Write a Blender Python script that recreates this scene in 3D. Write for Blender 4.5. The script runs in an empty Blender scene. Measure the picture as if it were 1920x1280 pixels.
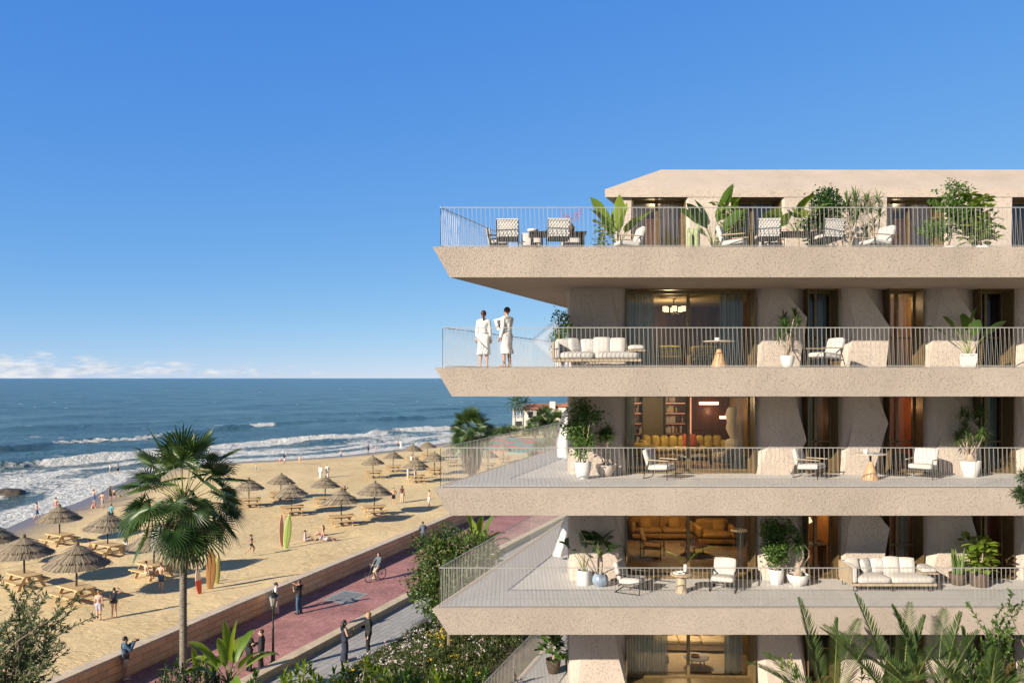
import bpy, math, random
import numpy as np
from mathutils import Vector, Matrix, noise
R = math.radians
rnd = random.Random(11)
SC = bpy.context.scene
COL = SC.collection
ZC = 14.6; F = 1503.0; HOR = 708.5          # eye height, focal length and horizon, photo pixels
V = Vector
UP = V((0, 0, 1))

# ------------------------------------------------------------------ mesh collector
class MB:
    def __init__(s):
        s.v = []; s.f = []; s.m = []
    def add(s, vs, fs, mi=0):
        o = len(s.v); s.v.extend([tuple(p) for p in vs])
        for f in fs:
            s.f.append(tuple(i + o for i in f)); s.m.append(mi)
    def box(s, x0, x1, y0, y1, z0, z1, mi=0, rot=0, piv=None, M=None):
        vs = [V((x, y, z)) for z in (z0, z1) for x, y in ((x0, y0), (x1, y0), (x1, y1), (x0, y1))]
        if rot:
            c = V(piv) if piv else V(((x0 + x1) / 2, (y0 + y1) / 2, (z0 + z1) / 2))
            q = Matrix.Rotation(rot, 3, 'Z'); vs = [q @ (p - c) + c for p in vs]
        if M is not None: vs = [M @ p for p in vs]
        s.add(vs, [(3, 2, 1, 0), (4, 5, 6, 7), (0, 1, 5, 4), (1, 2, 6, 5), (2, 3, 7, 6), (3, 0, 4, 7)], mi)
    def rbox(s, x0, x1, y0, y1, z0, z1, r=.03, mi=0, puff=0, M=None, n=6):
        """soft cushion: a rounded, slightly puffed box"""
        cx, cy, cz = (x0 + x1) / 2, (y0 + y1) / 2, (z0 + z1) / 2
        hx, hy, hz = (x1 - x0) / 2, (y1 - y0) / 2, (z1 - z0) / 2
        vs = []; fs = []; idx = {}
        def vid(i, j, k):
            key = (i, j, k)
            if key not in idx:
                u, v, w = [2 * t / n - 1 for t in key]
                u, v, w = [math.copysign(abs(t) ** .7, t) for t in (u, v, w)]
                rr = min(r, hx * .9, hy * .9, hz * .9)
                p = V((u * hx, v * hy, w * hz))
                q = V((max(-hx + rr, min(hx - rr, p.x)), max(-hy + rr, min(hy - rr, p.y)), max(-hz + rr, min(hz - rr, p.z))))
                d = p - q
                if d.length > 1e-6: p = q + d.normalized() * rr
                if puff:
                    p.z += math.copysign(puff, w) * (1 - u * u) * (1 - v * v) * (abs(w) > .3)
                    p.y += math.copysign(puff * .5, v) * (1 - u * u) * (1 - w * w) * (abs(v) > .3)
                p += V((cx, cy, cz))
                if M is not None: p = M @ p
                idx[key] = len(vs); vs.append(p)
            return idx[key]
        for a in range(n):
            for b in range(n):
                fs.append((vid(a, b, 0), vid(a, b + 1, 0), vid(a + 1, b + 1, 0), vid(a + 1, b, 0)))
                fs.append((vid(a, b, n), vid(a + 1, b, n), vid(a + 1, b + 1, n), vid(a, b + 1, n)))
                fs.append((vid(a, 0, b), vid(a + 1, 0, b), vid(a + 1, 0, b + 1), vid(a, 0, b + 1)))
                fs.append((vid(a, n, b), vid(a, n, b + 1), vid(a + 1, n, b + 1), vid(a + 1, n, b)))
                fs.append((vid(0, a, b), vid(0, a, b + 1), vid(0, a + 1, b + 1), vid(0, a + 1, b)))
                fs.append((vid(n, a, b), vid(n, a + 1, b), vid(n, a + 1, b + 1), vid(n, a, b + 1)))
        s.add(vs, fs, mi)
    def tube(s, pts, r, n=6, mi=0, cap=True):
        pts = [V(p) for p in pts]
        rs = r if isinstance(r, (list, tuple)) else [r] * len(pts)
        vs = []; fs = []
        prev = None
        for i, p in enumerate(pts):
            t = (pts[min(i + 1, len(pts) - 1)] - pts[max(i - 1, 0)])
            t = t.normalized() if t.length > 1e-9 else UP.copy()
            if prev is None:
                a = t.cross(V((0, 0, 1)));
                if a.length < .05: a = t.cross(V((1, 0, 0)))
            else:
                a = prev - t * prev.dot(t)
                if a.length < 1e-4: a = t.cross(V((1, .3, 0)))
            a.normalize(); prev = a; b = t.cross(a)
            for k in range(n):
                th = 2 * math.pi * (k + .5) / n
                vs.append(p + (a * math.cos(th) + b * math.sin(th)) * rs[i])
        for i in range(len(pts) - 1):
            for k in range(n):
                fs.append((i * n + k, i * n + (k + 1) % n, (i + 1) * n + (k + 1) % n, (i + 1) * n + k))
        if cap:
            fs.append(tuple(reversed(range(n)))); o = (len(pts) - 1) * n; fs.append(tuple(range(o, o + n)))
        s.add(vs, fs, mi)
    def lathe(s, prof, n=20, c=(0, 0, 0), mi=0, cap=True):
        vs = []; fs = []
        for r, z in prof:
            for k in range(n):
                a = 2 * math.pi * k / n
                vs.append((c[0] + r * math.cos(a), c[1] + r * math.sin(a), c[2] + z))
        for i in range(len(prof) - 1):
            for k in range(n):
                fs.append((i * n + k, i * n + (k + 1) % n, (i + 1) * n + (k + 1) % n, (i + 1) * n + k))
        if cap:
            fs.append(tuple(reversed(range(n)))); o = (len(prof) - 1) * n; fs.append(tuple(range(o, o + n)))
        s.add(vs, fs, mi)
    def prism(s, poly, z0, z1, mi=0, poly2=None):
        n = len(poly); p2 = poly2 or poly
        vs = [(x, y, z0) for x, y in poly] + [(x, y, z1) for x, y in p2]
        s.add(vs, [tuple(reversed(range(n))), tuple(range(n, 2 * n))] + [(i, (i + 1) % n, n + (i + 1) % n, n + i) for i in range(n)], mi)
    def ell(s, c, rx, ry, rz, nu=12, nv=8, mi=0, M=None, zmin=-1.1):
        c = V(c); vs = []; fs = []
        for j in range(nv + 1):
            ph = -math.pi / 2 + math.pi * j / nv
            for k in range(nu):
                th = 2 * math.pi * k / nu
                p = V((rx * math.cos(ph) * math.cos(th), ry * math.cos(ph) * math.sin(th), rz * max(zmin, math.sin(ph))))
                if M is not None: p = M @ p
                vs.append(c + p)
        for j in range(nv):
            for k in range(nu):
                fs.append((j * nu + k, j * nu + (k + 1) % nu, (j + 1) * nu + (k + 1) % nu, (j + 1) * nu + k))
        s.add(vs, fs, mi)
    def capsule(s, a, b, ra, rb, n=10, mi=0):
        a = V(a); b = V(b); d = (b - a)
        if d.length < 1e-5: d = V((0, 0, 1e-3))
        t = d.normalized(); pts = []; rs = []
        for q in (85, 55, 25):
            pts.append(a - t * ra * math.sin(R(q))); rs.append(ra * math.cos(R(q)))
        pts += [a, b]; rs += [ra, rb]
        for q in (25, 55, 85):
            pts.append(b + t * rb * math.sin(R(q))); rs.append(rb * math.cos(R(q)))
        s.tube(pts, rs, n, mi)
    def merge(s, o, M=None, mi=None):
        vs = [M @ V(p) for p in o.v] if M is not None else o.v
        off = len(s.v); s.v.extend([tuple(p) for p in vs])
        for f, m in zip(o.f, o.m):
            s.f.append(tuple(i + off for i in f)); s.m.append(m if mi is None else mi)
    def mesh(s, name, mats, smooth=False):
        me = bpy.data.meshes.new(name); me.from_pydata(s.v, [], s.f)
        if not isinstance(mats, (list, tuple)): mats = [mats]
        for m in mats: me.materials.append(m)
        if len(mats) > 1: me.polygons.foreach_set('material_index', s.m)
        if smooth:
            me.polygons.foreach_set('use_smooth', [True] * len(me.polygons))
        me.update()
        return me
    def build(s, name, mats, parent=None, smooth=False, label=None, autos=False):
        me = s.mesh(name, mats, smooth or autos)
        o = bpy.data.objects.new(name, me); COL.objects.link(o)
        if autos:
            try: me.set_sharp_from_angle(angle=R(38))
            except Exception: pass
        if parent: o.parent = parent
        if label: o['label'] = label
        return o

def tag(o, label=None, cat=None, group=None, kind=None):
    if label: o['label'] = label
    if cat: o['category'] = cat
    if group: o['group'] = group
    if kind: o['kind'] = kind
    return o
def empty(name, loc=(0, 0, 0), rz=0, label=None, cat=None, group=None, sc=1):
    o = bpy.data.objects.new(name, None); COL.objects.link(o)
    o.empty_display_size = .2; o.location = loc; o.rotation_euler = (0, 0, rz); o.scale = (sc, sc, sc)
    return tag(o, label, cat, group)
KIDS = {}
def copy_tree(o, parent=None):
    c = o.copy(); COL.objects.link(c); c.parent = parent
    for ch in list(o.children): copy_tree(ch, c)
    return c
def place(proto, used, loc, rz, label, group=None, sc=1):
    """first use moves the built thing itself, later uses copy it with its parts"""
    o = proto if not used else copy_tree(proto)
    used.append(1)
    o.location = loc; o.rotation_euler = (0, 0, rz); o.scale = (sc, sc, sc) if not isinstance(sc, tuple) else sc
    o['label'] = label
    if group: o['group'] = group
    return o
def pt(px, py, Y):
    return V(((px - 960) * Y / F, Y, ZC - (py - HOR) * Y / F))
def on(px, py, z):
    Y = F * (ZC - z) / (py - HOR)
    return V(((px - 960) * Y / F, Y, z))

# ------------------------------------------------------------------ materials
def newmat(name):
    m = bpy.data.materials.new(name); m.use_nodes = True
    nt = m.node_tree
    for n in list(nt.nodes): nt.nodes.remove(n)
    return m, nt
def N(nt, t, **kw):
    n = nt.nodes.new(t)
    for k, v in kw.items():
        if k in n.inputs.keys(): n.inputs[k].default_value = v
        else: setattr(n, k, v)
    return n
def L(nt, a, ao, b, bi): nt.links.new(a.outputs[ao], b.inputs[bi])
def c4(c): return (c[0], c[1], c[2], 1)
def pos(nt, scale=(1, 1, 1), rot=0, obj=False):
    if obj:
        g = N(nt, 'ShaderNodeTexCoord'); o = 'Object'
    else:
        g = N(nt, 'ShaderNodeNewGeometry'); o = 'Position'
    mp = N(nt, 'ShaderNodeMapping'); mp.inputs['Scale'].default_value = scale; mp.inputs['Rotation'].default_value = (0, 0, rot)
    L(nt, g, o, mp, 'Vector'); return mp
def out(nt, sh):
    o = N(nt, 'ShaderNodeOutputMaterial'); L(nt, sh, sh.outputs[0].name, o, 'Surface'); return o
def mat(name, col, rough=.6, var=.14, vs=3.0, bump=0, bs=30, metal=0, spec=.5, stretch=(1, 1, 1), col2=None, obj=False, sheen=0, emit=None, estr=0):
    m, nt = newmat(name)
    b = N(nt, 'ShaderNodeBsdfPrincipled'); b.inputs['Roughness'].default_value = rough
    b.inputs['Metallic'].default_value = metal; b.inputs['Specular IOR Level'].default_value = spec
    mp = pos(nt, stretch, obj=obj)
    nz = N(nt, 'ShaderNodeTexNoise'); nz.inputs['Scale'].default_value = vs; nz.inputs['Detail'].default_value = 6
    nz.inputs['Roughness'].default_value = .65
    L(nt, mp, 'Vector', nz, 'Vector')
    cr = N(nt, 'ShaderNodeValToRGB')
    c2 = col2 or tuple(c * (1 - var * 2) for c in col); c1 = col if col2 else tuple(min(1, c * (1 + var)) for c in col)
    cr.color_ramp.elements[0].color = c4(c2); cr.color_ramp.elements[0].position = .3
    cr.color_ramp.elements[1].color = c4(c1); cr.color_ramp.elements[1].position = .7
    L(nt, nz, 'Fac', cr, 'Fac'); L(nt, cr, 'Color', b, 'Base Color')
    if bump:
        n2 = N(nt, 'ShaderNodeTexNoise'); n2.inputs['Scale'].default_value = bs; n2.inputs['Detail'].default_value = 5
        L(nt, mp, 'Vector', n2, 'Vector')
        bp = N(nt, 'ShaderNodeBump'); bp.inputs['Strength'].default_value = 1; bp.inputs['Distance'].default_value = bump
        L(nt, n2, 'Fac', bp, 'Height'); L(nt, bp, 'Normal', b, 'Normal')
    if emit:
        b.inputs['Emission Color'].default_value = c4(emit); b.inputs['Emission Strength'].default_value = estr
    out(nt, b); return m
def leafmat(name, c1, c2, trans=.3, rough=.45, brown=None):
    m, nt = newmat(name)
    g = N(nt, 'ShaderNodeNewGeometry')
    cr = N(nt, 'ShaderNodeValToRGB')
    cr.color_ramp.elements[0].color = c4(c1); cr.color_ramp.elements[1].color = c4(c2)
    if brown:
        e = cr.color_ramp.elements.new(.95); e.color = c4(c2); cr.color_ramp.elements[-1].color = c4(brown)
    L(nt, g, 'Random Per Island', cr, 'Fac')
    nz = N(nt, 'ShaderNodeTexNoise'); nz.inputs['Scale'].default_value = 6
    L(nt, g, 'Position', nz, 'Vector')
    hs = N(nt, 'ShaderNodeHueSaturation'); L(nt, cr, 'Color', hs, 'Color')
    mr = N(nt, 'ShaderNodeMapRange'); mr.inputs['To Min'].default_value = .7; mr.inputs['To Max'].default_value = 1.3
    L(nt, nz, 'Fac', mr, 'Value'); L(nt, mr, 'Result', hs, 'Value')
    b = N(nt, 'ShaderNodeBsdfPrincipled'); b.inputs['Roughness'].default_value = rough; b.inputs['Specular IOR Level'].default_value = .4
    L(nt, hs, 'Color', b, 'Base Color')
    t = N(nt, 'ShaderNodeBsdfTranslucent')
    h2 = N(nt, 'ShaderNodeHueSaturation'); h2.inputs['Hue'].default_value = .48; h2.inputs['Saturation'].default_value = 1.1; h2.inputs['Value'].default_value = 1.6
    L(nt, hs, 'Color', h2, 'Color'); L(nt, h2, 'Color', t, 'Color')
    mx = N(nt, 'ShaderNodeMixShader'); mx.inputs[0].default_value = trans
    nt.links.new(b.outputs[0], mx.inputs[1]); nt.links.new(t.outputs[0], mx.inputs[2])
    out(nt, mx); return m
def plaster(name, col, dist=.03, sx=1.0):
    m, nt = newmat(name)
    b = N(nt, 'ShaderNodeBsdfPrincipled'); b.inputs['Roughness'].default_value = .9; b.inputs['Specular IOR Level'].default_value = .2
    mp = pos(nt, (1.5 * sx, 1.5 * sx, 1.0))
    n1 = N(nt, 'ShaderNodeTexNoise'); n1.inputs['Scale'].default_value = 27; n1.inputs['Detail'].default_value = 3; n1.inputs['Distortion'].default_value = .9
    n2 = N(nt, 'ShaderNodeTexVoronoi'); n2.inputs['Scale'].default_value = 27.0
    n3 = N(nt, 'ShaderNodeTexNoise'); n3.inputs['Scale'].default_value = .5; n3.inputs['Detail'].default_value = 8
    for n in (n1, n2, n3): L(nt, mp, 'Vector', n, 'Vector')
    r1 = N(nt, 'ShaderNodeValToRGB'); r1.color_ramp.elements[0].position = .30; r1.color_ramp.elements[1].position = .42
    L(nt, n1, 'Fac', r1, 'Fac')
    ad = N(nt, 'ShaderNodeMath', operation='MULTIPLY_ADD'); ad.inputs[1].default_value = .5
    L(nt, n2, 'Distance', ad, 0); L(nt, r1, 'Color', ad, 2)
    bp = N(nt, 'ShaderNodeBump'); bp.inputs['Strength'].default_value = 1.0; bp.inputs['Distance'].default_value = dist
    L(nt, ad, 'Value', bp, 'Height'); L(nt, bp, 'Normal', b, 'Normal')
    cr = N(nt, 'ShaderNodeValToRGB')
    cr.color_ramp.elements[0].color = c4([c * .86 for c in col]); cr.color_ramp.elements[0].position = .3
    cr.color_ramp.elements[1].color = c4([c * 1.06 for c in col]); cr.color_ramp.elements[1].position = .72
    L(nt, n3, 'Fac', cr, 'Fac')
    mr = N(nt, 'ShaderNodeMapRange'); mr.inputs['To Min'].default_value = .85; mr.inputs['To Max'].default_value = 1.0; L(nt, r1, 'Color', mr, 'Value')
    hs = N(nt, 'ShaderNodeHueSaturation'); L(nt, cr, 'Color', hs, 'Color'); L(nt, mr, 'Result', hs, 'Value'); L(nt, hs, 'Color', b, 'Base Color')
    out(nt, b); return m
def glassmat(name, tint=(1, 1, 1), ior=1.5):
    m, nt = newmat(name)
    t = N(nt, 'ShaderNodeBsdfTransparent'); t.inputs['Color'].default_value = c4(tint)
    g = N(nt, 'ShaderNodeBsdfGlossy'); g.inputs['Roughness'].default_value = .01
    fr = N(nt, 'ShaderNodeFresnel'); fr.inputs['IOR'].default_value = ior
    mx = N(nt, 'ShaderNodeMixShader'); nt.links.new(fr.outputs[0], mx.inputs[0])
    nt.links.new(t.outputs[0], mx.inputs[1]); nt.links.new(g.outputs[0], mx.inputs[2])
    out(nt, mx); return m
def sheer(name, col, a=.55):
    m, nt = newmat(name)
    t = N(nt, 'ShaderNodeBsdfTransparent'); d = N(nt, 'ShaderNodeBsdfDiffuse'); d.inputs['Color'].default_value = c4(col)
    tr = N(nt, 'ShaderNodeBsdfTranslucent'); tr.inputs['Color'].default_value = c4(col)
    m1 = N(nt, 'ShaderNodeMixShader'); m1.inputs[0].default_value = .3
    nt.links.new(d.outputs[0], m1.inputs[1]); nt.links.new(tr.outputs[0], m1.inputs[2])
    m2 = N(nt, 'ShaderNodeMixShader'); m2.inputs[0].default_value = a
    nt.links.new(t.outputs[0], m2.inputs[1]); nt.links.new(m1.outputs[0], m2.inputs[2])
    out(nt, m2); return m
def brickmat(name, c1, c2, mort, bw, bh, ms=.02, ang=0, wall=False, rough=.8, var=.3, bump=.006, nscale=7, off=.5):
    """paving or masonry laid out along the promenade direction (ang from +Y)"""
    m, nt = newmat(name)
    b = N(nt, 'ShaderNodeBsdfPrincipled'); b.inputs['Roughness'].default_value = rough; b.inputs['Specular IOR Level'].default_value = .25
    g = N(nt, 'ShaderNodeNewGeometry')
    d1 = N(nt, 'ShaderNodeVectorMath', operation='DOT_PRODUCT'); d1.inputs[1].default_value = (math.sin(ang), math.cos(ang), 0)
    d2 = N(nt, 'ShaderNodeVectorMath', operation='DOT_PRODUCT'); d2.inputs[1].default_value = (0, 0, 1) if wall else (math.cos(ang), -math.sin(ang), 0)
    L(nt, g, 'Position', d1, 0); L(nt, g, 'Position', d2, 0)
    cb = N(nt, 'ShaderNodeCombineXYZ'); L(nt, d1, 'Value', cb, 'X'); L(nt, d2, 'Value', cb, 'Y')
    bt = N(nt, 'ShaderNodeTexBrick'); bt.inputs['Scale'].default_value = 1; bt.inputs['Brick Width'].default_value = bw; bt.inputs['Row Height'].default_value = bh
    bt.inputs['Mortar Size'].default_value = ms; bt.inputs['Color1'].default_value = c4(c1); bt.inputs['Color2'].default_value = c4(c2); bt.inputs['Mortar'].default_value = c4(mort)
    bt.offset = off; bt.inputs['Mortar Smooth'].default_value = .2
    L(nt, cb, 'Vector', bt, 'Vector')
    nz = N(nt, 'ShaderNodeTexNoise'); nz.inputs['Scale'].default_value = nscale; nz.inputs['Detail'].default_value = 8; nz.inputs['Roughness'].default_value = .7
    L(nt, g, 'Position', nz, 'Vector')
    n2 = N(nt, 'ShaderNodeTexNoise'); n2.inputs['Scale'].default_value = .45; n2.inputs['Detail'].default_value = 5
    L(nt, g, 'Position', n2, 'Vector')
    mu = N(nt, 'ShaderNodeMath', operation='ADD'); L(nt, nz, 'Fac', mu, 0); L(nt, n2, 'Fac', mu, 1)
    mr = N(nt, 'ShaderNodeMapRange'); mr.inputs['From Min'].default_value = .6; mr.inputs['From Max'].default_value = 1.4
    mr.inputs['To Min'].default_value = 1 - var; mr.inputs['To Max'].default_value = 1 + var
    L(nt, mu, 'Value', mr, 'Value')
    hs = N(nt, 'ShaderNodeHueSaturation'); L(nt, bt, 'Color', hs, 'Color'); L(nt, mr, 'Result', hs, 'Value'); L(nt, hs, 'Color', b, 'Base Color')
    bp = N(nt, 'ShaderNodeBump'); bp.inputs['Distance'].default_value = bump
    ms_ = N(nt, 'ShaderNodeMath', operation='MULTIPLY_ADD'); ms_.inputs[1].default_value = -1.0
    L(nt, bt, 'Fac', ms_, 0); L(nt, nz, 'Fac', ms_, 2); L(nt, ms_, 'Value', bp, 'Height'); L(nt, bp, 'Normal', b, 'Normal')
    out(nt, b); return m

M_ = {}
M_['plaster'] = plaster('plaster', (.535, .447, .380), .012)
M_['plaster_soffit'] = mat('plaster_soffit', (.36, .29, .23), .9, .06, 1.5)  # plaster colour darkened here to deepen the shade under the slabs
M_['deck'] = brickmat('deck_stone', (.60, .575, .555), (.56, .54, .525), (.42, .40, .39), .9, .12, .008, 0, rough=.7, var=.05, bump=.004)
M_['rim'] = mat('slab_rim', (.52, .44, .37), .85, .08, 4)
M_['bronze'] = mat('bronze', (.20, .135, .06), .4, .15, 6, metal=.35)
M_['bronze_dk'] = mat('dark_bronze', (.035, .028, .02), .4, .1, 6, metal=.3)
M_['rail'] = mat('champagne_metal', (.47, .445, .41), .4, .08, 8, metal=.35)
M_['glass'] = glassmat('window_glass', (.93, .95, .94), 1.55)
M_['glass_roof'] = glassmat('roof_terrace_glass', (.9, .92, .92), 2.1)
M_['curtain'] = sheer('grey_green_curtain', (.36, .42, .40), .8)
M_['sheer'] = sheer('white_sheer', (.75, .76, .80), .40)
M_['sheer2'] = sheer('pale_curtain', (.62, .60, .58), .9)
M_['linen'] = sheer('white_linen', (.78, .77, .75), .97)
M_['wood'] = mat('oak', (.38, .22, .10), .5, .2, 2, stretch=(1, 1, 9))
M_['wood_pale'] = mat('pale_timber', (.43, .33, .22), .6, .2, 3, stretch=(6, 6, 1))
M_['walnut'] = mat('walnut_panel', (.15, .078, .034), .45, .25, 1.4, stretch=(6, 6, .6))
M_['walnut_red'] = mat('red_walnut', (.10, .035, .02), .4, .25, 1.5, stretch=(6, 6, .6))
M_['olive_panel'] = mat('olive_gold_panel', (.22, .15, .045), .5, .12, 1, stretch=(4, 4, .5))
M_['terracotta'] = mat('terracotta_wall', (.42, .15, .07), .8, .1, 2)
M_['ochrewall'] = mat('ochre_wall', (.42, .22, .06), .8, .12, 2)
M_['darkwall'] = mat('dark_wall', (.03, .03, .032), .7, .1, 2)
M_['ceil'] = mat('room_ceiling', (.42, .34, .2), .8, .05, 1)
M_['parquet'] = brickmat('parquet', (.30, .19, .085), (.25, .15, .065), (.12, .07, .03), .8, .14, .006, .5, rough=.4, var=.15, bump=.001)
M_['fabric'] = mat('offwhite_fabric', (.50, .465, .435), .95, .05, 30, bump=.004, bs=120)
M_['fabric_tex'] = mat('boucle_fabric', (.62, .55, .45), .95, .1, 40, bump=.012, bs=60)
M_['throw'] = mat('grey_pillow_fabric', (.56, .53, .51), .95, .12, 14, bump=.006, bs=60)
M_['strap'] = mat('woven_strap', (.58, .55, .53), .8, .1, 20)
M_['iron'] = mat('dark_iron', (.035, .032, .03), .45, .1, 12, metal=.4)
M_['yellow'] = mat('mustard_velvet', (.44, .31, .065), .85, .15, 6)
M_['ochre'] = mat('ochre_velvet', (.36, .18, .03), .85, .12, 5)
M_['limefab'] = mat('lime_linen', (.40, .34, .08), .9, .1, 6)
M_['rust'] = mat('rust_fabric', (.30, .055, .02), .9, .1, 8)
M_['cream'] = mat('cream_fabric', (.70, .58, .38), .95, .06, 10, bump=.004, bs=50)
M_['ceramic'] = mat('white_ceramic', (.66, .63, .61), .55, .05, 8, bump=.003, bs=40)
M_['beigepot'] = mat('beige_stone_pot', (.60, .50, .43), .85, .1, 12, bump=.006, bs=40)
M_['darkpot'] = mat('dark_pot', (.10, .07, .05), .7, .15, 10)
M_['bluepot'] = mat('blue_glazed_pot', (.30, .38, .50), .2, .35, 2.5, metal=.3)
M_['soil'] = mat('potting_soil', (.035, .024, .016), .95, .3, 30)
M_['travertine'] = mat('tabletop_stone', (.62, .52, .42), .4, .08, 6)
M_['cone'] = mat('cone_wood', (.56, .32, .16), .5, .14, 3, stretch=(5, 5, 1))
M_['paper'] = mat('paper', (.80, .79, .74), .8, .03, 20)
M_['shade'] = mat('lit_lampshade', (.9, .75, .5), .8, .03, 5, emit=(1, .70, .38), estr=1.1)
M_['glow'] = mat('warm_strip_light', (.9, .6, .4), .8, .03, 5, emit=(1, .42, .2), estr=5)
M_['bluegrey'] = mat('blue_lacquer', (.24, .33, .38), .3, .08, 4)
M_['trunk'] = mat('palm_trunk', (.24, .205, .17), .95, .3, 5, bump=.03, bs=12, stretch=(1, 1, 4))
M_['bark'] = mat('grey_bark', (.22, .17, .13), .95, .3, 8, bump=.02, bs=20)
M_['stem'] = mat('pale_stem', (.40, .30, .22), .9, .25, 10, bump=.01, bs=40)
M_['petiole'] = mat('green_petiole', (.20, .24, .06), .6, .2, 4)
M_['lf_palm'] = leafmat('fan_palm_leaf', (.022, .058, .015), (.078, .128, .030), .26, .38)
M_['lf_palmlight'] = leafmat('date_palm_leaf', (.034, .068, .018), (.10, .145, .042), .28, .4)
M_['lf_dry'] = leafmat('dry_palm_leaf', (.12, .085, .055), (.23, .17, .115), .15, .8)
M_['lf_dark'] = leafmat('dark_leaf', (.012, .040, .010), (.045, .095, .020), .25, .35)
M_['lf_mid'] = leafmat('mid_leaf', (.035, .085, .016), (.11, .19, .035), .3, .4)
M_['lf_lime'] = leafmat('lime_leaf', (.10, .18, .02), (.24, .31, .05), .35, .4)
M_['lf_citrus'] = leafmat('citrus_leaf', (.022, .055, .012), (.10, .15, .03), .28, .35, brown=(.24, .22, .06))
M_['lf_olive'] = leafmat('olive_leaf', (.065, .095, .035), (.19, .22, .11), .3, .5)
M_['lf_dracaena'] = leafmat('dracaena_leaf', (.035, .080, .022), (.12, .20, .05), .3, .4)
M_['lf_snake'] = leafmat('snake_leaf', (.09, .15, .05), (.22, .27, .10), .2, .45)
M_['lf_grass'] = leafmat('meadow_leaf', (.028, .055, .014), (.10, .125, .035), .3, .6, brown=(.26, .20, .09))
M_['fl_white'] = leafmat('white_flower', (.62, .56, .54), (.80, .72, .70), .3, .7)
M_['fl_pink'] = leafmat('pink_flower', (.42, .28, .30), (.60, .48, .42), .3, .7)
M_['fl_yellow'] = leafmat('yellow_flower', (.60, .42, .03), (.75, .60, .10), .3, .7)
# ------------------------------------------------------------------ camera, sky, sun
SUN_EL, SUN_AZ = R(22.5), R(47)                     # the sun stands behind the camera's left shoulder
cam = bpy.data.cameras.new('camera'); cam.lens = 36 * F / 1920; cam.sensor_width = 36
cam.shift_y = (HOR - 640) / 1920; cam.clip_end = 60000; cam.clip_start = .1
co = bpy.data.objects.new('camera', cam); COL.objects.link(co)
co.location = (0, 0, ZC); co.rotation_euler = (R(90), 0, 0); SC.camera = co
SC.view_settings.view_transform = 'Standard'; SC.view_settings.look = 'None'
SC.view_settings.exposure = 0.76; SC.view_settings.gamma = 1
SC.cycles.use_denoising = True
SC.cycles.max_bounces = 8; SC.cycles.transparent_max_bounces = 24; SC.cycles.diffuse_bounces = 4
SC.cycles.sample_clamp_indirect = 6; SC.cycles.caustics_reflective = False; SC.cycles.caustics_refractive = False

w = bpy.data.worlds.new('World'); SC.world = w; w.use_nodes = True
nt = w.node_tree
for n in list(nt.nodes): nt.nodes.remove(n)
sky = N(nt, 'ShaderNodeTexSky'); sky.sky_type = 'NISHITA'; sky.sun_disc = False
sky.sun_elevation = SUN_EL; sky.sun_rotation = R(180) + SUN_AZ
sky.altitude = 0; sky.air_density = .6; sky.dust_density = 0; sky.ozone_density = 2
def mth(op, a, b=None, c=None, clamp=False):
    n = N(nt, 'ShaderNodeMath', operation=op); n.use_clamp = clamp
    for i, x in enumerate((a, b, c)):
        if x is None: continue
        if isinstance(x, (int, float)): n.inputs[i].default_value = x
        else: nt.links.new(x, n.inputs[i])
    return n.outputs[0]
# grade the sky's channels towards the deep clear blue of the photograph (x10 : the strength below is .1)
sp = N(nt, 'ShaderNodeSeparateColor'); L(nt, sky, 'Color', sp, 'Color')
hs = N(nt, 'ShaderNodeCombineColor')
for i, (k, g) in enumerate(((.475, .90), (.475, .555), (.54, .165))):
    nt.links.new(mth('MULTIPLY', mth('POWER', mth('MULTIPLY', sp.outputs[i], .1), g), k * 10), hs.inputs[i])
tc = N(nt, 'ShaderNodeTexCoord'); sx = N(nt, 'ShaderNodeSeparateXYZ'); L(nt, tc, 'Generated', sx, 'Vector')
X_, Y_, Z_ = sx.outputs
az = mth('ARCTAN2', X_, Y_)
cb = N(nt, 'ShaderNodeCombineXYZ'); nt.links.new(mth('MULTIPLY', az, 26), cb.inputs[0]); nt.links.new(mth('MULTIPLY', Z_, 95), cb.inputs[1])
cn = N(nt, 'ShaderNodeTexNoise'); cn.inputs['Scale'].default_value = 1; cn.inputs['Detail'].default_value = 9; cn.inputs['Roughness'].default_value = .6
L(nt, cb, 'Vector', cn, 'Vector')
# a low bank of cloud on the sea horizon, thicker towards the west
bias = mth('MULTIPLY_ADD', mth('ABSOLUTE', mth('SUBTRACT', Z_, .008)), -18, .17)
bias = mth('ADD', bias, mth('MULTIPLY', mth('ADD', az, .42), -1.0))
den = mth('ADD', mth('SUBTRACT', cn.outputs['Fac'], .50), bias)
den = mth('MULTIPLY', den, 5.0, None, True)
den = mth('MULTIPLY', den, .72)
cn2 = N(nt, 'ShaderNodeTexNoise'); cn2.inputs['Scale'].default_value = 2.3; cn2.inputs['Detail'].default_value = 6
L(nt, cb, 'Vector', cn2, 'Vector')
ccol = N(nt, 'ShaderNodeValToRGB'); ccol.color_ramp.elements[0].color = (3.2, 3.7, 4.4, 1); ccol.color_ramp.elements[1].color = (5.5, 5.4, 5.35, 1)
ccol.color_ramp.elements[0].position = .35; ccol.color_ramp.elements[1].position = .62
L(nt, cn2, 'Fac', ccol, 'Fac')
mxr = N(nt, 'ShaderNodeMix', data_type='RGBA'); nt.links.new(den, mxr.inputs[0])
zf = N(nt, 'ShaderNodeMapRange'); zf.interpolation_type = 'SMOOTHSTEP'; zf.inputs['From Min'].default_value = .42; zf.inputs['From Max'].default_value = .8; nt.links.new(Z_, zf.inputs['Value'])
yf = N(nt, 'ShaderNodeMapRange'); yf.interpolation_type = 'SMOOTHSTEP'; yf.inputs['From Min'].default_value = .05; yf.inputs['From Max'].default_value = -.45; nt.links.new(Y_, yf.inputs['Value'])
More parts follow.
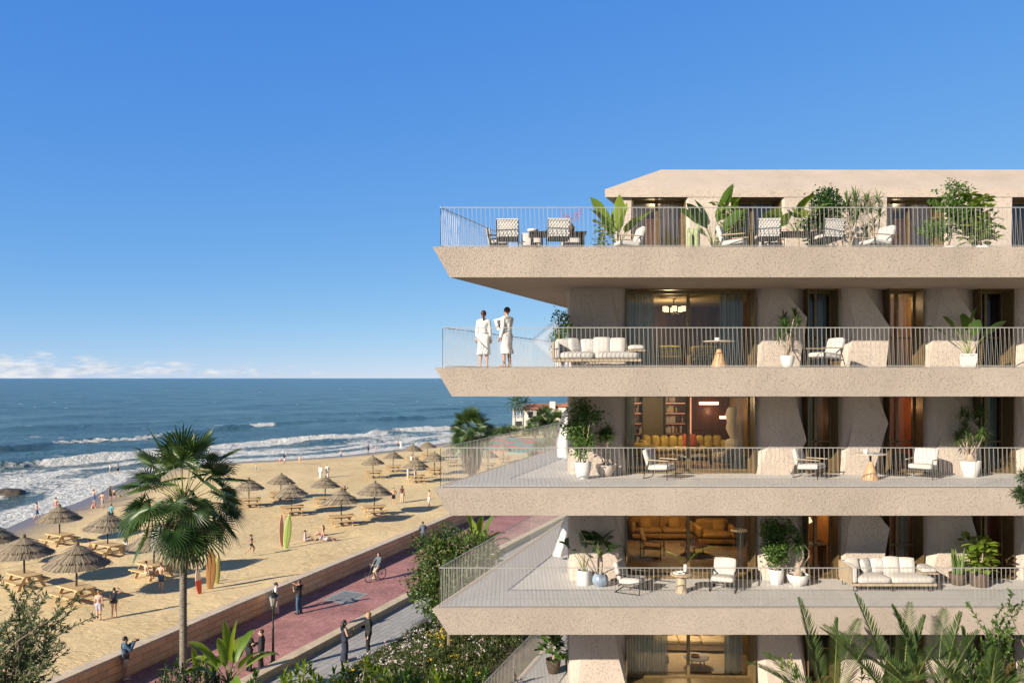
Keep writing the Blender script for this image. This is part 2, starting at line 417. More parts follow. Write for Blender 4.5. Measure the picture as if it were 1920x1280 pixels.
zm = N(nt, 'ShaderNodeMix', data_type='RGBA'); nt.links.new(mth('MAXIMUM', zf.outputs['Result'], yf.outputs['Result']), zm.inputs[0]); nt.links.new(hs.outputs['Color'], zm.inputs[6]); rw = N(nt, 'ShaderNodeVectorMath', operation='SCALE'); rw.inputs['Scale'].default_value = .62; nt.links.new(sky.outputs['Color'], rw.inputs[0])
nt.links.new(rw.outputs[0], zm.inputs[7])
nt.links.new(zm.outputs[2], mxr.inputs[6]); nt.links.new(ccol.outputs['Color'], mxr.inputs[7])
bg = N(nt, 'ShaderNodeBackground'); bg.inputs['Strength'].default_value = .1
nt.links.new(mxr.outputs[2], bg.inputs['Color'])
wo = N(nt, 'ShaderNodeOutputWorld'); L(nt, bg, 'Background', wo, 'Surface')

sl = bpy.data.lights.new('sun', 'SUN'); sl.energy = 5.0; sl.angle = R(.5); sl.color = (1, .90, .74)
so = bpy.data.objects.new('sun', sl); COL.objects.link(so)
SUNV = V((-math.sin(SUN_AZ) * math.cos(SUN_EL), -math.cos(SUN_AZ) * math.cos(SUN_EL), math.sin(SUN_EL)))
so.rotation_euler = SUNV.to_track_quat('Z', 'Y').to_euler(); so.location = SUNV * 60

# ------------------------------------------------------------------ coast
SHORE = [(-44, -40), (-45, 30), (-47, 60), (-49.1, 76.9), (-50.6, 86.7), (-51.1, 95.4), (-55, 110.9), (-57.5, 123.5), (-55.0, 132.5), (-48.2, 139.3), (-36.1, 146.8),
         (-30, 152.9), (-22, 165.7), (-15.5, 179.4), (-8, 196), (-3, 208), (0.8, 225), (8, 243), (30, 262), (90, 290), (400, 330)]
SHN = np.array(SHORE, float)
def seg_dist(P, line):
    best = np.full(len(P), 1e9); tpar = np.zeros(len(P)); side = np.zeros(len(P)); acc = 0
    for a, b in zip(line[:-1], line[1:]):
        d = b - a; l2 = (d * d).sum(); t = np.clip(((P - a) @ d) / l2, 0, 1)
        q = P - (a + t[:, None] * d); dd = np.hypot(q[:, 0], q[:, 1])
        sd = d[0] * q[:, 1] - d[1] * q[:, 0]
        k = dd < best
        best[k] = dd[k]; tpar[k] = acc + t[k] * math.sqrt(l2); side[k] = sd[k]
        acc += math.sqrt(l2)
    return best, tpar, side
def shore_d(P):
    d, t, s = seg_dist(P, SHN)
    return np.where(s > 0, -d, d)         # sea lies to the left of the line: negative
def vnoise(P, sc, seed=0):
    x = P[:, 0] / sc + 1000 + seed * 17.3; y = P[:, 1] / sc + 1000 + seed * 5.1
    xi = np.floor(x).astype(np.int64); yi = np.floor(y).astype(np.int64); fx = x - xi; fy = y - yi
    fx = fx * fx * (3 - 2 * fx); fy = fy * fy * (3 - 2 * fy)
    def h(a, b):
        n = (a * 374761393 + b * 668265263 + seed * 144665) & 0xffffffff
        n = ((n ^ (n >> 13)) * 1274126177) & 0xffffffff
        return ((n ^ (n >> 16)) & 0xffff) / 65535.0
    return (h(xi, yi) * (1 - fx) + h(xi + 1, yi) * fx) * (1 - fy) + (h(xi, yi + 1) * (1 - fx) + h(xi + 1, yi + 1) * fx) * fy
def fbm(P, sc, seed=0, o=4):
    r = 0; a = .5
    for i in range(o):
        r = r + a * vnoise(P, sc / 2 ** i, seed + i); a *= .5
    return r / (1 - .5 ** o)
def beach_h(P):
    d = shore_d(P)
    return np.where(d > 0, np.minimum(1.0, .058 * d), .07 * d)
def beach_z(x, y):
    return float(beach_h(np.array([[x, y]]))[0])
def onbeach(px, py):
    z = 1.0
    for i in range(6):
        p = on(px, py, z); z = max(beach_z(p.x, p.y), -.25)
    p.z = z; return p
WALL = [(-23, 8), (-17.4, 30), (-14.06, 40.65), (-9.7, 53.2), (-5.47, 65.8), (3.2, 90), (13, 116), (26, 150)]
KERB = [(-17.5, 10), (-10.0, 30.8), (-5.78, 41.8), (-.1, 56), (8.0, 76), (24, 112)]
def line_x(line, y):
    for a, b in zip(line[:-1], line[1:]):
        if y <= b[1] or b is line[-1]:
            return a[0] + (b[0] - a[0]) * (y - a[1]) / (b[1] - a[1])
def gridmesh(name, P, nx, ny, z, m, attrs=None, smooth=True, keep=None):
    me = bpy.data.meshes.new(name)
    vs = np.column_stack([P, z]); fs = []
    idx = np.arange(nx * ny).reshape(ny, nx)
    q = np.stack([idx[:-1, :-1], idx[:-1, 1:], idx[1:, 1:], idx[1:, :-1]], -1).reshape(-1, 4)
    if keep is not None:
        q = q[keep[q].any(1)]
    me.from_pydata(vs.tolist(), [], q.tolist())
    me.materials.append(m)
    for k, a in (attrs or {}).items():
        at = me.attributes.new(k, 'FLOAT', 'POINT'); at.data.foreach_set('value', np.asarray(a, np.float32))
    if smooth: me.polygons.foreach_set('use_smooth', [True] * len(me.polygons))
    o = bpy.data.objects.new(name, me); COL.objects.link(o); o['kind'] = 'structure'
    return o

# sea: breaking rollers, chop, and foam as an attribute of the water
ys = np.concatenate([F * ZC / np.linspace(640, 60, 420), F * ZC / np.linspace(59.5, .45, 170)])
us = np.linspace(-1.05, 1.0, 520)
YY, UU = np.meshgrid(ys, us, indexing='ij'); P = np.column_stack([(UU * YY).ravel(), YY.ravel()])
ds = -shore_d(P)                                    # metres out to sea
W1 = np.array([(-125, 100), (-105, 117), (-95, 122), (-82, 128), (-73, 137), (-67.6, 154), (-59, 171), (-48.5, 187), (-36.6, 204), (-30, 216), (-21, 226), (-10, 242), (4, 262)], float)
W2 = np.array([(-190, 150), (-140, 158), (-106, 167), (-101, 187), (-93, 193), (-83, 215), (-79, 240), (-62, 262), (-40, 285), (-10, 320)], float)
W3 = np.array([(-260, 190), (-170, 215), (-130, 240), (-110, 275), (-60, 340), (0, 420)], float)
warp = np.column_stack([(fbm(P, 9, 40) - .5) * 6 + (fbm(P, 45, 41) - .5) * 16, (fbm(P, 9, 50) - .5) * 6 + (fbm(P, 45, 51) - .5) * 16])
foam = np.zeros(len(P)); zz = np.zeros(len(P))
n20 = fbm(P, 18, 3); n6 = fbm(P, 6, 9); n2 = fbm(P, 2.2, 14)
amp = np.clip(1 - YY.ravel() / 900, 0, 1)
zz += ((fbm(P * [.6, 1], 16, 20, 3) - .5) * 1.5 + (fbm(P * [.7, 1], 5, 25, 3) - .5) * .9) * amp * np.clip(ds / 25, .1, 1)
for line, A, w, fo in ((W1, 1.15, 2.6, 1.0), (W2, 1.1, 3.0, .6), (W3, .8, 4.5, .0)):
    d, t, s = seg_dist(P + warp, line); q = np.where(s > 0, -d, d)       # q > 0 : shore side
    var = .45 + .9 * vnoise(np.column_stack([t, t * 0]), 26, 31)
    zz += A * var * np.exp(-(q / np.where(q > 0, w * .6, w * 1.5)) ** 2)
    along = vnoise(np.column_stack([t, t * 0 + 7]), 17, 77)
    if line is W1: along = np.where((t > 62) & (t < 175), .30 + .65 * along, along * .75)
    thr = {1.0: .33, .6: .58}.get(fo, 2)
    k = np.clip((along - thr) * 3.2, 0, 1) * (.72 + .5 * n6)
    foam = np.maximum(foam, k * 1.25 * np.exp(-(np.where(q > 0, (q - 1.2) / 3.6, (q - .3) / 1.0)) ** 2))
    if line is W1: inside = (q > 0)
foam = np.maximum(foam, np.where(inside & (ds > 0), .47 + .40 * (n20 - .5) * 2 + .30 * (n6 - .5) * 2, 0) * np.clip(1.4 - ds / 60, 0, 1))
foam = np.maximum(foam, 1.15 * np.exp(-(np.clip(ds - 2.0, 0, None) / 4.5) ** 2) * (.45 + 1.1 * n6) * (ds < 25))
foam = np.maximum(foam, .9 * np.exp(-((ds - 9 - 5 * n20) / 2.2) ** 2) * (n20 > .42))
foam = np.maximum(foam, np.clip((fbm(P * [.8, .9], 6, 60) - .735) * 6, 0, .72) * (YY.ravel() < 1200))
m, nt = newmat('sea_water')
b = N(nt, 'ShaderNodeBsdfPrincipled'); b.inputs['IOR'].default_value = 1.33
at = N(nt, 'ShaderNodeAttribute'); at.attribute_name = 'foam'
mp = pos(nt, (1, .7, 1)); fz = N(nt, 'ShaderNodeTexNoise'); fz.inputs['Scale'].default_value = .85; fz.inputs['Detail'].default_value = 8; fz.inputs['Roughness'].default_value = .68; fz.inputs['Distortion'].default_value = .7
L(nt, mp, 'Vector', fz, 'Vector')
sb = N(nt, 'ShaderNodeMath', operation='SUBTRACT'); L(nt, at, 'Fac', sb, 0); L(nt, fz, 'Fac', sb, 1)
ml = N(nt, 'ShaderNodeMath', operation='MULTIPLY_ADD'); ml.use_clamp = True; ml.inputs[1].default_value = 5; ml.inputs[2].default_value = .12; L(nt, sb, 'Value', ml, 0)
wz = N(nt, 'ShaderNodeTexNoise'); wz.inputs['Scale'].default_value = .035; wz.inputs['Detail'].default_value = 7; L(nt, mp, 'Vector', wz, 'Vector')
wr = N(nt, 'ShaderNodeValToRGB'); wr.color_ramp.elements[0].color = (.036, .090, .108, 1); wr.color_ramp.elements[1].color = (.085, .185, .195, 1)
wr.color_ramp.elements[0].position = .35; wr.color_ramp.elements[1].position = .65
L(nt, wz, 'Fac', wr, 'Fac')
sh = N(nt, 'ShaderNodeAttribute'); sh.attribute_name = 'shallow'
m0 = N(nt, 'ShaderNodeMix', data_type='RGBA'); L(nt, sh, 'Fac', m0, 0); L(nt, wr, 'Color', m0, 6); m0.inputs[7].default_value = (.13, .17, .15, 1)
m1 = N(nt, 'ShaderNodeMix', data_type='RGBA'); L(nt, ml, 'Value', m1, 0); L(nt, m0, 2, m1, 6); m1.inputs[7].default_value = (.80, .80, .78, 1)
L(nt, m1, 2, b, 'Base Color')
rr = N(nt, 'ShaderNodeMapRange'); rr.inputs['To Min'].default_value = .22; rr.inputs['To Max'].default_value = .9; L(nt, ml, 'Value', rr, 'Value'); L(nt, rr, 'Result', b, 'Roughness')
w1 = N(nt, 'ShaderNodeTexNoise'); w1.inputs['Scale'].default_value = .55; w1.inputs['Detail'].default_value = 6; w1.inputs['Roughness'].default_value = .7
L(nt, mp, 'Vector', w1, 'Vector')
bp = N(nt, 'ShaderNodeBump'); bp.inputs['Strength'].default_value = 1; bp.inputs['Distance'].default_value = 2.5; L(nt, w1, 'Fac', bp, 'Height'); L(nt, bp, 'Normal', b, 'Normal')
out(nt, b); M_['sea'] = m
sea = gridmesh('sea_water', P, len(us), len(ys), zz, m, {'foam': foam, 'shallow': np.clip(1 - ds / 22, 0, 1) * .8}, keep=(ds > -9))

# sand
gx = np.arange(-78, 62, .9); gy = np.concatenate([np.arange(-20, 110, .9), np.arange(110, 300, 1.6)])
GY, GX = np.meshgrid(gy, gx, indexing='ij'); P = np.column_stack([GX.ravel(), GY.ravel()])
d = shore_d(P); z = beach_h(P) + np.clip(d / 14, 0, 1) * ((fbm(P, 3.2, 5) - .5) * .16 + (fbm(P, 12, 8) - .5) * .22)
wx = np.array([line_x(WALL, y) for y in P[:, 1]]); z = np.where(P[:, 0] > wx + .5, np.minimum(z, .3), z)
keep = (P[:, 0] < wx + 3) & (d > -14)
m, nt = newmat('beach_sand')
b = N(nt, 'ShaderNodeBsdfPrincipled'); b.inputs['Specular IOR Level'].default_value = .25
at = N(nt, 'ShaderNodeAttribute'); at.attribute_name = 'wet'
mp = pos(nt); n1 = N(nt, 'ShaderNodeTexNoise'); n1.inputs['Scale'].default_value = .9; n1.inputs['Detail'].default_value = 9; n1.inputs['Roughness'].default_value = .62
n2 = N(nt, 'ShaderNodeTexNoise'); n2.inputs['Scale'].default_value = 2.6; n2.inputs['Detail'].default_value = 6; n2.inputs['Roughness'].default_value = .6
n3 = N(nt, 'ShaderNodeTexNoise'); n3.inputs['Scale'].default_value = .12; n3.inputs['Detail'].default_value = 5
mp2 = pos(nt, (1, 2.2, 1), R(20))
L(nt, mp, 'Vector', n1, 'Vector'); L(nt, mp2, 'Vector', n2, 'Vector'); L(nt, mp, 'Vector', n3, 'Vector')
cr = N(nt, 'ShaderNodeValToRGB'); cr.color_ramp.elements[0].color = (.54, .40, .21, 1); cr.color_ramp.elements[1].color = (.77, .595, .34, 1)
cr.color_ramp.elements[0].position = .3; cr.color_ramp.elements[1].position = .66
ad = N(nt, 'ShaderNodeMath', operation='MULTIPLY_ADD'); ad.inputs[1].default_value = .5; L(nt, n3, 'Fac', ad, 0)
hf = N(nt, 'ShaderNodeMath', operation='MULTIPLY'); hf.inputs[1].default_value = .5; L(nt, n1, 'Fac', hf, 0); L(nt, hf, 'Value', ad, 2); L(nt, ad, 'Value', cr, 'Fac')
mx = N(nt, 'ShaderNodeMix', data_type='RGBA'); L(nt, at, 'Fac', mx, 0); L(nt, cr, 'Color', mx, 6); mx.inputs[7].default_value = (.20, .155, .125, 1); L(nt, mx, 2, b, 'Base Color')
rr = N(nt, 'ShaderNodeMapRange'); rr.inputs['To Min'].default_value = .95; rr.inputs['To Max'].default_value = .35; L(nt, at, 'Fac', rr, 'Value'); L(nt, rr, 'Result', b, 'Roughness')
bs = N(nt, 'ShaderNodeMath', operation='MULTIPLY_ADD'); bs.inputs[1].default_value = -.075; bs.inputs[2].default_value = .088; L(nt, at, 'Fac', bs, 0)
bp = N(nt, 'ShaderNodeBump'); L(nt, bs, 'Value', bp, 'Distance')
n4 = N(nt, 'ShaderNodeTexNoise'); n4.inputs['Scale'].default_value = .8; n4.inputs['Detail'].default_value = 4; n4.inputs['Distortion'].default_value = 1.2; L(nt, mp, 'Vector', n4, 'Vector')
n5 = N(nt, 'ShaderNodeTexNoise'); n5.inputs['Scale'].default_value = .09; n5.inputs['Detail'].default_value = 3; L(nt, mp, 'Vector', n5, 'Vector')
tm = N(nt, 'ShaderNodeMapRange'); tm.inputs['From Min'].default_value = .38; tm.inputs['From Max'].default_value = .62; tm.inputs['To Min'].default_value = .25; tm.inputs['To Max'].default_value = 1.1; L(nt, n5, 'Fac', tm, 'Value')
ma = N(nt, 'ShaderNodeMath', operation='MULTIPLY'); L(nt, n2, 'Fac', ma, 0); L(nt, tm, 'Result', ma, 1)
mb_ = N(nt, 'ShaderNodeMath', operation='MULTIPLY_ADD'); mb_.inputs[1].default_value = .8; L(nt, n4, 'Fac', mb_, 0); L(nt, ma, 'Value', mb_, 2); L(nt, mb_, 'Value', bp, 'Height'); L(nt, bp, 'Normal', b, 'Normal')
out(nt, b); M_['sand'] = m
wet = np.clip(1 - (d - 1.5 - 3.0 * (fbm(P, 10, 70) - .5)) / 7.0, 0, 1)
gridmesh('beach_sand', P, len(gx), len(gy), z, m, {'wet': wet}, keep=keep)

# base ground under garden, building and everything inland
M_['soil_ground'] = mat('garden_soil', (.10, .075, .045), .95, .3, 1.5, bump=.04, bs=6)
A19 = R(19.5)
M_['red'] = brickmat('red_paving', (.47, .235, .22), (.38, .175, .165), (.27, .14, .13), .24, .12, .012, A19, rough=.75, var=.5, bump=.010, nscale=4)
M_['grey'] = brickmat('grey_paving', (.40, .385, .37), (.34, .33, .32), (.16, .16, .16), 1.0, .3, .012, R(21), rough=.75, var=.16, bump=.006, nscale=2)
M_['blocks'] = brickmat('sandstone_blocks', (.80, .52, .30), (.68, .42, .235), (.42, .26, .15), .95, .31, .012, A19, wall=True, rough=.9, var=.22, bump=.02, nscale=5)
M_['coping'] = mat('coping_stone', (.62, .50, .37), .85, .14, 3, bump=.008, bs=20)
M_['kerb'] = mat('kerb_stone', (.58, .47, .33), .8, .12, 2, bump=.006, bs=20)
def strip(name, l, r, z, m, kind='structure'):
    """sheet between two polylines sampled at the same y"""
    mb = MB(); a = []
    for (p, q) in zip(l, r): a += [(p[0], p[1], z), (q[0], q[1], z)]
    mb.add(a, [(2 * i, 2 * i + 1, 2 * i + 3, 2 * i + 2) for i in range(len(l) - 1)])
    o = mb.build(name, m); o['kind'] = kind; return o
yy = [8, 18, 24, 30.8, 36, 41.8, 48, 56, 65, 76, 90, 100, 112]
wl = [(line_x(WALL, y) + .2, y) for y in yy]; kl = [(line_x(KERB, y), y) for y in yy]
strip('ground', [(line_x(WALL, y) + .3, y) for y in (-20, 30, 41, 53, 66, 90, 116, 150)], [(150, y) for y in (-20, 30, 41, 53, 66, 90, 116, 150)], 2.05, M_['soil_ground'])
strip('promenade_paving', wl, kl, 2.13, M_['red'])
PW = 3.1
strip('footpath_paving', [(x + .3, y) for x, y in kl], [(x + .3 + PW, y) for x, y in kl], 2.9, M_['grey'])
# garden terrain between path and building
gx = np.linspace(0, 34, 46); gy = np.linspace(4, 96, 100)
GY, GU = np.meshgrid(gy, gx, indexing='ij'); kx = np.array([line_x(KERB, y) for y in GY.ravel()]) + PW + .1
P = np.column_stack([kx + GU.ravel(), GY.ravel()])
gz = 2.8 + np.clip(GU.ravel() * .22, 0, .75) + (fbm(P, 2.5, 3) - .5) * .25 * np.clip(GU.ravel(), 0, 1)
gridmesh('garden_soil', P, len(gx), len(gy), gz, M_['soil_ground'])
def garden_z(x, y):
    u = x - (line_x(KERB, y) + PW + .1); return 2.8 + min(.75, max(0, u * .22))
# kerb: low retaining edge between promenade and footpath
def ribbon(name, line, t0, t1, z0, z1, m, parent=None):
    mb = MB(); vs = []; n = len(line)
    for i, p in enumerate(line):
        a = V(line[max(0, i - 1)]); b_ = V(line[min(n - 1, i + 1)]); d_ = (b_ - a).normalized(); nn = V((d_.y, -d_.x))
        for t, z_ in ((t0, z0), (t1, z0), (t1, z1), (t0, z1)):
            vs.append((p[0] + nn.x * t, p[1] + nn.y * t, z_))
    fs = [(0, 1, 2, 3), tuple(4 * (n - 1) + k for k in (3, 2, 1, 0))]
    for i in range(n - 1):
        for k in range(4): fs.append((4 * i + k, 4 * i + 4 + k, 4 * i + 4 + (k + 1) % 4, 4 * i + (k + 1) % 4))
    mb.add(vs, fs); return mb.build(name, m, parent)
kb = ribbon('kerb', [(line_x(KERB, y), y) for y in yy], -.16, .34, 2.0, 3.2, M_['kerb']); kb['kind'] = 'structure'
wt = empty('sea_wall', (0, 0, 0), 0, 'low sandstone block wall with pale coping between beach and red promenade', 'wall')
ribbon('wall_body', WALL, -.28, .2, -.3, 3.08, M_['blocks'], wt)
ribbon('coping', WALL, -.33, .25, 3.083, 3.2, M_['coping'], wt)
# planting bed at the near end with lawn, edged by kerb stones
bed = [(-14.6, 20), (-10.9, 29.6), (-12.3, 31.2), (-14.2, 30.4), (-17.0, 22)]
mb = MB(); mb.prism(bed, 2.0, 2.32); o = mb.build('lawn_bed', mat('lawn', (.06, .10, .02), .95, .3, 6, bump=.04, bs=40)); o['kind'] = 'structure'
kbl = ribbon('bed_kerb', bed + [bed[0]], -.12, .12, 2.0, 2.45, M_['kerb']); kbl['kind'] = 'structure'
# grey inlay in the red paving
q = [on(603.7, 1123.7, 2.13), on(645, 1105, 2.13), on(691, 1112, 2.13), on(652.5, 1133.7, 2.13)]
c = sum((V(p) for p in q), V()) / 4
mb = MB()
for k, (s_, z_) in enumerate(((1, 2.136), (.78, 2.141))):
    mb.add([(c.x + (p.x - c.x) * s_, c.y + (p.y - c.y) * s_, z_) for p in q], [(0, 1, 2, 3) if (q[1] - q[0]).cross(q[2] - q[1]).z > 0 else (3, 2, 1, 0)], k)
o = mb.build('paving_inlay', [mat('inlay_border', (.30, .31, .31), .8, .12, 3), mat('inlay_slab', (.20, .215, .23), .8, .15, 4)]); o['kind'] = 'structure'
# far sports court on the sand
m, nt = newmat('court_paint'); b = N(nt, 'ShaderNodeBsdfPrincipled'); b.inputs['Roughness'].default_value = .85
g = pos(nt, (1, 1, 1), R(-18)); wv = N(nt, 'ShaderNodeTexVoronoi'); wv.inputs['Scale'].default_value = .11; wv.inputs['Randomness'].default_value = .7; L(nt, g, 'Vector', wv, 'Vector')
cr = N(nt, 'ShaderNodeValToRGB'); cr.color_ramp.interpolation = 'CONSTANT'
for i, (p_, c_) in enumerate(((0, (.10, .26, .22)), (.32, (.5, .13, .11)), (.55, (.12, .28, .26)), (.75, (.5, .32, .18)))):
    e = cr.color_ramp.elements[i] if i < 2 else cr.color_ramp.elements.new(p_)
    e.position = p_; e.color = c4(c_)
L(nt, wv, 'Distance', cr, 'Fac'); L(nt, cr, 'Color', b, 'Base Color'); out(nt, b)
mb = MB(); a = [on(905, 845, 1.1), on(1035, 852, 1.1), on(1062, 822, 1.1), on(930, 820, 1.1)]
mb.prism([(p.x, p.y) for p in a], .9, 1.16); o = mb.build('sports_court', m); o['kind'] = 'structure'
# ------------------------------------------------------------------ the apartment building
DECKS = [18.2, 14.89, 11.58, 8.27, 4.96]                # top of each balcony slab, from the roof terrace down
CORN = [(-2.18, .40), (-2.12, .40), (-2.17, .32), (-2.2, .326), (-1.1, .335)]   # x of the front corner, run of the side edge
TH = .80; YF = 22.0; YW = 25.0; YWIN = 25.75; XR = 22.0; YB = 43.0; X0 = 1.8; SIDE = .36
bld = empty('apartment_building', (4, 24, 2), 0, 'tan plastered apartment building with deep slanting balconies and bronze windows', 'building')
bld.location = (0, 0, 0)
def sx_(lv, y, inset=0): x, s = CORN[lv]; return x + s * (y - YF) + inset
for lv, zt in enumerate(DECKS):
    top = [(sx_(lv, YF), YF), (XR, YF), (XR, YB), (sx_(lv, YB), YB)]
    bot = [(sx_(lv, YF + .3, .33), YF + .3), (XR, YF + .3), (XR, YB), (sx_(lv, YB, .33), YB)]
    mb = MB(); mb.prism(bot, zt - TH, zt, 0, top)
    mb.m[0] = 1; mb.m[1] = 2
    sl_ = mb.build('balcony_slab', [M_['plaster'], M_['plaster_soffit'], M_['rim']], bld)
    mb = MB(); i = .2
    mb.prism([(sx_(lv, YF + i, i), YF + i), (XR, YF + i), (XR, YB), (sx_(lv, YB, i), YB)], zt + .002, zt + .02)
    mb.build('deck', M_['deck'], sl_)
    # drainage joint
    mb = MB(); mb.prism([(sx_(lv, 22.9, .95), 22.9), (XR, 22.9), (XR, 22.93), (sx_(lv, 22.93, .95), 22.93)], zt + .0205, zt + .0235)
    mb.build('drain_joint', M_['rail'], sl_)
    # railing of leaning bars
    mb = MB(); za, zb = zt + .05, zt + 1.1
    def run(p, q, first=0):
        d = (q - p); n = int(d.length / .123); d.normalize()
        mb.tube([p + UP * 1.1, q + UP * 1.1], .015, 4); mb.tube([p + UP * .05, q + UP * .05], .012, 4)
        for k in range(n + 1):
            a = p + d * (.123 * k)
            if a.x > XR - .3: break
            ph = .5 + .5 * math.sin(k * .11 + first)
            mb.tube([a + UP * .05, a + UP * 1.1], .0038, 4, cap=False)
            mb.tube([a + d * (.035 + .045 * ph) + UP * .05, a + d * .008 + UP * 1.1], .0038, 4, cap=False)
            if k % 24 == 0: mb.tube([a, a + UP * 1.1], .008, 4)
    A = V((sx_(lv, YF + .12, .16), YF + .12, zt)); B = V((XR - .2, YF + .12, zt)); C_ = V((sx_(lv, YB - 2, .16), YB - 2, zt))
    run(A, B, lv); run(A, C_, lv + 2)
    mb.build('balcony_railing', M_['rail'], bld)

# faceted piers: (x at the outer edges of the opening sides) with chamfers that twist up the height
WINX = [(3.58, 7.64), (9.28, 10.26), (11.84, 12.92), (14.7, 15.76), (18.0, 19.2)]
PIERX = [(1.8, 3.58), (7.64, 9.28), (10.26, 11.84), (12.92, 14.7), (15.76, 18.0), (19.2, 22.0)]
rp = random.Random(5)
def pier(x0, x1, z0, z1, yf, yb, ch, x1z=None):
    """ch: three rows (bottom, middle, top) of left / right chamfer width and depth"""
    mb = MB(); zm = z0 + (z1 - z0) * ch[3]; vs = []
    for z, (cl, cr, dl, dr) in zip((z0, zm, z1), ch[:3]):
        for x, y in ((x0, yb), (x0, yf + dl), (x0 + cl, yf), (x1 - cr, yf), (x1, yf + dr), (x1, yb)):
            vs.append((x, y, z))
    fs = []
    for r in range(2):
        for k in range(5):
            a = r * 6 + k; fs += [(a, a + 1, a + 7), (a, a + 7, a + 6)] if (k + r) % 2 else [(a, a + 1, a + 6), (a + 1, a + 7, a + 6)]
    mb.add(vs, fs); return mb
PIERCH = []
for lv in range(1, 5):
    zt = DECKS[lv] + .02; zc = DECKS[lv - 1] - TH
    for k, (a, b_) in enumerate(PIERX):
        w_ = b_ - a
        tb = rp.choice(([(.05, .22, .42, .7), (.14, .04, .45, .62), (.30, .52, .45, .7)], [(.08, .10, .4, .6), (.30, .03, .45, .55), (.12, .50, .4, .7)],
                        [(.22, .05, .45, .55), (.10, .26, .4, .68), (.05, .46, .35, .7)], [(.04, .40, .3, .7), (.26, .06, .5, .6), (.20, .30, .45, .7)]))
        ch = [tuple((v * w_ if i_ < 2 else v * .82) * rp.uniform(.9, 1.1) for i_, v in enumerate(r_)) for r_ in tb] + [rp.uniform(.42, .66)]
        if k == 0: ch = [(.25, .02, .05, .02), (.35, .25, .10, .3), (.3, .5, .05, .2), .35]
        p = pier(a, b_, zt, zc, YW, YWIN + .2, ch); p.build('wall_pier', M_['plaster'], bld)
def window(x0, x1, z0, z1, y, mull, reveal=.62, g='glass', rail_h=None):
    root = MB(); t = .075
    root.box(x0, x0 + t, y - .05, y + .05, z0, z1); root.box(x1 - t, x1, y - .05, y + .05, z0, z1)
    root.box(x0 + t, x1 - t, y - .05, y + .05, z1 - .1, z1); root.box(x0 + t, x1 - t, y - .05, y + .05, z0, z0 + .09)
    for mx in mull: root.box(mx - .045, mx + .045, y - .06, y + .06, z0 + .09, z1 - .1)
    # lining of the deep reveal
    root.box(x0 + .003, x0 + .03, y - reveal, y - .05, z0, z1); root.box(x1 - .03, x1 - .003, y - reveal, y - .05, z0, z1)
    root.box(x0 + .03, x1 - .03, y - reveal, y - .05, z1 - .03, z1 - .002)
    root.box(x0 + .03, x1 - .03, y - reveal + .1, y - .05, z0 - .01, z0 + .028)
    if rail_h: root.box(x0 + t, x1 - t, y - .06, y + .04, z0 + rail_h, z0 + rail_h + .05)
    wn = root.build('window', M_['bronze'], bld)
    gp = MB(); xs = [x0 + t] + list(mull) + [x1 - t]
    for a, b_ in zip(xs[:-1], xs[1:]): gp.add([(a, y, z0 + .09), (b_, y, z0 + .09), (b_, y, z1 - .1), (a, y, z1 - .1)], [(0, 1, 2, 3)])
    gp.build('glass', M_[g], wn)
    return wn
for lv in range(1, 5):
    z0 = DECKS[lv] + .02; z1 = DECKS[lv - 1] - TH
    for k, (a, b_) in enumerate(WINX):
        big = k == 0
        window(a, b_, z0, z1, YWIN, [5.66] if big else [a + (b_ - a) * .46], rail_h=None if big else .95)
    # lintel strip closing the top of the openings behind the soffit and the floor at the threshold
# ---- side wall towards the sea, with glazed openings
def side_pt(y, off=0): return (X0 + SIDE * (y - YW) + off, y)
for lv in range(1, 5):
    z0 = DECKS[lv] + .02; z1 = DECKS[lv - 1] - TH
    seg = [(25.76, 28.2, 0), (28.2, 31.0, 1), (31.0, 34.0, 0), (34.0, 37.5, 1), (37.5, 42.9, 0)]
    for a, b_, glz in seg:
        p = [side_pt(a), side_pt(b_), side_pt(b_, .3), side_pt(a, .3)]
        if not glz:
            mb = MB(); mb.prism(p[::-1], z0, z1); mb.build('side_wall', M_['plaster'], bld)
        else:
            mb = MB(); q = [side_pt(a, .2), side_pt(b_, .2)]
            d_ = (V(q[1]) - V(q[0])).normalized()
            for t in (0, .5, 1):
                c_ = V(q[0]).lerp(V(q[1]), t); mb.box(c_.x - .04, c_.x + .04, c_.y - .05, c_.y + .05, z0, z1)
            e_ = V((-d_.y, d_.x)) * .04
            for za, zb in ((z0, z0 + .08), (z1 - .1, z1)): mb.prism([(q[0][0] + e_.x, q[0][1] + e_.y), (q[0][0] - e_.x, q[0][1] - e_.y), (q[1][0] - e_.x, q[1][1] - e_.y), (q[1][0] + e_.x, q[1][1] + e_.y)], za + .002, zb - .002)
            wn = mb.build('window', M_['bronze'], bld)
            mb = MB(); mb.add([(q[0][0], q[0][1], z0), (q[1][0], q[1][1], z0), (q[1][0], q[1][1], z1), (q[0][0], q[0][1], z1)], [(0, 1, 2, 3)]); mb.build('glass', M_['glass'], wn)
mb = MB(); mb.box(X0 + .9, XR, 25.4, YB - .3, 1.5, DECKS[4] - TH); mb.build('base_wall', M_['plaster'], bld)
mb = MB(); mb.box(8.5, XR, YB - .5, YB - .2, DECKS[4], DECKS[0] - TH); mb.build('back_wall', M_['plaster'], bld)
mb = MB(); mb.box(XR - .25, XR - .01, 25.95, YB - .5, DECKS[4] + .02, DECKS[0] - TH); mb.build('end_wall', M_['plaster'], bld)

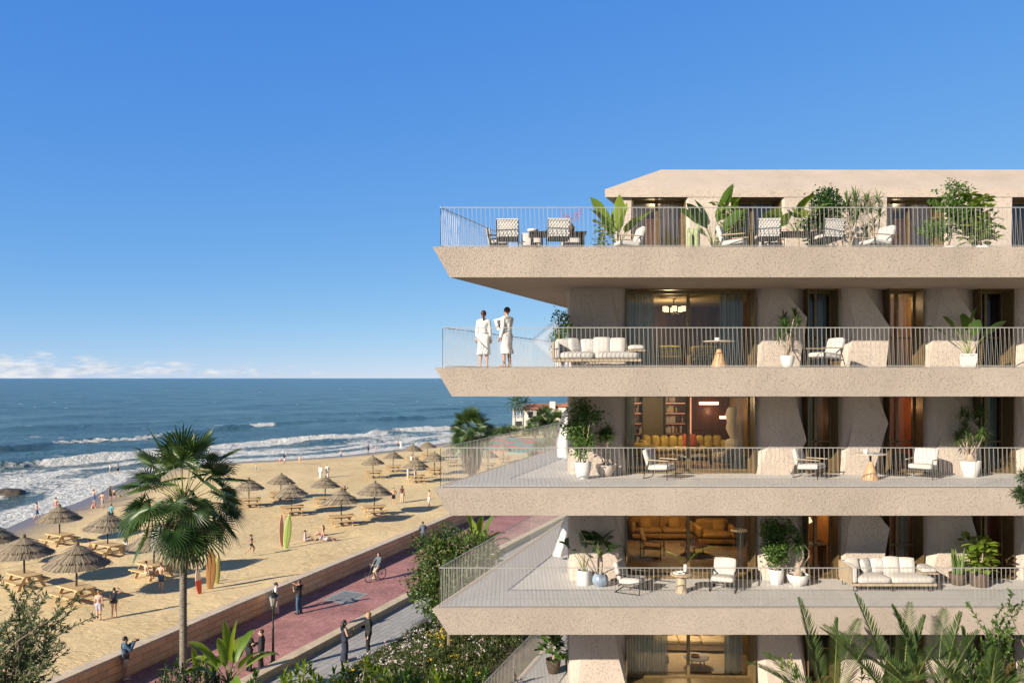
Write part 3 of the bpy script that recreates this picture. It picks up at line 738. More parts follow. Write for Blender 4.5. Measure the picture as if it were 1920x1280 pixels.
# ---- penthouse behind the roof terrace
zt = DECKS[0]; ZE = 14.6 + 6.2; YP = 27.5; YPW = 28.15; XP = 3.2; SP = .40
def px_(y, o=0): return XP + SP * (y - YP) + o
PW_ = [(4.15, 6.0), (7.55, 9.3), (12.9, 14.9), (17.2, 19.6)]; xs = [3.62] + [v for w2 in PW_ for v in w2] + [XR - .4]
for i in range(0, len(xs), 2):
    a, b_ = xs[i], xs[i + 1]
    mb = pier(a, b_, zt + .02, ZE, YP + (.14 if i == 0 else .02), YPW + .2, [(.12, .05, .2, .1), (.1, .05, .15, .1), (.06, .03, .1, .05), .5])
    mb.build('wall_pier', M_['plaster'], bld)
for a, b_ in PW_:
    window(a, b_, zt + .02, ZE, YPW, [a + (b_ - a) * .5], .5, g='glass_roof')
mb = MB(); mb.prism([(3.75, YPW + .2), (4.0, YPW + .2), (9.0, YB - 1), (8.75, YB - 1)][::-1], zt + .02, ZE); mb.build('side_wall', M_['plaster'], bld)
mb = MB(); mb.box(4.1, XR - .5, 31.2, 31.5, zt + .02, ZE); mb.build('room_wall', M_['ochrewall'], bld)
# hipped roof with a thin fascia
e0, e1, e2 = ZE, ZE + .26, 22.26
mb = MB()
lo = [(XP, YP), (XR, YP), (XR, YB), (px_(YB), YB)]
vs = [(x, y, e0) for x, y in lo] + [(x - (0.02 if i in (0, 3) else 0), y - (.02 if i < 2 else 0), e1) for i, (x, y) in enumerate(lo)] + [(5.48, 29.5, e2), (XR, 29.5, e2), (XR, YB, e2), (px_(YB) + 1.6, YB, e2)]
mb.add(vs, [(3, 2, 1, 0)] + [(i, (i + 1) % 4, 4 + (i + 1) % 4, 4 + i) for i in range(4)] + [(4 + i, 4 + (i + 1) % 4, 8 + (i + 1) % 4, 8 + i) for i in range(4)] + [(8, 9, 10, 11)])
mb.m[0] = 1
mb.build('roof', [plaster('roof_plaster', (.53, .443, .375), .014), M_['bronze_dk']], bld)

# ---- rooms behind the glass
def room(lv, x0, x1, yb, wall, floor, ceil, left=None, right=None):
    z0 = DECKS[lv] + .021; z1 = DECKS[lv - 1] - TH - .003
    mb = MB(); mb.box(x0, x1, YWIN + .1, yb, z0, z0 + .006); mb.build('room_floor', M_[floor], bld)
    mb = MB(); mb.box(x0, x1, YWIN + .06, yb, z1 - .03, z1); mb.build('room_ceiling', M_[ceil], bld)
    mb = MB(); mb.box(x0 - .05, x1 + .05, yb, yb + .1, z0, z1 - .03); mb.build('room_wall', M_[wall], bld)
    for x, mm in ((x0, left), (x1, right)):
        mb = MB(); mb.box(x - .05, x + .05, YWIN + .21, yb, z0 + .007, z1 - .031); mb.build('room_partition', M_[mm or wall], bld)
room(1, 3.35, 8.6, 31.5, 'walnut', 'parquet', 'ceil'); room(1, 9.0, 11.0, 29.5, 'darkwall', 'parquet', 'ceil'); room(1, 11.1, 13.6, 28.5, 'ochrewall', 'parquet', 'ceil'); room(1, 13.8, 17, 30, 'darkwall', 'parquet', 'darkwall')
room(2, 3.35, 8.6, 31.8, 'olive_panel', 'parquet', 'ceil'); room(2, 9.0, 11.0, 29.5, 'walnut', 'parquet', 'ceil'); room(2, 11.1, 13.6, 28.8, 'terracotta', 'parquet', 'ceil'); room(2, 13.8, 17, 29, 'darkwall', 'parquet', 'ceil')
room(3, 3.35, 9.0, 32.6, 'walnut', 'parquet', 'ceil'); room(3, 9.1, 11.0, 29.5, 'ochrewall', 'parquet', 'ceil'); room(3, 11.1, 13.6, 29.5, 'walnut', 'parquet', 'ceil'); room(3, 13.8, 17, 30, 'walnut_red', 'parquet', 'ceil')
room(4, 3.35, 8.6, 31.8, 'olive_panel', 'parquet', 'ceil'); room(4, 9.0, 17, 30, 'walnut', 'parquet', 'ceil')

def curtain(x0, x1, y, z0, z1, m='curtain', folds=9, d=.05):
    mb = MB(); n = folds * 6
    vs = []
    for i in range(n + 1):
        x = x0 + (x1 - x0) * i / n; yy_ = y + d * math.sin(i / n * folds * 2 * math.pi) + d * .5 * math.sin(i * .7)
        vs += [(x, yy_, z0), (x, yy_, z1)]
    mb.add(vs, [(2 * i, 2 * i + 2, 2 * i + 3, 2 * i + 1) for i in range(n)])
    return mb.build('curtain', M_[m], bld, smooth=True)
def H(lv): return DECKS[lv] + .04, DECKS[lv - 1] - TH - .04
z0, z1 = H(1)
curtain(3.7, 4.6, 26.0, z0, z1); curtain(6.75, 7.5, 26.05, z0, z1, 'curtain', 8); curtain(9.35, 10.2, 26.0, z0, z1, 'curtain', 8)
curtain(12.2, 12.85, 26.0, z0, z1, 'sheer', 7)
z0, z1 = H(2)
curtain(3.66, 3.98, 26.0, z0, z1, 'curtain', 4); curtain(7.2, 7.5, 26.05, z0, z1, 'sheer', 4); curtain(9.35, 9.72, 26.0, z0, z1, 'curtain', 4); curtain(14.78, 15.7, 26.0, z0, z1, 'curtain', 9)
z0, z1 = H(3)
curtain(7.3, 7.55, 26.05, z0, z1, 'sheer', 4); curtain(12.55, 12.85, 26.0, z0, z1, 'curtain', 4)
z0, z1 = H(4)
curtain(3.7, 5.05, 26.0, z0, z1, 'curtain', 14); curtain(6.9, 7.5, 26.05, z0, z1, 'curtain', 8)
for k, (a, b_) in enumerate(PW_):
    curtain(b_ - .75, b_ - .1, YPW + .2, zt + .05, ZE - .05, 'sheer2', 7)
    if k != 1: curtain(a + .1, a + .55, YPW + .2, zt + .05, ZE - .05, 'sheer2', 6)

# ---- built-in joinery of the library room (level 2) and glowing niches
z0 = DECKS[2] + .03; zt2 = DECKS[1] - TH - .04; yb = 31.78
def shelves(name, x0, x1, y0, y1, z0, z1, rows, m):
    mb = MB(); mb.box(x0, x1, y1 - .02, y1, z0, z1); mb.box(x0, x0 + .03, y0, y1 - .02, z0, z1); mb.box(x1 - .03, x1, y0, y1 - .02, z0, z1)
    for k in range(rows + 1):
        z = z0 + (z1 - z0 - .03) * k / rows; mb.box(x0 + .03, x1 - .03, y0, y1 - .02, z, z + .03)
    o = mb.build(name, M_[m], bld)
    return o
def books(x0, x1, y, z, seed, parent, cols=('cream', 'travertine', 'throw', 'bronze', 'rust')):
    q = random.Random(seed); mb = MB(); x = x0; ms = [M_[c] for c in cols]
    while x < x1 - .04:
        w_ = q.uniform(.025, .06); h = q.uniform(.18, .28); mb.box(x, x + w_ - .004, y, y + .18, z, z + h, q.randrange(len(ms))); x += w_
        if q.random() < .18: x += q.uniform(.08, .25)
    mb.build('books', ms, parent)
for (x0, x1) in ((4.6, 5.15), (6.0, 6.9)):
    s_ = shelves('bookcase', x0, x1, yb - .35, yb, z0, zt2, 6, 'walnut_red' if x0 > 5 else 'walnut')
    for k in range(6):
        zz_ = z0 + (zt2 - z0 - .03) * k / 6 + .032
        books(x0 + .06, x0 + (x1 - x0) * rnd.uniform(.5, .95), yb - .26, zz_, k + int(x0 * 10), s_)
        mb = MB(); mb.box(x0 + .05, x1 - .05, yb - .045, yb - .025, zz_ + (zt2 - z0) / 6 - .06, zz_ + (zt2 - z0) / 6 - .045); mb.build('shelf_light', mat('shelf_glow', (.9, .5, .3), emit=(1, .35, .16), estr=1.6), s_)
mb = MB(); mb.box(7.0, 8.5, yb - .3, yb - .02, z0, zt2); mb.build('wall_panelling', M_['walnut_red'], bld)
for (a, b_, c_) in ((7.35, 8.1, 1.95), (8.15, 8.55, 1.4)):
    mb = MB(); mb.box(a, b_, yb - .335, yb - .305, z0 + c_, z0 + c_ + .1); mb.build('wall_light', M_['glow'], bld)
mb = MB(); mb.box(6.93, 7.03, yb - .36, yb - .31, z0, zt2); mb.build('wall_light', mat('soft_column_glow', (.7, .35, .22), emit=(1, .4, .22), estr=.5), bld)
# shelves glimpsed through the small windows of level 3
for x0, x1, y in ((11.3, 12.2, 29.4), (14.2, 15.6, 29.9)):
    s_ = shelves('bookcase', x0, x1, y - .35, y, DECKS[3] + .03, DECKS[2] - TH - .04, 8, 'wood')
    for k in range(8): books(x0 + .05, x1 - .1, y - .25, DECKS[3] + .03 + (DECKS[2] - TH - .1 - DECKS[3]) * k / 8 + .035, k + 90, s_)
mb = MB(); mb.box(7.2, 8.7, 32.55, 32.58, DECKS[3] + 1.75, DECKS[3] + 2.3); mb.build('wall_panel', M_['terracotta'], bld)
# warm lights for the room glow; most are added without a visible lamp
def lamp(loc, e, r=.12, col=(1, .66, .36)):
    l = bpy.data.lights.new('room_glow_light', 'POINT'); l.energy = e; l.color = col; l.shadow_soft_size = r
    l.energy = e * .66; o = bpy.data.objects.new('room_glow_light', l); COL.objects.link(o); o.location = loc; o.parent = bld
W_ = (1, .74, .44)
lamp((5.6, 28.6, DECKS[1] + 1.7), 60, col=W_); lamp((12.3, 27.3, DECKS[1] + 2.2), 32, col=W_); lamp((5.9, 28.6, DECKS[2] + 2.3), 120, col=W_); lamp((7.8, 31.0, DECKS[2] + 1.7), 8, .05, (1, .45, .22))
lamp((12.3, 27.3, DECKS[2] + 2.1), 20, .1, (1, .55, .25)); lamp((10.3, 28.3, DECKS[2] + 1.6), 8); lamp((6.2, 29.4, DECKS[3] + 2.3), 105, col=W_); lamp((10.2, 28.2, DECKS[3] + 2.0), 26, .1, (1, .6, .3)); lamp((12.3, 28.3, DECKS[3] + 2.0), 18, .1, (1, .6, .3)); lamp((15, 28.3, DECKS[3] + 2.0), 10, .1, (1, .6, .3))
lamp((6.0, 28.2, DECKS[4] + 2.2), 120, .2, (1, .78, .52)); lamp((5.2, 29.5, DECKS[0] + 2.2), 45, .2, W_); lamp((14, 29.5, DECKS[0] + 2.2), 45, .2, W_)
# ------------------------------------------------------------------ furniture of the terraces and rooms
def pillow_mb(w, h, t, M=None, mb=None, n=8):
    mb = mb or MB(); vs = []; fs = []
    for s in (1, -1):
        for j in range(n + 1):
            for i in range(n + 1):
                u = 2 * i / n - 1; v = 2 * j / n - 1
                k = (1 - u ** 4) * (1 - v ** 4); pin = 1 - .10 * (1 - abs(u)) * v * v - .10 * (1 - abs(v)) * u * u
                p = V((u * w / 2 * (1 - .07 * (1 - v * v)) ** -1 * .96, s * t / 2 * k ** .6, v * h / 2 * (1 - .07 * (1 - u * u)) ** -1 * .96))
                vs.append(M @ p if M is not None else p)
    o = (n + 1) ** 2
    for j in range(n):
        for i in range(n):
            a = j * (n + 1) + i
            fs.append((a, a + 1, a + n + 2, a + n + 1)); fs.append((o + a, o + a + n + 1, o + a + n + 2, o + a + 1))
    mb.add(vs, fs); return mb
def throw_pillow(loc, rz, tilt, size, label, m='throw', group='throw pillows on the terrace sofas'):
    mb = pillow_mb(size, size, size * .36, Matrix.Translation((0, 0, size * .46)) @ Matrix.Rotation(tilt, 4, 'X'))
    o = mb.build('throw_pillow', M_[m], smooth=True); o.location = loc; o.rotation_euler = (0, 0, rz)
    return tag(o, label, 'pillow', group)

def make_armchair(style='wood'):
    t = empty('outdoor_armchair'); tag(t, 'armchair', 'armchair')
    fm = M_['iron']; am = M_['wood_pale'] if style == 'wood' else M_['iron']
    for s in (-1, 1):
        mb = MB(); x = s * .36
        if style == 'box':
            mb.tube([(x, -.36, 0.012), (x, -.36, .56), (x, .36, .52), (x, .40, .012), (x, -.36, .012)], .015, 5)
        else:
            mb.tube([(x, -.33, 0), (x, -.34, .55)], .014, 5); mb.tube([(x, .42, 0), (x, .24, .53)], .014, 5); mb.tube([(x, -.335, .27), (x, .34, .21)], .013, 5)
        mb.build('side_frame', fm, t)
        a = MB(); a.rbox(x - .03, x + .03, -.38, .32, .55, .58, .014, n=4); a.build('armrest', am, t, autos=True)
    mb = MB(); mb.box(-.345, .345, -.33, -.30, .24, .27); mb.box(-.345, .345, .28, .31, .19, .22); mb.tube([(-.35, .405, .012), (.35, .405, .012)], .012, 5)
    for k in range(5): mb.tube([(-.3 + .15 * k, -.31, .265), (-.3 + .15 * k, .29, .215)], .008, 4)
    mb.build('cross_frame', fm, t)
    c = MB(); c.rbox(-.33, .33, -.38, .28, .27, .42, .05, puff=.02, M=Matrix.Rotation(R(-4), 4, 'X')); c.build('seat_cushion', M_['fabric'], t, smooth=True)
    c = MB(); c.rbox(-.33, .33, -.07, .07, 0, .52, .05, puff=.02, M=Matrix.Translation((0, .27, .36)) @ Matrix.Rotation(R(-17), 4, 'X')); c.build('back_cushion', M_['fabric'], t, smooth=True)
    return t
def make_sofa():
    t = empty('terrace_sofa'); tag(t, 'sofa', 'sofa')
    w, d = 2.5, .96; mb = MB()
    mb.box(-w / 2, w / 2, -d / 2, d / 2, .17, .235)
    mb.build('base_frame', M_['wood_pale'], t)
    for x in (-w / 2 + .12, -.02, w / 2 - .15):
        for y in (-d / 2 + .08, d / 2 - .08):
            l = MB(); l.tube([(x - .05, y, .012), (x + .05, y, .012), (x + .05, y, .168), (x - .05, y, .168), (x - .05, y, .012)], .012, 4); l.build('leg', M_['iron'], t)
    def slats(p, q, z0, z1):
        m2 = MB(); p = V(p); q = V(q); n = int((q - p).length / .035)
        for k in range(n + 1):
            a = p.lerp(q, k / n); m2.box(a.x - .009, a.x + .009, a.y - .009, a.y + .009, z0, z1)
        m2.tube([(p.x, p.y, z1), (q.x, q.y, z1)], .02, 4); m2.tube([(p.x, p.y, z0 + .2), (q.x, q.y, z0 + .2)], .011, 4)
        return m2
    slats((-w / 2 - .012, -d / 2 + .02, 0), (-w / 2 - .012, d / 2 - .02, 0), .24, .72).build('arm_panel', M_['wood_pale'], t)
    slats((-w / 2 + .02, d / 2 + .012, 0), (w / 2 - .5, d / 2 + .012, 0), .24, .72).build('back_panel', M_['wood_pale'], t)
    c = MB(); c.rbox(-w / 2 + .01, -w / 2 + .17, -d / 2 + .01, d / 2 - .01, .24, .74, .06, puff=.01); c.build('arm_cushion', M_['fabric'], t, smooth=True)
    for a, b_ in ((-w / 2 + .18, -.09), (-.07, w / 2 - .05)):
        c = MB(); c.rbox(a, b_, -d / 2 - .02, d / 2 - .2, .24, .43, .07, puff=.045); c.build('seat_cushion', M_['fabric'], t, smooth=True)
    for k, (a, b_) in enumerate(((-w / 2 + .18, -.42), (-.40, .30), (.32, w / 2 - .35))):
        c = MB(); c.rbox(a, b_, -.08, .08, 0, .42, .07, puff=.03, M=Matrix.Translation((0, d / 2 - .16, .37)) @ Matrix.Rotation(R(-9), 4, 'X')); c.build('back_cushion', M_['fabric'], t, smooth=True)
    s_ = MB(); s_.box(w / 2 - .34, w / 2 + .16, -d / 2 + .2, d / 2 - .02, .47, .50); s_.box(w / 2 - .03, w / 2 - .0, -.1, .3, .24, .468); s_.build('side_shelf', M_['wood_pale'], t)
    c = MB(); c.rbox(w / 2 - .30, w / 2 + .14, -d / 2 + .22, d / 2 - .04, .505, .64, .06, puff=.03); c.build('bolster', M_['fabric'], t, smooth=True)
    return t
def make_cone_table():
    t = empty('cone_table'); tag(t, 'table', 'table')
    mb = MB(); mb.lathe([(.235, 0), (.235, .015), (.06, .52), (.055, .525)], 28); mb.build('base', M_['cone'], t, autos=True)
    mb = MB(); mb.lathe([(.032, .526), (.032, .735)], 14); mb.build('column', M_['iron'], t, autos=True)
    mb = MB(); mb.lathe([(.40, .736), (.455, .745), (.46, .76), (.45, .765)], 36); mb.build('tabletop', M_['travertine'], t, autos=True)
    return t
def make_woven_chair():
    t = empty('woven_dining_chair'); tag(t, 'chair', 'dining chair')
    w = .62; fm = M_['iron']
    for s in (-1, 1):
        x = s * w / 2
        l = MB(); l.tube([(x, -.28, 0), (x, -.28, .62)], .014, 5); l.build('leg', fm, t)
        l = MB(); l.tube([(x, .24, 0), (x, .26, .42), (x, .36, .90)], .014, 5); l.build('leg', fm, t)
        a = MB(); a.tube([(x, -.28, .62), (x, .30, .66)], .02, 6); a.build('armrest', fm, t)
    mb = MB(); mb.box(-w / 2, w / 2, -.28, .27, .36, .40); mb.build('seat_frame', fm, t)
    c = MB(); c.rbox(-w / 2 + .02, w / 2 - .02, -.29, .22, .40, .52, .05, puff=.02); c.build('seat_cushion', M_['fabric'], t, smooth=True)
    def bp(x, v, o=0): return V((x, .262 + .10 * v + o, .42 + .48 * v))
    mb = MB(); n = 8
    for k in range(n):                                           # horizontal straps woven over and under vertical ones
        v = (k + .5) / n; pts = []
        for i in range(15):
            x = -w / 2 + w * i / 14; pts.append(bp(x, v, .012 * (1 if (i + k) % 2 else -1)))
        for i in range(14):
            p, q = pts[i], pts[i + 1]; h = V((0, .006, .021))
            mb.add([p - h, q - h, q + h, p + h], [(0, 1, 2, 3)])
    for i in range(7):
        x = -w / 2 + w * (i + .5) / 7
        for k in range(n):
            p = bp(x, k / n); q = bp(x, (k + 1) / n); mb.add([p - V((.014, 0, 0)), p + V((.014, 0, 0)), q + V((.014, 0, 0)), q - V((.014, 0, 0))], [(0, 1, 2, 3)])
    mb.build('woven_back', M_['strap'], t)
    mb = MB(); mb.tube([bp(-w / 2, 1), bp(w / 2, 1)], .02, 6); mb.build('top_rail', M_['strap'], t)
    c = MB(); c.rbox(-w / 2 + .03, w / 2 - .03, -.05, .05, 0, .42, .04, puff=.02, M=Matrix.Translation((0, .21, .46)) @ Matrix.Rotation(R(-12), 4, 'X')); c.build('back_cushion', M_['fabric'], t, smooth=True)
    return t
def make_long_table(w=1.7, d=.9, h=.70):
    t = empty('dining_table'); tag(t, 'table', 'dining table')
    mb = MB(); mb.rbox(-w / 2, w / 2, -d / 2, d / 2, h - .06, h, .02, n=4); mb.build('tabletop', M_['bronze_dk'], t, autos=True)
    for sx in (-1, 1):
        for sy in (-1, 1):
            l = MB(); l.box(sx * (w / 2 - .1) - .035, sx * (w / 2 - .1) + .035, sy * (d / 2 - .1) - .035, sy * (d / 2 - .1) + .035, 0, h - .061); l.build('leg', M_['bronze_dk'], t)
    return t
D0, D1, D2, D3, D4 = [z + .021 for z in DECKS]
u = []; ac = make_armchair()
place(ac, u, V((9.2, 23.55, D1)), R(-72), 'white cushioned armchair between the cone table and the dracaena pot, third terrace up', 'cushioned terrace armchairs')
place(ac, u, V((4.46, 24.0, D2)), R(58), 'white cushioned armchair with timber arms in front of the mustard sofa window', 'cushioned terrace armchairs')
place(ac, u, V((9.0, 24.15, D2)), R(50), 'white timber-armed armchair left of the cone table, below the single narrow window', 'cushioned terrace armchairs')
place(ac, u, V((12.35, 24.1, D2)), R(-42), 'white timber-armed armchair right of the cone table, near the tall white pot', 'cushioned terrace armchairs')
place(ac, u, V((3.45, 23.9, D0)), R(-80), 'white armchair on roof terrace in front of the first penthouse window', 'cushioned terrace armchairs')
place(ac, u, V((6.55, 23.7, D0)), R(65), 'white armchair on roof terrace under the big banana plant', 'cushioned terrace armchairs')
place(ac, u, V((10.75, 23.7, D0)), R(-75), 'white armchair on roof terrace under the yucca, right of the dining set', 'cushioned terrace armchairs')
ub = []; ab = make_armchair('box')
place(ab, ub, V((3.55, 23.75, D3)), R(62), 'black metal framed armchair beside the blue glazed pot, back turned left', 'black framed armchairs')
place(ab, ub, V((6.32, 23.95, D3)), R(-22), 'black metal framed armchair right of the round side table, facing out', 'black framed armchairs')
us = []; sf = make_sofa()
SOFA1, SOFA2 = V((2.46, 23.5, D1)), V((11.3, 24.15, D3))
place(sf, us, SOFA1, 0, 'off-white slatted terrace sofa near the robed couple', 'slatted terrace sofas')
place(sf, us, SOFA2, 0, 'off-white slatted terrace sofa beside the snake plant on the lower terrace', 'slatted terrace sofas')
for so_, nm in ((SOFA1, 'upper'), (SOFA2, 'lower')):
    for dx, dy, rz, tl, s_, m, lb in ((-.62, .06, .6, .3, .46, 'throw', 'crumpled grey pillow leaning at the arm end of the %s sofa'), (-.95, .2, .15, .25, .44, 'fabric', 'white pillow in the arm corner of the %s sofa'),
                                      (.18, .12, -.1, .32, .50, 'fabric', 'white pillow at the middle of the %s sofa'), (.62, .1, -.25, .34, .48, 'fabric', 'white pillow at the open end of the %s sofa'), (-.22, .16, .1, .28, .44, 'throw', 'shadowed grey pillow left of centre on the %s sofa')):
        throw_pillow(so_ + V((dx, dy, .43)), rz, -tl, s_, lb % (nm + ' terrace'), m)
uc = []; ct = make_cone_table()
place(ct, uc, V((6.02, 23.3, D1)), 0, 'pale round table on a wooden cone, carrying one white cup', 'cone tables')
place(ct, uc, V((10.62, 23.75, D2)), 0, 'pale round table on a wooden cone between two white armchairs', 'cone tables')
def cup(loc, label, r=.05, h=.09, m='ceramic', cat='cup', nm='cup'):
    mb = MB(); mb.lathe([(r * .75, 0), (r, h * .3), (r, h), (r * .88, h), (r * .85, h * .2), (.002, h * .15)], 14, cap=False); mb.add([], [])
    o = mb.build(nm, M_[m], smooth=True); o.location = loc; return tag(o, label, cat)
cup(V((5.95, 23.25, D1 + .766)), 'white cup on the cone table of the third terrace', .075, .09)
cup(V((10.45, 23.7, D2 + .766)), 'white mug on the cone table between the two armchairs', .07, .12)
def book(loc, rz, label, m='bluegrey', s=(.3, .22, .03)):
    mb = MB(); mb.rbox(-s[0] / 2, s[0] / 2, -s[1] / 2, s[1] / 2, 0, s[2], .008, n=3); o = mb.build('book', M_[m]); o.location = loc; o.rotation_euler = (0, 0, rz); return tag(o, label, 'book')
book(V((10.72, 23.7, D2 + .766)), .3, 'dark magazine lying on the cone table between armchairs', 'bluegrey')
# round side table with vase and books, lower terrace
t = empty('side_table', (5.0, 23.65, D3), 0, 'round timber side table on a tapered drum base, lower terrace', 'side table')
mb = MB(); mb.lathe([(.20, 0), (.15, .1), (.135, .5)], 22); mb.build('base', M_['wood_pale'], t, autos=True)
mb = MB(); mb.lathe([(.30, .501), (.335, .515), (.335, .54), (.32, .55)], 30); mb.build('tabletop', M_['wood_pale'], t, autos=True)
book(V((4.92, 23.62, D3 + .551)), .2, 'lower white book in the pile on the round side table', 'paper', (.28, .2, .04))
book(V((4.94, 23.6, D3 + .592)), .5, 'grey-blue book topping the pile on the round side table', 'bluegrey', (.26, .18, .03))
# roof terrace dining sets
uw = []; wc = make_woven_chair(); ut = []; lt = make_long_table()
place(lt, ut, V((1.35, 24.0, D0)), 0, 'dark long dining table at the seaward end of the roof terrace', 'dark dining tables')
place(lt, ut, V((8.35, 24.0, D0)), 0, 'dark long dining table on the roof terrace under the big-leaved plants', 'dark dining tables')
for x, y, rz, lb in ((-.12, 23.2, 178, 'leftmost white woven chair with its back to the rail at the seaward table'), (1.32, 23.15, 182, 'second white woven chair with its back to the rail, beside the dark vase'),
                     (-.42, 24.3, 92, 'woven chair at the far left head of the seaward dining table'), (.62, 24.75, 0, 'woven chair on the far side of the seaward table, left place'),
                     (1.85, 24.75, 4, 'woven chair on the far side of the seaward table, right place'), (7.35, 23.15, 176, 'white woven chair with its back to the rail beside the banana plant table'),
                     (9.15, 23.2, 190, 'white woven chair with its back to the rail, right end of the second dining table'), (8.0, 24.75, 0, 'woven chair behind the second roof terrace dining table')):
    place(wc, uw, V((x, y, D0)), R(rz), lb, 'woven dining chairs on the roof terrace')
mb = MB(); mb.lathe([(.05, 0), (.14, .05), (.17, .11), (.155, .11), (.12, .05), (.01, .02)], 18, cap=False); o = mb.build('bowl', M_['ceramic'], smooth=True); o.location = (.62, 23.95, D0 + .7); tag(o, 'white bowl on the seaward roof terrace table', 'bowl')
mb = MB(); mb.lathe([(.05, 0), (.12, .08), (.13, .17), (.06, .25), (.05, .28)], 18); o = mb.build('vase', M_['darkpot'], smooth=True); o.location = (1.75, 23.9, D0 + .7); tag(o, 'dark round vase with pink flowering sprigs on roof terrace table', 'vase')
mb = MB()
for k in range(7):
    a = rnd.uniform(0, 6.3); tp = V((math.cos(a) * rnd.uniform(.1, .4), math.sin(a) * .2, rnd.uniform(.4, .75)))
    mb.tube([(0, 0, .26), tp * .6 + UP * .15, tp], .004, 3)
    for q in range(14):
        c_ = tp * rnd.uniform(.6, 1) + UP * .06 + V((rnd.gauss(0, .05), rnd.gauss(0, .05), rnd.gauss(0, .05))); mb.ell(c_, .016, .016, .016, 5, 3, 1)
sp_ = mb.build('flower_sprigs', [M_['stem'], mat('magenta_petals', (.45, .12, .22), .7)], o)
mb = MB(); mb.lathe([(.03, 0), (.1, .03), (.13, .06), (.12, .06), (.01, .02)], 16, cap=False); o = mb.build('fruit_bowl', M_['ceramic'], smooth=True); o.location = (8.15, 23.9, D0 + .7); tag(o, 'small dish of red fruit on the second roof table', 'fruit bowl')
for k in range(4):
    mb = MB(); mb.ell((0, 0, .04), .045, .045, .042, 10, 7); f_ = mb.build('red_fruit', mat('red_fruit', (.5, .04, .02), .4), o, smooth=True); f_.location = (.05 * math.cos(k * 1.6), .05 * math.sin(k * 1.6), .03)

# ---------------- furniture seen inside the rooms
def couch(name, label, loc, rz, w, d, h, m, group=None, seats=2, tuft=False, arms=True, curved=False):
    t = empty(name, loc, rz, label, 'sofa', group)
    mb = MB(); mb.rbox(-w / 2, w / 2, -d / 2, d / 2, .08, .28, .04, n=4); mb.build('base', M_[m], t, autos=True)
    for i in range(seats):
        a = -w / 2 + .12 + (w - .24) * i / seats; b_ = a + (w - .24) / seats - .012
        c = MB(); c.rbox(a, b_, -d / 2 - .02, d / 2 - .22, .285, .46, .07, puff=.03); c.build('seat_cushion', M_[m], t, smooth=True)
    n = int(w / .32) if tuft else seats
    for i in range(n):
        a = -w / 2 + .06 + (w - .12) * i / n; b_ = a + (w - .12) / n - .006
        c = MB(); c.rbox(a, b_, d / 2 - .26, d / 2, .285, h, .11 if tuft else .07, puff=.02); c.build('back_cushion', M_[m], t, smooth=True)
    if arms:
        for s in (-1, 1):
            c = MB(); x = s * (w / 2 - .03); c.rbox(x - .1, x + .1, -d / 2, d / 2 - .01, .29, h - .14, .09); c.build('armrest', M_[m], t, smooth=True)
    for sx in (-1, 1):
        for sy in (-1, 1):
            l = MB(); l.box(sx * (w / 2 - .12) - .025, sx * (w / 2 - .12) + .025, sy * (d / 2 - .1) - .025, sy * (d / 2 - .1) + .025, 0, .079); l.build('leg', M_['bronze_dk'], t)
    return t
def rug(loc, w, d, m, label):
    mb = MB(); mb.box(-w / 2, w / 2, -d / 2, d / 2, 0, .012); o = mb.build('rug', m); o.location = loc; return tag(o, label, 'rug')
def lowtable(name, loc, r, h, m, label, legs=3):
    t = empty(name, loc, 0, label, 'coffee table'); mb = MB(); mb.lathe([(r * .97, h - .04), (r, h - .03), (r, h - .008), (r * .97, h)], 28); mb.build('tabletop', M_[m], t, autos=True)
    for k in range(legs):
        a = 6.283 * k / legs + .3; l = MB(); l.tube([(math.cos(a) * r * .75, math.sin(a) * r * .75, 0), (math.cos(a) * r * .6, math.sin(a) * r * .6, h - .041)], .025, 6); l.build('leg', M_[m], t)
    return t
RF = [z + .028 for z in DECKS]
# level 1 : low lime seats, chandelier, lamp
def lime(loc, rz, w, label):
    t = empty('lounge_chair', loc, rz, label, 'lounge chair', 'lime lounge seats')
    c = MB(); c.rbox(-w / 2, w / 2, -.36, .34, .28, .44, .05, puff=.02); c.build('seat_cushion', M_['limefab'], t, smooth=True)
    c = MB(); c.rbox(-w / 2, w / 2, .22, .38, .42, .82, .05, puff=.02); c.build('back_cushion', M_['limefab'], t, smooth=True)
    for s in (-1, 1):
        l = MB(); x = s * (w / 2 + .04); l.tube([(x, -.36, 0), (x, -.36, .58), (x, .36, .62), (x, .40, 0)], .02, 5); l.build('side_frame', M_['walnut'], t)
    return t
lime(V((5.55, 28.2, RF[1])), R(-8), .85, 'lime upholstered lounge chair left of the cone table, behind glass'); lime(V((7.0, 28.4, RF[1])), R(6), 1.15, 'wide lime lounge seat behind the cone table, behind glass'); lime(V((4.75, 27.6, RF[1])), R(75), .7, 'wood framed lime chair seen from the side by the lamp')
t = empty('chandelier', (5.65, 28.0, RF[1] + 1.95), 0, 'black chandelier with lit drum shades in the third-floor room', 'chandelier')
mb = MB(); mb.tube([(0, 0, .02), (0, 0, .52)], .02, 6); mb.ell((0, 0, .5), .07, .07, .03, 10, 6); mb.build('stem', M_['iron'], t)
for k in range(6):
    a = 6.283 * k / 6 + .4; r = .36 if k % 2 else .28
    mb = MB(); mb.tube([(0, 0, .04), (math.cos(a) * r * .6, math.sin(a) * r * .6, -.03), (math.cos(a) * r, math.sin(a) * r, .04)], .012, 5); arm = mb.build('arm', M_['iron'], t)
    mb = MB(); mb.lathe([(.085, .05), (.085, .22)], 14, (math.cos(a) * r, math.sin(a) * r, 0), cap=False); mb.build('lamp_shade', M_['shade'], arm, smooth=True)
t = empty('table_lamp', (3.95, 26.9, RF[1] + .5), 0, 'pale cone shaded lamp by the left curtain of the third-floor room', 'lamp')
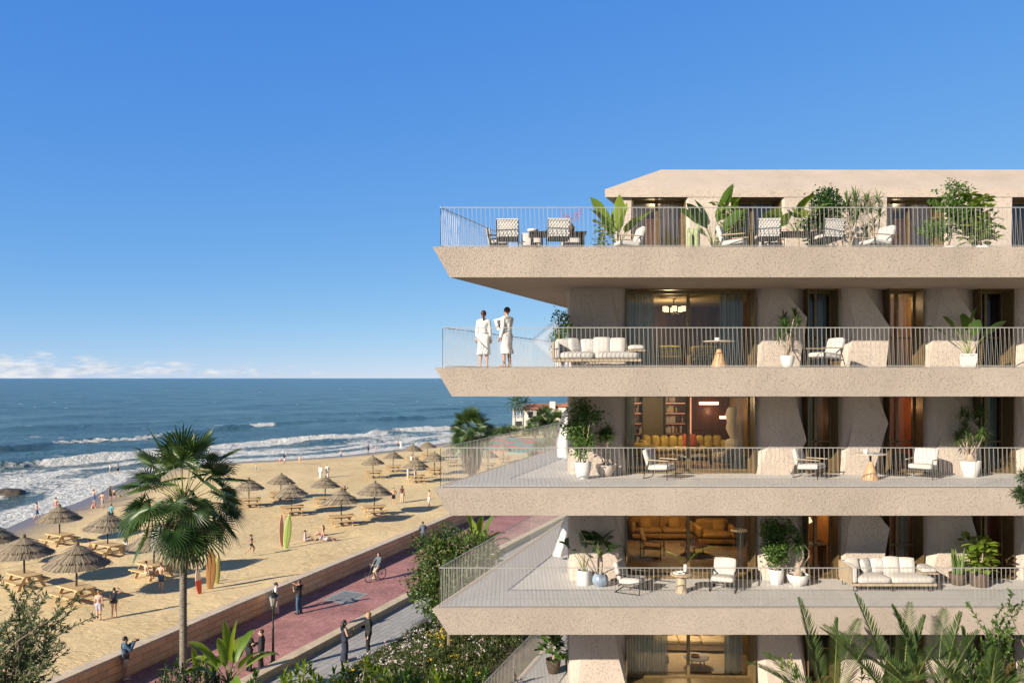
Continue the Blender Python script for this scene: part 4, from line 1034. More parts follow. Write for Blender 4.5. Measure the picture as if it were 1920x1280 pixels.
mb = MB(); mb.lathe([(.09, 0), (.03, .05), (.02, .3)], 14); mb.build('base', M_['bronze'], t, autos=True)
mb = MB(); mb.lathe([(.24, .28), (.11, .68)], 18, cap=False); mb.build('lamp_shade', M_['cream'], t, smooth=True)
t = empty('side_cabinet', (3.95, 26.9, RF[1]), 0, 'small dark side cabinet under the cone lamp', 'cabinet'); mb = MB(); mb.box(-.25, .25, -.25, .25, 0, .5); mb.build('body', M_['bronze_dk'], t)
lowtable('coffee_table', V((6.35, 27.4, RF[1])), .38, .42, 'bronze_dk', 'black low table between the lime lounge seats')
# level 2 : mustard tufted sofa etc.
couch('tufted_sofa', 'long mustard tufted sofa in front of the bookcase', V((6.35, 29.6, RF[2])), 0, 3.1, 1.0, .84, 'yellow', None, 3, True)
couch('tufted_sofa', 'short end of the mustard sofa turned towards it by the left curtain', V((4.5, 28.4, RF[2])), R(90), 1.3, .95, .80, 'yellow', None, 1, True)
o = throw_pillow(V((6.55, 29.55, RF[2] + .44)), .05, -.35, .52, 'rust red pillow in the middle of the mustard sofa', 'rust', None)
lowtable('coffee_table', V((6.1, 27.3, RF[2])), .52, .36, 'bluegrey', 'round blue-grey coffee table in front of the mustard sofa', 3)
cup(V((5.95, 27.2, RF[2] + .36)), 'red flower bowl on the blue-grey coffee table', .12, .07, 'rust', 'bowl', 'bowl')
t = empty('carved_stool', (7.55, 26.75, RF[2]), .3, 'blue carved block stool beside the boucle chair', 'stool'); mb = MB()
mb.box(-.2, .2, -.16, .16, .30, .40); mb.build('seat', M_['bluegrey'], t)
for s in (-1, 1): mb = MB(); mb.box(s * .15 - .05, s * .15 + .05, -.16, .16, 0, .299); mb.build('leg', M_['bluegrey'], t)
t = empty('boucle_armchair', (7.3, 27.35, RF[2]), R(-70), 'cream boucle armchair at the right of the mustard sofa', 'armchair')
mb = MB(); mb.rbox(-.38, .38, -.38, .36, .12, .44, .12, puff=.03); mb.build('seat', M_['fabric_tex'], t, smooth=True); mb = MB(); mb.rbox(-.42, .42, .2, .44, .3, .88, .12, puff=.03); mb.build('backrest', M_['fabric_tex'], t, smooth=True)
for s in (-1, 1): mb = MB(); mb.rbox(s * .36 - .1, s * .36 + .1, -.3, .3, .3, .6, .09); mb.build('armrest', M_['fabric_tex'], t, smooth=True)
mb = MB(); mb.lathe([(.20, 0), (.19, .12), (.12, .3), (.2, .55), (.13, .8), (.22, 1.12), (.14, 1.38), (.2, 1.62), (.16, 1.86), (.1, 1.93)], 16)
for i, p in enumerate(mb.v): q = .06 * math.sin(p[2] * 3.1); mb.v[i] = (p[0] * 1.1 + q, p[1] * .7, p[2])
o = mb.build('sculpture', M_['fabric_tex'], smooth=True); o.location = (8.15, 29.6, RF[2]); tag(o, 'tall cream lobed sculpture beside the mustard sofa', 'sculpture')
mb = MB(); mb.lathe([(.06, 0), (.09, .15), (.05, .3)], 12); o = mb.build('vase', M_['glass'] if False else M_['bronze'], smooth=True); o.location = (6.9, 27.8, RF[2]); tag(o, 'vase of amber blossom in front of the mustard sofa', 'vase')
mb = MB()
for k in range(70):
    mb.ell((rnd.gauss(0, .16), rnd.gauss(0, .12), .62 + rnd.gauss(0, .07)), .022, .022, .018, 5, 3)
for k in range(9): mb.tube([(0, 0, .28), (rnd.gauss(0, .14), rnd.gauss(0, .1), .6)], .005, 3)
mb.build('blossom', mat('amber_blossom', (.35, .22, .05), .8), o)
# level 3 : ochre sofas
couch('ochre_sofa', 'two-seat ochre velvet sofa behind the lower terrace window', V((5.85, 31.6, RF[3])), 0, 2.35, 1.0, .86, 'ochre', 'ochre velvet sofas', 2)
couch('ochre_sofa', 'ochre velvet chaise at the right of the lower terrace room', V((7.75, 30.7, RF[3])), R(-4), 1.35, 1.25, .84, 'ochre', 'ochre velvet sofas', 1)
for x, y, lb in ((5.2, 31.35, 'left ochre cushion on the two-seat ochre sofa'), (6.35, 31.35, 'right ochre cushion on the two-seat ochre sofa'), (7.95, 30.75, 'ochre cushion on the ochre chaise')):
    throw_pillow(V((x, y, RF[3] + .44)), rnd.uniform(-.3, .3), -.35, .46, lb, 'ochre', 'ochre cushions')
rug(V((6.0, 29.3, RF[3] + .001)), 3.6, 2.6, mat('beige_rug', (.30, .20, .10), .95, .2, 4, bump=.01, bs=60), 'dark gold rug under the ochre sofas')
t = empty('leather_chair', (4.95, 28.2, RF[3]), R(70), 'dark framed ochre leather easy chair behind the lower terrace window', 'easy chair')
mb = MB(); mb.rbox(-.3, .3, -.34, .28, .36, .46, .03, n=4); mb.build('seat', M_['ochre'], t, autos=True)
mb = MB(); mb.rbox(-.28, .28, -.03, .03, 0, .5, .02, n=4, M=Matrix.Translation((0, .28, .5)) @ Matrix.Rotation(R(-18), 4, 'X')); mb.build('backrest', M_['ochre'], t, autos=True)
for s in (-1, 1): mb = MB(); x = s * .34; mb.tube([(x, -.34, 0), (x, -.34, .6), (x, .36, .64), (x, .38, 0)], .022, 5); mb.tube([(x, -.34, .36), (x, .37, .36)], .016, 5); mb.build('side_frame', M_['bronze_dk'], t)
lowtable('coffee_table', V((6.5, 28.6, RF[3])), .5, .38, 'walnut_red', 'dark wooden coffee table on the gold rug')
lowtable('tall_side_table', V((8.55, 30.0, RF[3])), .36, .62, 'paper', 'white topped side table beside the ochre chaise')
for x in (6.4, 6.5):
    mb = MB(); mb.lathe([(.02, 0), (.02, .2 + (x - 6.4))], 8); o = mb.build('candle', M_['ceramic']); o.location = (x, 28.5 + (x - 6.4), RF[3] + .38); tag(o, 'white candle, %s of the pair on the dark coffee table' % ('shorter' if x < 6.45 else 'taller'), 'candle')
# level 4 : cream sofa
couch('cream_sofa', 'plump cream tufted sofa in the lowest room', V((6.3, 28.6, RF[4])), R(-4), 2.7, 1.1, .80, 'cream', None, 3, True)
for x, m, lb in ((5.55, 'ochre', 'amber pillow at the left of the cream sofa'), (6.4, 'rust', 'rust pillow in the middle of the cream sofa'), (7.0, 'rust', 'round dark pillow right of centre on the cream sofa')):
    throw_pillow(V((x, 28.55, RF[4] + .44)), rnd.uniform(-.3, .3), -.3, .42, lb, m, 'cushions on the cream sofa')
rug(V((5.9, 27.2, RF[4] + .001)), 3.4, 1.9, mat('cream_rug', (.62, .50, .34), .95, .1, 5, bump=.01, bs=70), 'cream rug on the floor of the lowest room')
lowtable('stone_coffee_table', V((6.15, 26.75, RF[4])), .42, .34, 'fabric', 'white round stone coffee table in the lowest room', 4)
cup(V((6.1, 26.7, RF[4] + .341)), 'dish of amber fruit on the white stone table', .14, .07, 'ochre', 'dish', 'dish')
mb = MB(); mb.lathe([(.05, 0), (.08, .1), (.04, .22), (.05, .24)], 12); o = mb.build('vase', M_['ceramic'], smooth=True); o.location = (5.25, 27.1, RF[4]); tag(o, 'white vase with a sprig on the cream rug', 'vase')
rug(V((6.9, 26.35, RF[4] + .014)), .8, .6, M_['fabric_tex'], 'pale fleece thrown on the floor by the lowest glass door')
# small rooms : desk and beds hinted behind the narrow windows
t = empty('desk', (9.9, 27.0, RF[2]), 0, 'dark desk behind the narrow window of the second terrace', 'desk'); mb = MB(); mb.box(-.6, .6, -.3, .3, .70, .75); mb.build('desktop', M_['walnut'], t)
for s in (-1, 1): mb = MB(); mb.box(s * .55 - .03, s * .55 + .03, -.28, .28, 0, .699); mb.build('leg', M_['bronze_dk'], t)
mb = MB(); mb.box(-.18, .18, -.012, .012, 0, .32, M=Matrix.Rotation(R(-15), 4, 'X')); o = mb.build('open_book', M_['cream']); o.location = (9.95, 26.95, RF[2] + .752); o.rotation_euler = (0, 0, .7); tag(o, 'pale open book propped up on the dark desk', 'book')
for x, y, z, m, lb in ((12.35, 27.4, RF[2], 'rust', 'bed with orange pillow behind the orange-walled window'),):
    t = empty('bed', (x, y, z), 0, lb, 'bed'); mb = MB(); mb.rbox(-.85, .85, -.9, .9, .15, .5, .06, n=4); mb.build('mattress', M_['darkpot'], t, autos=True)
    mb = pillow_mb(.6, .4, .2, Matrix.Translation((.25, .55, .68)) @ Matrix.Rotation(R(-30), 4, 'X')); mb.build('bed_pillow', M_['ochre'], t, smooth=True)
t = empty('writing_table', (10.0, 27.2, RF[3]), 0, 'dark writing table in the warm ochre room on the lower terrace', 'table'); mb = MB(); mb.box(-.6, .6, -.35, .35, .70, .75); mb.build('tabletop', M_['bronze_dk'], t)
for s in (-1, 1): mb = MB(); mb.box(s * .52 - .03, s * .52 + .03, -.3, .3, 0, .699); mb.build('leg', M_['bronze_dk'], t)
t = empty('lamp_cluster', (9.95, 27.6, RF[3] + 1.35), 0, 'cluster of small lit paper lamps in the warm ochre room', 'lamp')
for k, (x, z) in enumerate(((-.25, .1), (.1, 0), (.35, .03))):
    mb = MB(); mb.box(-.07, .07, -.05, .05, -.09, .09, M=Matrix.Translation((x, .1 * k, z)) @ Matrix.Rotation(.5 - .5 * k, 4, 'Y')); mb.build('lamp_shade', M_['shade'], t)
    mb = MB(); mb.tube([(x, .1 * k, z + .09), (x, .1 * k, 1.05)], .004, 3); mb.build('cord', M_['iron'], t)

# ---------------- linen curtains blowing out of the side openings
def blown(name, y, edge, z_top, label, m='linen', n=40, slant=.12, fold=.10):
    """cloth hanging from the side window, pushed seaward by the wind; edge lists (height, x) of its free border"""
    mb = MB(); vs = []; J = 30; zl, zh = edge[-1][0], z_top
    def ex(z):
        e = sorted(edge)
        if z >= e[-1][0]: return e[-1][1] + (z - e[-1][0]) * .55
        for (a, xa), (b_, xb) in zip(e[:-1], e[1:]):
            if z <= b_: t = (z - a) / (b_ - a); t = t * t * (3 - 2 * t) if name == 'blowing_curtain' and m != 'sheer' else t; return xa + (xb - xa) * t
    for j in range(J + 1):
        t = j / J; z0 = zh + (zl - zh) * t
        for i in range(n + 1):
            q = i / n; z = z0 - slant * q * t; yy_ = y + q * .9; xw = X0 + SIDE * (yy_ - YW) + .1
            xe = min(ex(max(zl, z0)), xw - .15); x = xe + (xw - xe) * q
            vs.append((x, yy_ + fold * math.sin(q * 17 + t * 1.5) * (.35 + t) + .12 * math.sin(t * 3), z))
    mb.add(vs, [(j * (n + 1) + i, j * (n + 1) + i + 1, (j + 1) * (n + 1) + i + 1, (j + 1) * (n + 1) + i) for j in range(J) for i in range(n)])
    return tag(mb.build(name, M_[m], smooth=True), label, 'curtain', 'curtains blowing out of the side windows')
blown('blowing_curtain', 29.0, [(14.0, 2.35), (13.6, 2.045), (13.32, 1.85), (12.83, 1.68), (12.26, 1.60), (11.87, 1.63), (11.72, 1.66)], 14.04, 'white linen curtain bulging out beside the second terrace corner')
blown('blowing_curtain', 27.6, [(10.72, 2.3), (9.84, 1.86), (9.5, 1.70), (9.2, 1.60), (8.85, 1.50), (8.44, 1.39)], 10.74, 'white linen curtain hanging out above the lower terrace deck', slant=.05)
blown('blowing_curtain', 28.0, [(17.3, 2.25), (17.1, 2.0), (15.9, .62), (15.28, 1.4), (15.0, 2.1)], 17.36, 'sheer curtain blown into a triangle behind the robed couple', 'sheer', slant=0, fold=.05)
# ------------------------------------------------------------------ plants and trees
def dvec(az, el): return V((math.cos(az) * math.cos(el), math.sin(az) * math.cos(el), math.sin(el)))
PROF = {'lance': lambda t: math.sin(math.pi * min(1, t * .92 + .06)) ** .8,
        'strap': lambda t: min(1, .55 + t * 2) * min(1, (1 - t) * 2.6 + .02),
        'paddle': lambda t: min(1, (t * 5) ** .6) * min(1, ((1 - t) * 3.2) ** .7 + .02),
        'oval': lambda t: math.sin(math.pi * (t * .96 + .03)) ** .6,
        'obov': lambda t: (math.sin(math.pi * (t ** 1.35) * .97 + .02)) ** .7,
        'heart': lambda t: (min(1, (t + .12) * 3.4) * (1 - t) ** .62) + .01}
def leaf(mb, p, d, Lg, W, droop=.4, n=4, prof='lance', fold=.25, mi=0, roll=0, curl=0):
    p = V(p); d = V(d).normalized(); f = PROF[prof]
    s = d.cross(UP)
    if s.length < .05: s = V((1, 0, 0))
    s.normalize()
    if roll: s = Matrix.Rotation(roll, 3, d) @ s
    vs = []; q = p.copy(); st = Lg / n
    for i in range(n + 1):
        t = i / n; w = W / 2 * f(t); u = s.cross(d).normalized()
        if u.z < 0: u = -u
        vs += [q - s * w + u * (fold * w), q.copy(), q + s * w + u * (fold * w)]
        d = (d - UP * (droop / n) * (.4 + 1.2 * t)).normalized()
        s = (s - d * s.dot(d)).normalized()
        q = q + d * st
    mb.add(vs, [(3 * i + a, 3 * i + a + 1, 3 * i + a + 4, 3 * i + a + 3) for i in range(n) for a in (0, 1)], mi)
    return q
def card(mb, p, d, Lg, W, mi=0, r=rnd):
    """one small folded leaf"""
    d = V(d).normalized(); s = d.cross(V((r.uniform(-1, 1), r.uniform(-1, 1), r.uniform(-.4, 1))))
    if s.length < .05: s = d.cross(UP)
    s.normalize(); u = s.cross(d); m = p + d * (Lg * .5)
    mb.add([p, m - s * (W / 2) + u * (W * .12), p + d * Lg - u * (Lg * .12), m + s * (W / 2) + u * (W * .12)], [(0, 1, 2), (0, 2, 3)], mi)
def crown_pts(blobs, n, r, shell=.45):
    tot = [b[3] * b[4] * b[5] for b in blobs]; S = sum(tot)
    for _ in range(n):
        x = r.random() * S; k = 0
        while x > tot[k] and k < len(blobs) - 1: x -= tot[k]; k += 1
        cx, cy, cz, rx, ry, rz = blobs[k]
        d = V((r.gauss(0, 1), r.gauss(0, 1), r.gauss(0, 1))).normalized(); q = (shell + (1 - shell) * r.random() ** .6)
        yield V((cx + d.x * rx * q, cy + d.y * ry * q, cz + d.z * rz * q)), d
def foliage(mb, blobs, n, Lg, W, r, shell=.4, up=.3, mi=0, clump=1):
    for p, d in crown_pts(blobs, max(1, n // clump), r, shell):
        for c in range(clump):
            dd = V((d.x + r.gauss(0, .7), d.y + r.gauss(0, .7), d.z + r.gauss(0, .7) + up))
            q = p + V((r.gauss(0, 1), r.gauss(0, 1), r.gauss(0, 1))) * (Lg * .9 if clump > 1 else 0)
            k = r.uniform(.65, 1.25); card(mb, q, dd, Lg * k, W * k, mi, r)
def limb(mb, a, b, r0, r1, r, bend=.1, n=5):
    a = V(a); b = V(b); off = V((r.gauss(0, 1), r.gauss(0, 1), r.gauss(0, .4))) * ((b - a).length * bend)
    pts = [a.lerp(b, i / n) + off * math.sin(math.pi * i / n) for i in range(n + 1)]
    mb.tube(pts, [r0 + (r1 - r0) * i / n for i in range(n + 1)], 7); return pts

# ---- pots
def pot(root, kind, r, h, m):
    mb = MB()
    pr = {'tapered': [(r * .62, 0), (r * .66, .01), (r * .92, h * .55), (r, h * .96), (r, h), (r * .9, h), (r * .86, h - .05)],
          'cyl': [(r * .94, 0), (r, .02), (r, h), (r * .88, h), (r * .86, h - .05)],
          'bowl': [(r * .45, 0), (r * .8, h * .3), (r, h * .8), (r * .97, h), (r * .86, h), (r * .82, h - .04)],
          'sphere': [(r * .5, 0), (r * .92, h * .25), (r, h * .5), (r * .9, h * .78), (r * .66, h), (r * .56, h), (r * .54, h - .03)],
          'square': [(r * .8, 0), (r * .98, h * .5), (r, h), (r * .88, h), (r * .85, h - .05)]}[kind]
    n = 4 if kind == 'square' else 24
    mb.lathe(pr, n, cap=False)
    if n == 4: mb.v = [tuple(Matrix.Rotation(R(45), 3, 'Z') @ V(p)) for p in mb.v]
    o = mb.build('pot', M_[m], root, autos=True)
    mb = MB(); mb.lathe([(r * .84, h - .05), (.01, h - .03)], 16, cap=False); mb.build('soil', M_['soil'], o); return h - .04
def potted(name, loc, label, kind, pr_, ph_, m, fn, cat='potted plant', seed=0, **kw):
    t = empty(name, loc, 0, label, cat); z = pot(t, kind, pr_, ph_, m); fn(t, z, random.Random(seed), **kw); return t
def P_ficus(t, z, r, h=1.7, w=.32, lf='lf_mid', n=900, Lg=.10, stems=3, low=.35, W=.055):
    mb = MB()
    for k in range(stems):
        limb(mb, (r.gauss(0, .04), r.gauss(0, .04), z - .03), (r.gauss(0, w * .4), r.gauss(0, w * .4), z + h * .8), .018, .006, r, .04)
    mb.build('stem', M_['stem'], t)
    bl = []
    for k in range(9):
        f = low + (1 - low) * (k + .5) / 9; ww = w * (1.15 - .75 * abs(f - .55)) * r.uniform(.75, 1.1)
        bl.append((r.gauss(0, w * .3), r.gauss(0, w * .3), z + h * f, ww * .8, ww * .8, h * .10))
    mb = MB(); foliage(mb, bl, n, Lg, W, r, .15, -.1, clump=3); mb.build('foliage', M_[lf], t)
def P_drac(t, z, r, h=1.4, stems=5, w=.45, n=38, Lg=.42, lf='lf_dracaena', fat=0):
    sm = MB(); fm = MB()
    if fat: sm.lathe([(fat, 0), (fat * 1.05, .06), (fat * .5, .22), (.045, .4)], 14, (0, 0, z - .02))
    for k in range(stems):
        a = 6.283 * k / stems + r.uniform(-.4, .4); hh = h * r.uniform(.45, 1) if k else h
        rr = w * r.uniform(.3, 1) * (1 - .5 * hh / h)
        tip = V((math.cos(a) * rr, math.sin(a) * rr, z + hh - Lg * .35)); pts = limb(sm, (0, 0, z + (.2 if fat else -.02)), tip, .022, .013, r, .12)
        for q in range(n):
            el = R(r.uniform(-15, 85)); leaf(fm, tip - UP * r.uniform(0, .12), dvec(r.uniform(0, 6.283), el), Lg * r.uniform(.7, 1.1), .026, r.uniform(.5, 1.2), 4, 'strap', .2)
    sm.build('stem', M_['stem'], t); fm.build('foliage', M_[lf], t)
def P_big(t, z, r, n=8, h=1.3, Lg=.8, W=.24, prof='paddle', lf='lf_mid', pet=.6, spread=.8, droop=.6, trunk=0, split=False):
    sm = MB(); fm = MB()
    if trunk:
        tr = MB(); limb(tr, (0, 0, z - .03), (0.03, 0, z + trunk), .05, .04, r, .03); tr.build('trunk', M_['stem'], t)
    for k in range(n):
        a = 6.283 * k / n * 1.0 + r.uniform(-.35, .35); el = R(r.uniform(35, 84) if k else 86)
        d = dvec(a, el); b = V((0, 0, z + trunk - .02)); hl = pet * h * r.uniform(.75, 1.1)
        mid = b + d * hl * .5 + UP * .04; tip = b + d * hl
        sm.tube([b, mid, tip], [.016, .012, .008], 5)
        d2 = dvec(a, el - R(10) - spread * R(35) * r.random())
        leaf(fm, tip, d2, Lg * r.uniform(.75, 1.1), W * r.uniform(.85, 1.15), droop * r.uniform(.6, 1.4), 7, prof, .22, roll=r.uniform(-.9, .9))
    sm.build('petioles', M_['petiole'], t); fm.build('foliage', M_[lf], t, smooth=True)
def P_fiddle(t, z, r, h=1.6, w=.4, n=85, Lg=.30, W=.2, lf='lf_lime', stems=2, low=.25):
    sm = MB(); fm = MB()
    for k in range(stems):
        tip = V((r.gauss(0, w * .5), r.gauss(0, w * .4), z + h * r.uniform(.8, 1))); pts = limb(sm, (0, 0, z - .02), tip, .025, .01, r, .06)
        for q in range(n // stems):
            f = low + (1 - low) * r.random(); i = min(4, int(f * 5)); p = pts[i].lerp(pts[i + 1], f * 5 - i)
            a = r.uniform(0, 6.283); p = p + dvec(a, 0) * r.uniform(.02, w * .75)
            leaf(fm, p, dvec(a, R(r.uniform(-20, 55))), Lg * r.uniform(.75, 1.25), W * r.uniform(.7, 1.1), .5, 3, 'obov', .15, roll=r.uniform(-.4, .4))
    sm.build('stem', M_['stem'], t); fm.build('foliage', M_[lf], t)
def P_snake(t, z, r, n=16, h=.8, w=.14, lf='lf_snake', W=.085):
    fm = MB()
    for k in range(n):
        a = r.uniform(0, 6.283); rr = w * r.random() ** .5
        leaf(fm, (math.cos(a) * rr, math.sin(a) * rr, z - .03), dvec(a, R(r.uniform(76, 89))), h * r.uniform(.6, 1.08), W * r.uniform(.8, 1.2), .05, 4, 'strap', .4, roll=r.uniform(-1.5, 1.5))
    fm.build('foliage', M_[lf], t)
def P_cactus(t, z, r, n=7, h=1.1):
    for k in range(n):
        a = r.uniform(0, 6.28); rr = .16 * (k > 0); hh = h * r.uniform(.6, 1); mb = MB()
        prof = [(.05, 0), (.058, hh * .3), (.058, hh * .8), (.04, hh * .95), (.005, hh)]; mb.lathe(prof, 16, (math.cos(a) * rr, math.sin(a) * rr, z - .03), cap=False)
        c = V((math.cos(a) * rr, math.sin(a) * rr, 0))
        for i, p in enumerate(mb.v):
            if i % 2: mb.v[i] = (c.x + (p[0] - c.x) * .72, c.y + (p[1] - c.y) * .72, p[2])
        mb.build('column', mat('cactus_skin', (.34, .38, .20), .7, .15, 6), t)

P1, P2, P3, P4 = 'tapered', 'cyl', 'bowl', 'sphere'
# roof terrace
potted('potted_shrub', (2.75, 24.7, D0), 'yellow-green shrub beside the seaward dining set on roof terrace', P1, .2, .4, 'beigepot', P_fiddle, seed=1, h=.95, w=.34, n=150, Lg=.16, W=.11, low=.0)
potted('potted_banana', (3.28, 24.9, D0), 'banana plant with upright paddle leaves at the corner of the penthouse', P2, .22, .4, 'beigepot', P_big, seed=2, n=10, h=1.3, Lg=1.1, W=.34, pet=.5, spread=.3, lf='lf_lime', droop=.5)
potted('potted_cactus', (5.55, 24.6, D0), 'pale cluster of column cacti right of the first penthouse window', P3, .26, .3, 'ceramic', P_cactus, seed=3, h=.95)
potted('potted_banana', (6.35, 25.2, D0), 'tallest banana plant on the roof terrace, above the roof eave line', P2, .26, .45, 'beigepot', P_big, seed=14, n=12, h=1.6, Lg=1.2, W=.33, pet=.55, spread=.4, lf='lf_mid', droop=.45)
potted('potted_shrub', (6.85, 25.0, D0), 'round-leaved lime shrub against the foot of the tallest banana plant', P1, .22, .4, 'ceramic', P_fiddle, seed=5, h=1.5, w=.5, n=240, Lg=.24, W=.2, low=.05)
potted('potted_alocasia', (9.0, 25.3, D0), 'elephant ear plant with one huge pale leaf on a bare trunk, roof terrace', P2, .24, .4, 'beigepot', P_big, seed=6, n=9, h=1.3, Lg=.75, W=.6, prof='heart', pet=.55, trunk=.55, lf='lf_lime', droop=.9)
potted('potted_ficus', (9.75, 25.5, D0), 'dark green ficus bush behind the second roof dining table', P1, .28, .45, 'ceramic', P_ficus, seed=7, h=1.9, w=.62, n=2600, lf='lf_dark', low=.05, Lg=.12, W=.07)
potted('potted_dracaena', (10.45, 24.9, D0), 'two-trunked dracaena with arching leaves right of the roof ficus', P2, .26, .35, 'ceramic', P_drac, seed=8, h=1.75, stems=6, w=.45, n=60, Lg=.6)
potted('potted_yucca', (11.25, 25.0, D0), 'slender yucca with spiky heads beside the roof terrace armchair', P2, .24, .35, 'ceramic', P_drac, seed=9, h=1.8, stems=7, w=.6, n=56, Lg=.42, lf='lf_snake')
potted('potted_ficus', (13.6, 25.0, D0), 'tall weeping fig with pink stems at the right end of the roof terrace', P1, .27, .45, 'ceramic', P_ficus, seed=10, h=1.85, w=.56, n=2600, lf='lf_mid', low=.18)
potted('potted_fiddle_fig', (14.55, 24.8, D0), 'fiddle-leaf fig with pale lime leaves beside the weeping fig', P1, .26, .45, 'ceramic', P_fiddle, seed=11, h=1.65, w=.62, n=300, Lg=.30, W=.26, low=.12)
# third terrace
potted('potted_ficus', (1.45, 24.4, D1), 'small leafy ficus standing behind the upper sofa arm', P1, .2, .45, 'ceramic', P_ficus, seed=12, h=1.3, w=.27, n=700, low=.1)
potted('potted_dracaena', (8.28, 24.1, D1), 'twisted pale-stemmed dracaena in a white pot, third terrace', P1, .21, .36, 'ceramic', P_drac, seed=13, h=1.4, stems=9, w=.55, n=50, Lg=.36)
potted('potted_strelitzia', (13.72, 24.1, D1), 'young strelitzia with four broad leaves in a square white pot', 'square', .24, .42, 'ceramic', P_big, seed=216, n=7, h=1.1, Lg=.8, W=.30, pet=.75, spread=.15, lf='lf_mid', droop=.3)
# second terrace
potted('potted_ficus', (2.12, 23.95, D2), 'tall slim ficus in a white pot at the second terrace corner', P1, .26, .5, 'ceramic', P_ficus, seed=15, h=1.8, w=.40, n=2400, low=.18)
potted('potted_dracaena', (2.85, 24.5, D2), 'spiky dracaena in a low bowl beside the tall slim ficus', P3, .30, .36, 'beigepot', P_drac, seed=17, h=1.2, stems=6, w=.28, n=80, Lg=.38, fat=.0)
potted('potted_dracaena', (13.95, 24.4, D2), 'many-stemmed dracaena in a tall white pot, second terrace', P1, .30, .48, 'ceramic', P_drac, seed=18, h=1.7, stems=12, w=.8, n=50, Lg=.40, fat=.16)
# lower terrace
potted('potted_strelitzia', (2.2, 24.55, D3), 'slender strelitzia in a white cylinder pot at the lower terrace corner', P2, .21, .44, 'ceramic', P_big, seed=119, n=6, h=1.2, Lg=.70, W=.30, pet=.7, spread=.3, lf='lf_dark', droop=.5)
potted('potted_alocasia', (2.68, 24.35, D3), 'broad dark-leaved elephant ear in a blue glazed pot', P4, .25, .38, 'bluepot', P_big, seed=20, n=12, h=.8, Lg=.6, W=.48, prof='heart', pet=.6, trunk=.55, lf='lf_dark', droop=.6)
potted('potted_ficus', (8.1, 24.6, D3), 'bushy ficus in a white pot right of the lower terrace glass doors', P1, .24, .46, 'ceramic', P_ficus, seed=21, h=1.45, w=.4, n=2400, low=.15)
potted('potted_ponytail_palm', (8.72, 24.45, D3), 'ponytail palm with swollen pale trunk in a bowl, lower terrace', P3, .33, .34, 'ceramic', P_drac, seed=22, h=1.2, stems=3, w=.12, n=70, Lg=.42, fat=.14)
potted('snake_plant', (13.62, 24.5, D3), 'upright snake plant in a dark pot right of the lower sofa', P1, .25, .36, 'darkpot', P_snake, seed=23, n=18, h=.85)
potted('potted_fiddle_fig', (14.2, 24.35, D3), 'lime fiddle-leaf fig in a dark drum pot, lower terrace', P2, .26, .46, 'darkpot', P_fiddle, seed=24, h=1.15, w=.46, n=170, Lg=.26, W=.2, low=.1)
# palm leaf in a jug on the side table
mb = MB(); mb.lathe([(.045, 0), (.055, .1), (.05, .24), (.04, .25)], 14); o = mb.build('vase', M_['ceramic'], smooth=True); o.location = (5.13, 23.72, D3 + .551); tag(o, 'white cylinder vase holding two palm leaves on the side table', 'vase')
mb = MB()
for a, l in ((.15, .62), (2.75, .42)):
    d_ = dvec(a, R(55)); pts = [V((0, 0, .2))]
    for k in range(10): pts.append(pts[-1] + d_ * (l * 1.6 / 10)); d_ = (d_ - UP * .10).normalized()
    mb.tube(pts, .005, 4)
    for k in range(3, 11):
        for s in (-1, 1):
            dd = (pts[k] - pts[k - 1]).normalized(); sd = dd.cross(UP).normalized() * s; leaf(mb, pts[k], dd * .5 + sd, .19, .04, .4, 2, 'lance', .1)
mb.build('palm_leaf', M_['lf_lime'], o)
# lowest terrace, sea side
potted('potted_fiddle_fig', (1.35, 26.2, D4), 'fiddle-leaf fig on the lowest side balcony by the railing', P1, .25, .45, 'darkpot', P_fiddle, seed=25, h=1.7, w=.5, n=200, Lg=.28, W=.2, low=.1, lf='lf_mid')
potted('potted_dracaena', (1.95, 26.6, D4), 'small dracaena tucked behind the lowest balcony fiddle fig', P1, .2, .4, 'darkpot', P_drac, seed=26, h=.9, stems=3, w=.2, n=40, Lg=.35)
potted('potted_ficus', (2.25, 28.2, D4), 'dark ficus at the side wall of the lowest balcony', P1, .22, .4, 'darkpot', P_ficus, seed=27, h=1.5, w=.4, n=900, lf='lf_dark', low=.1)

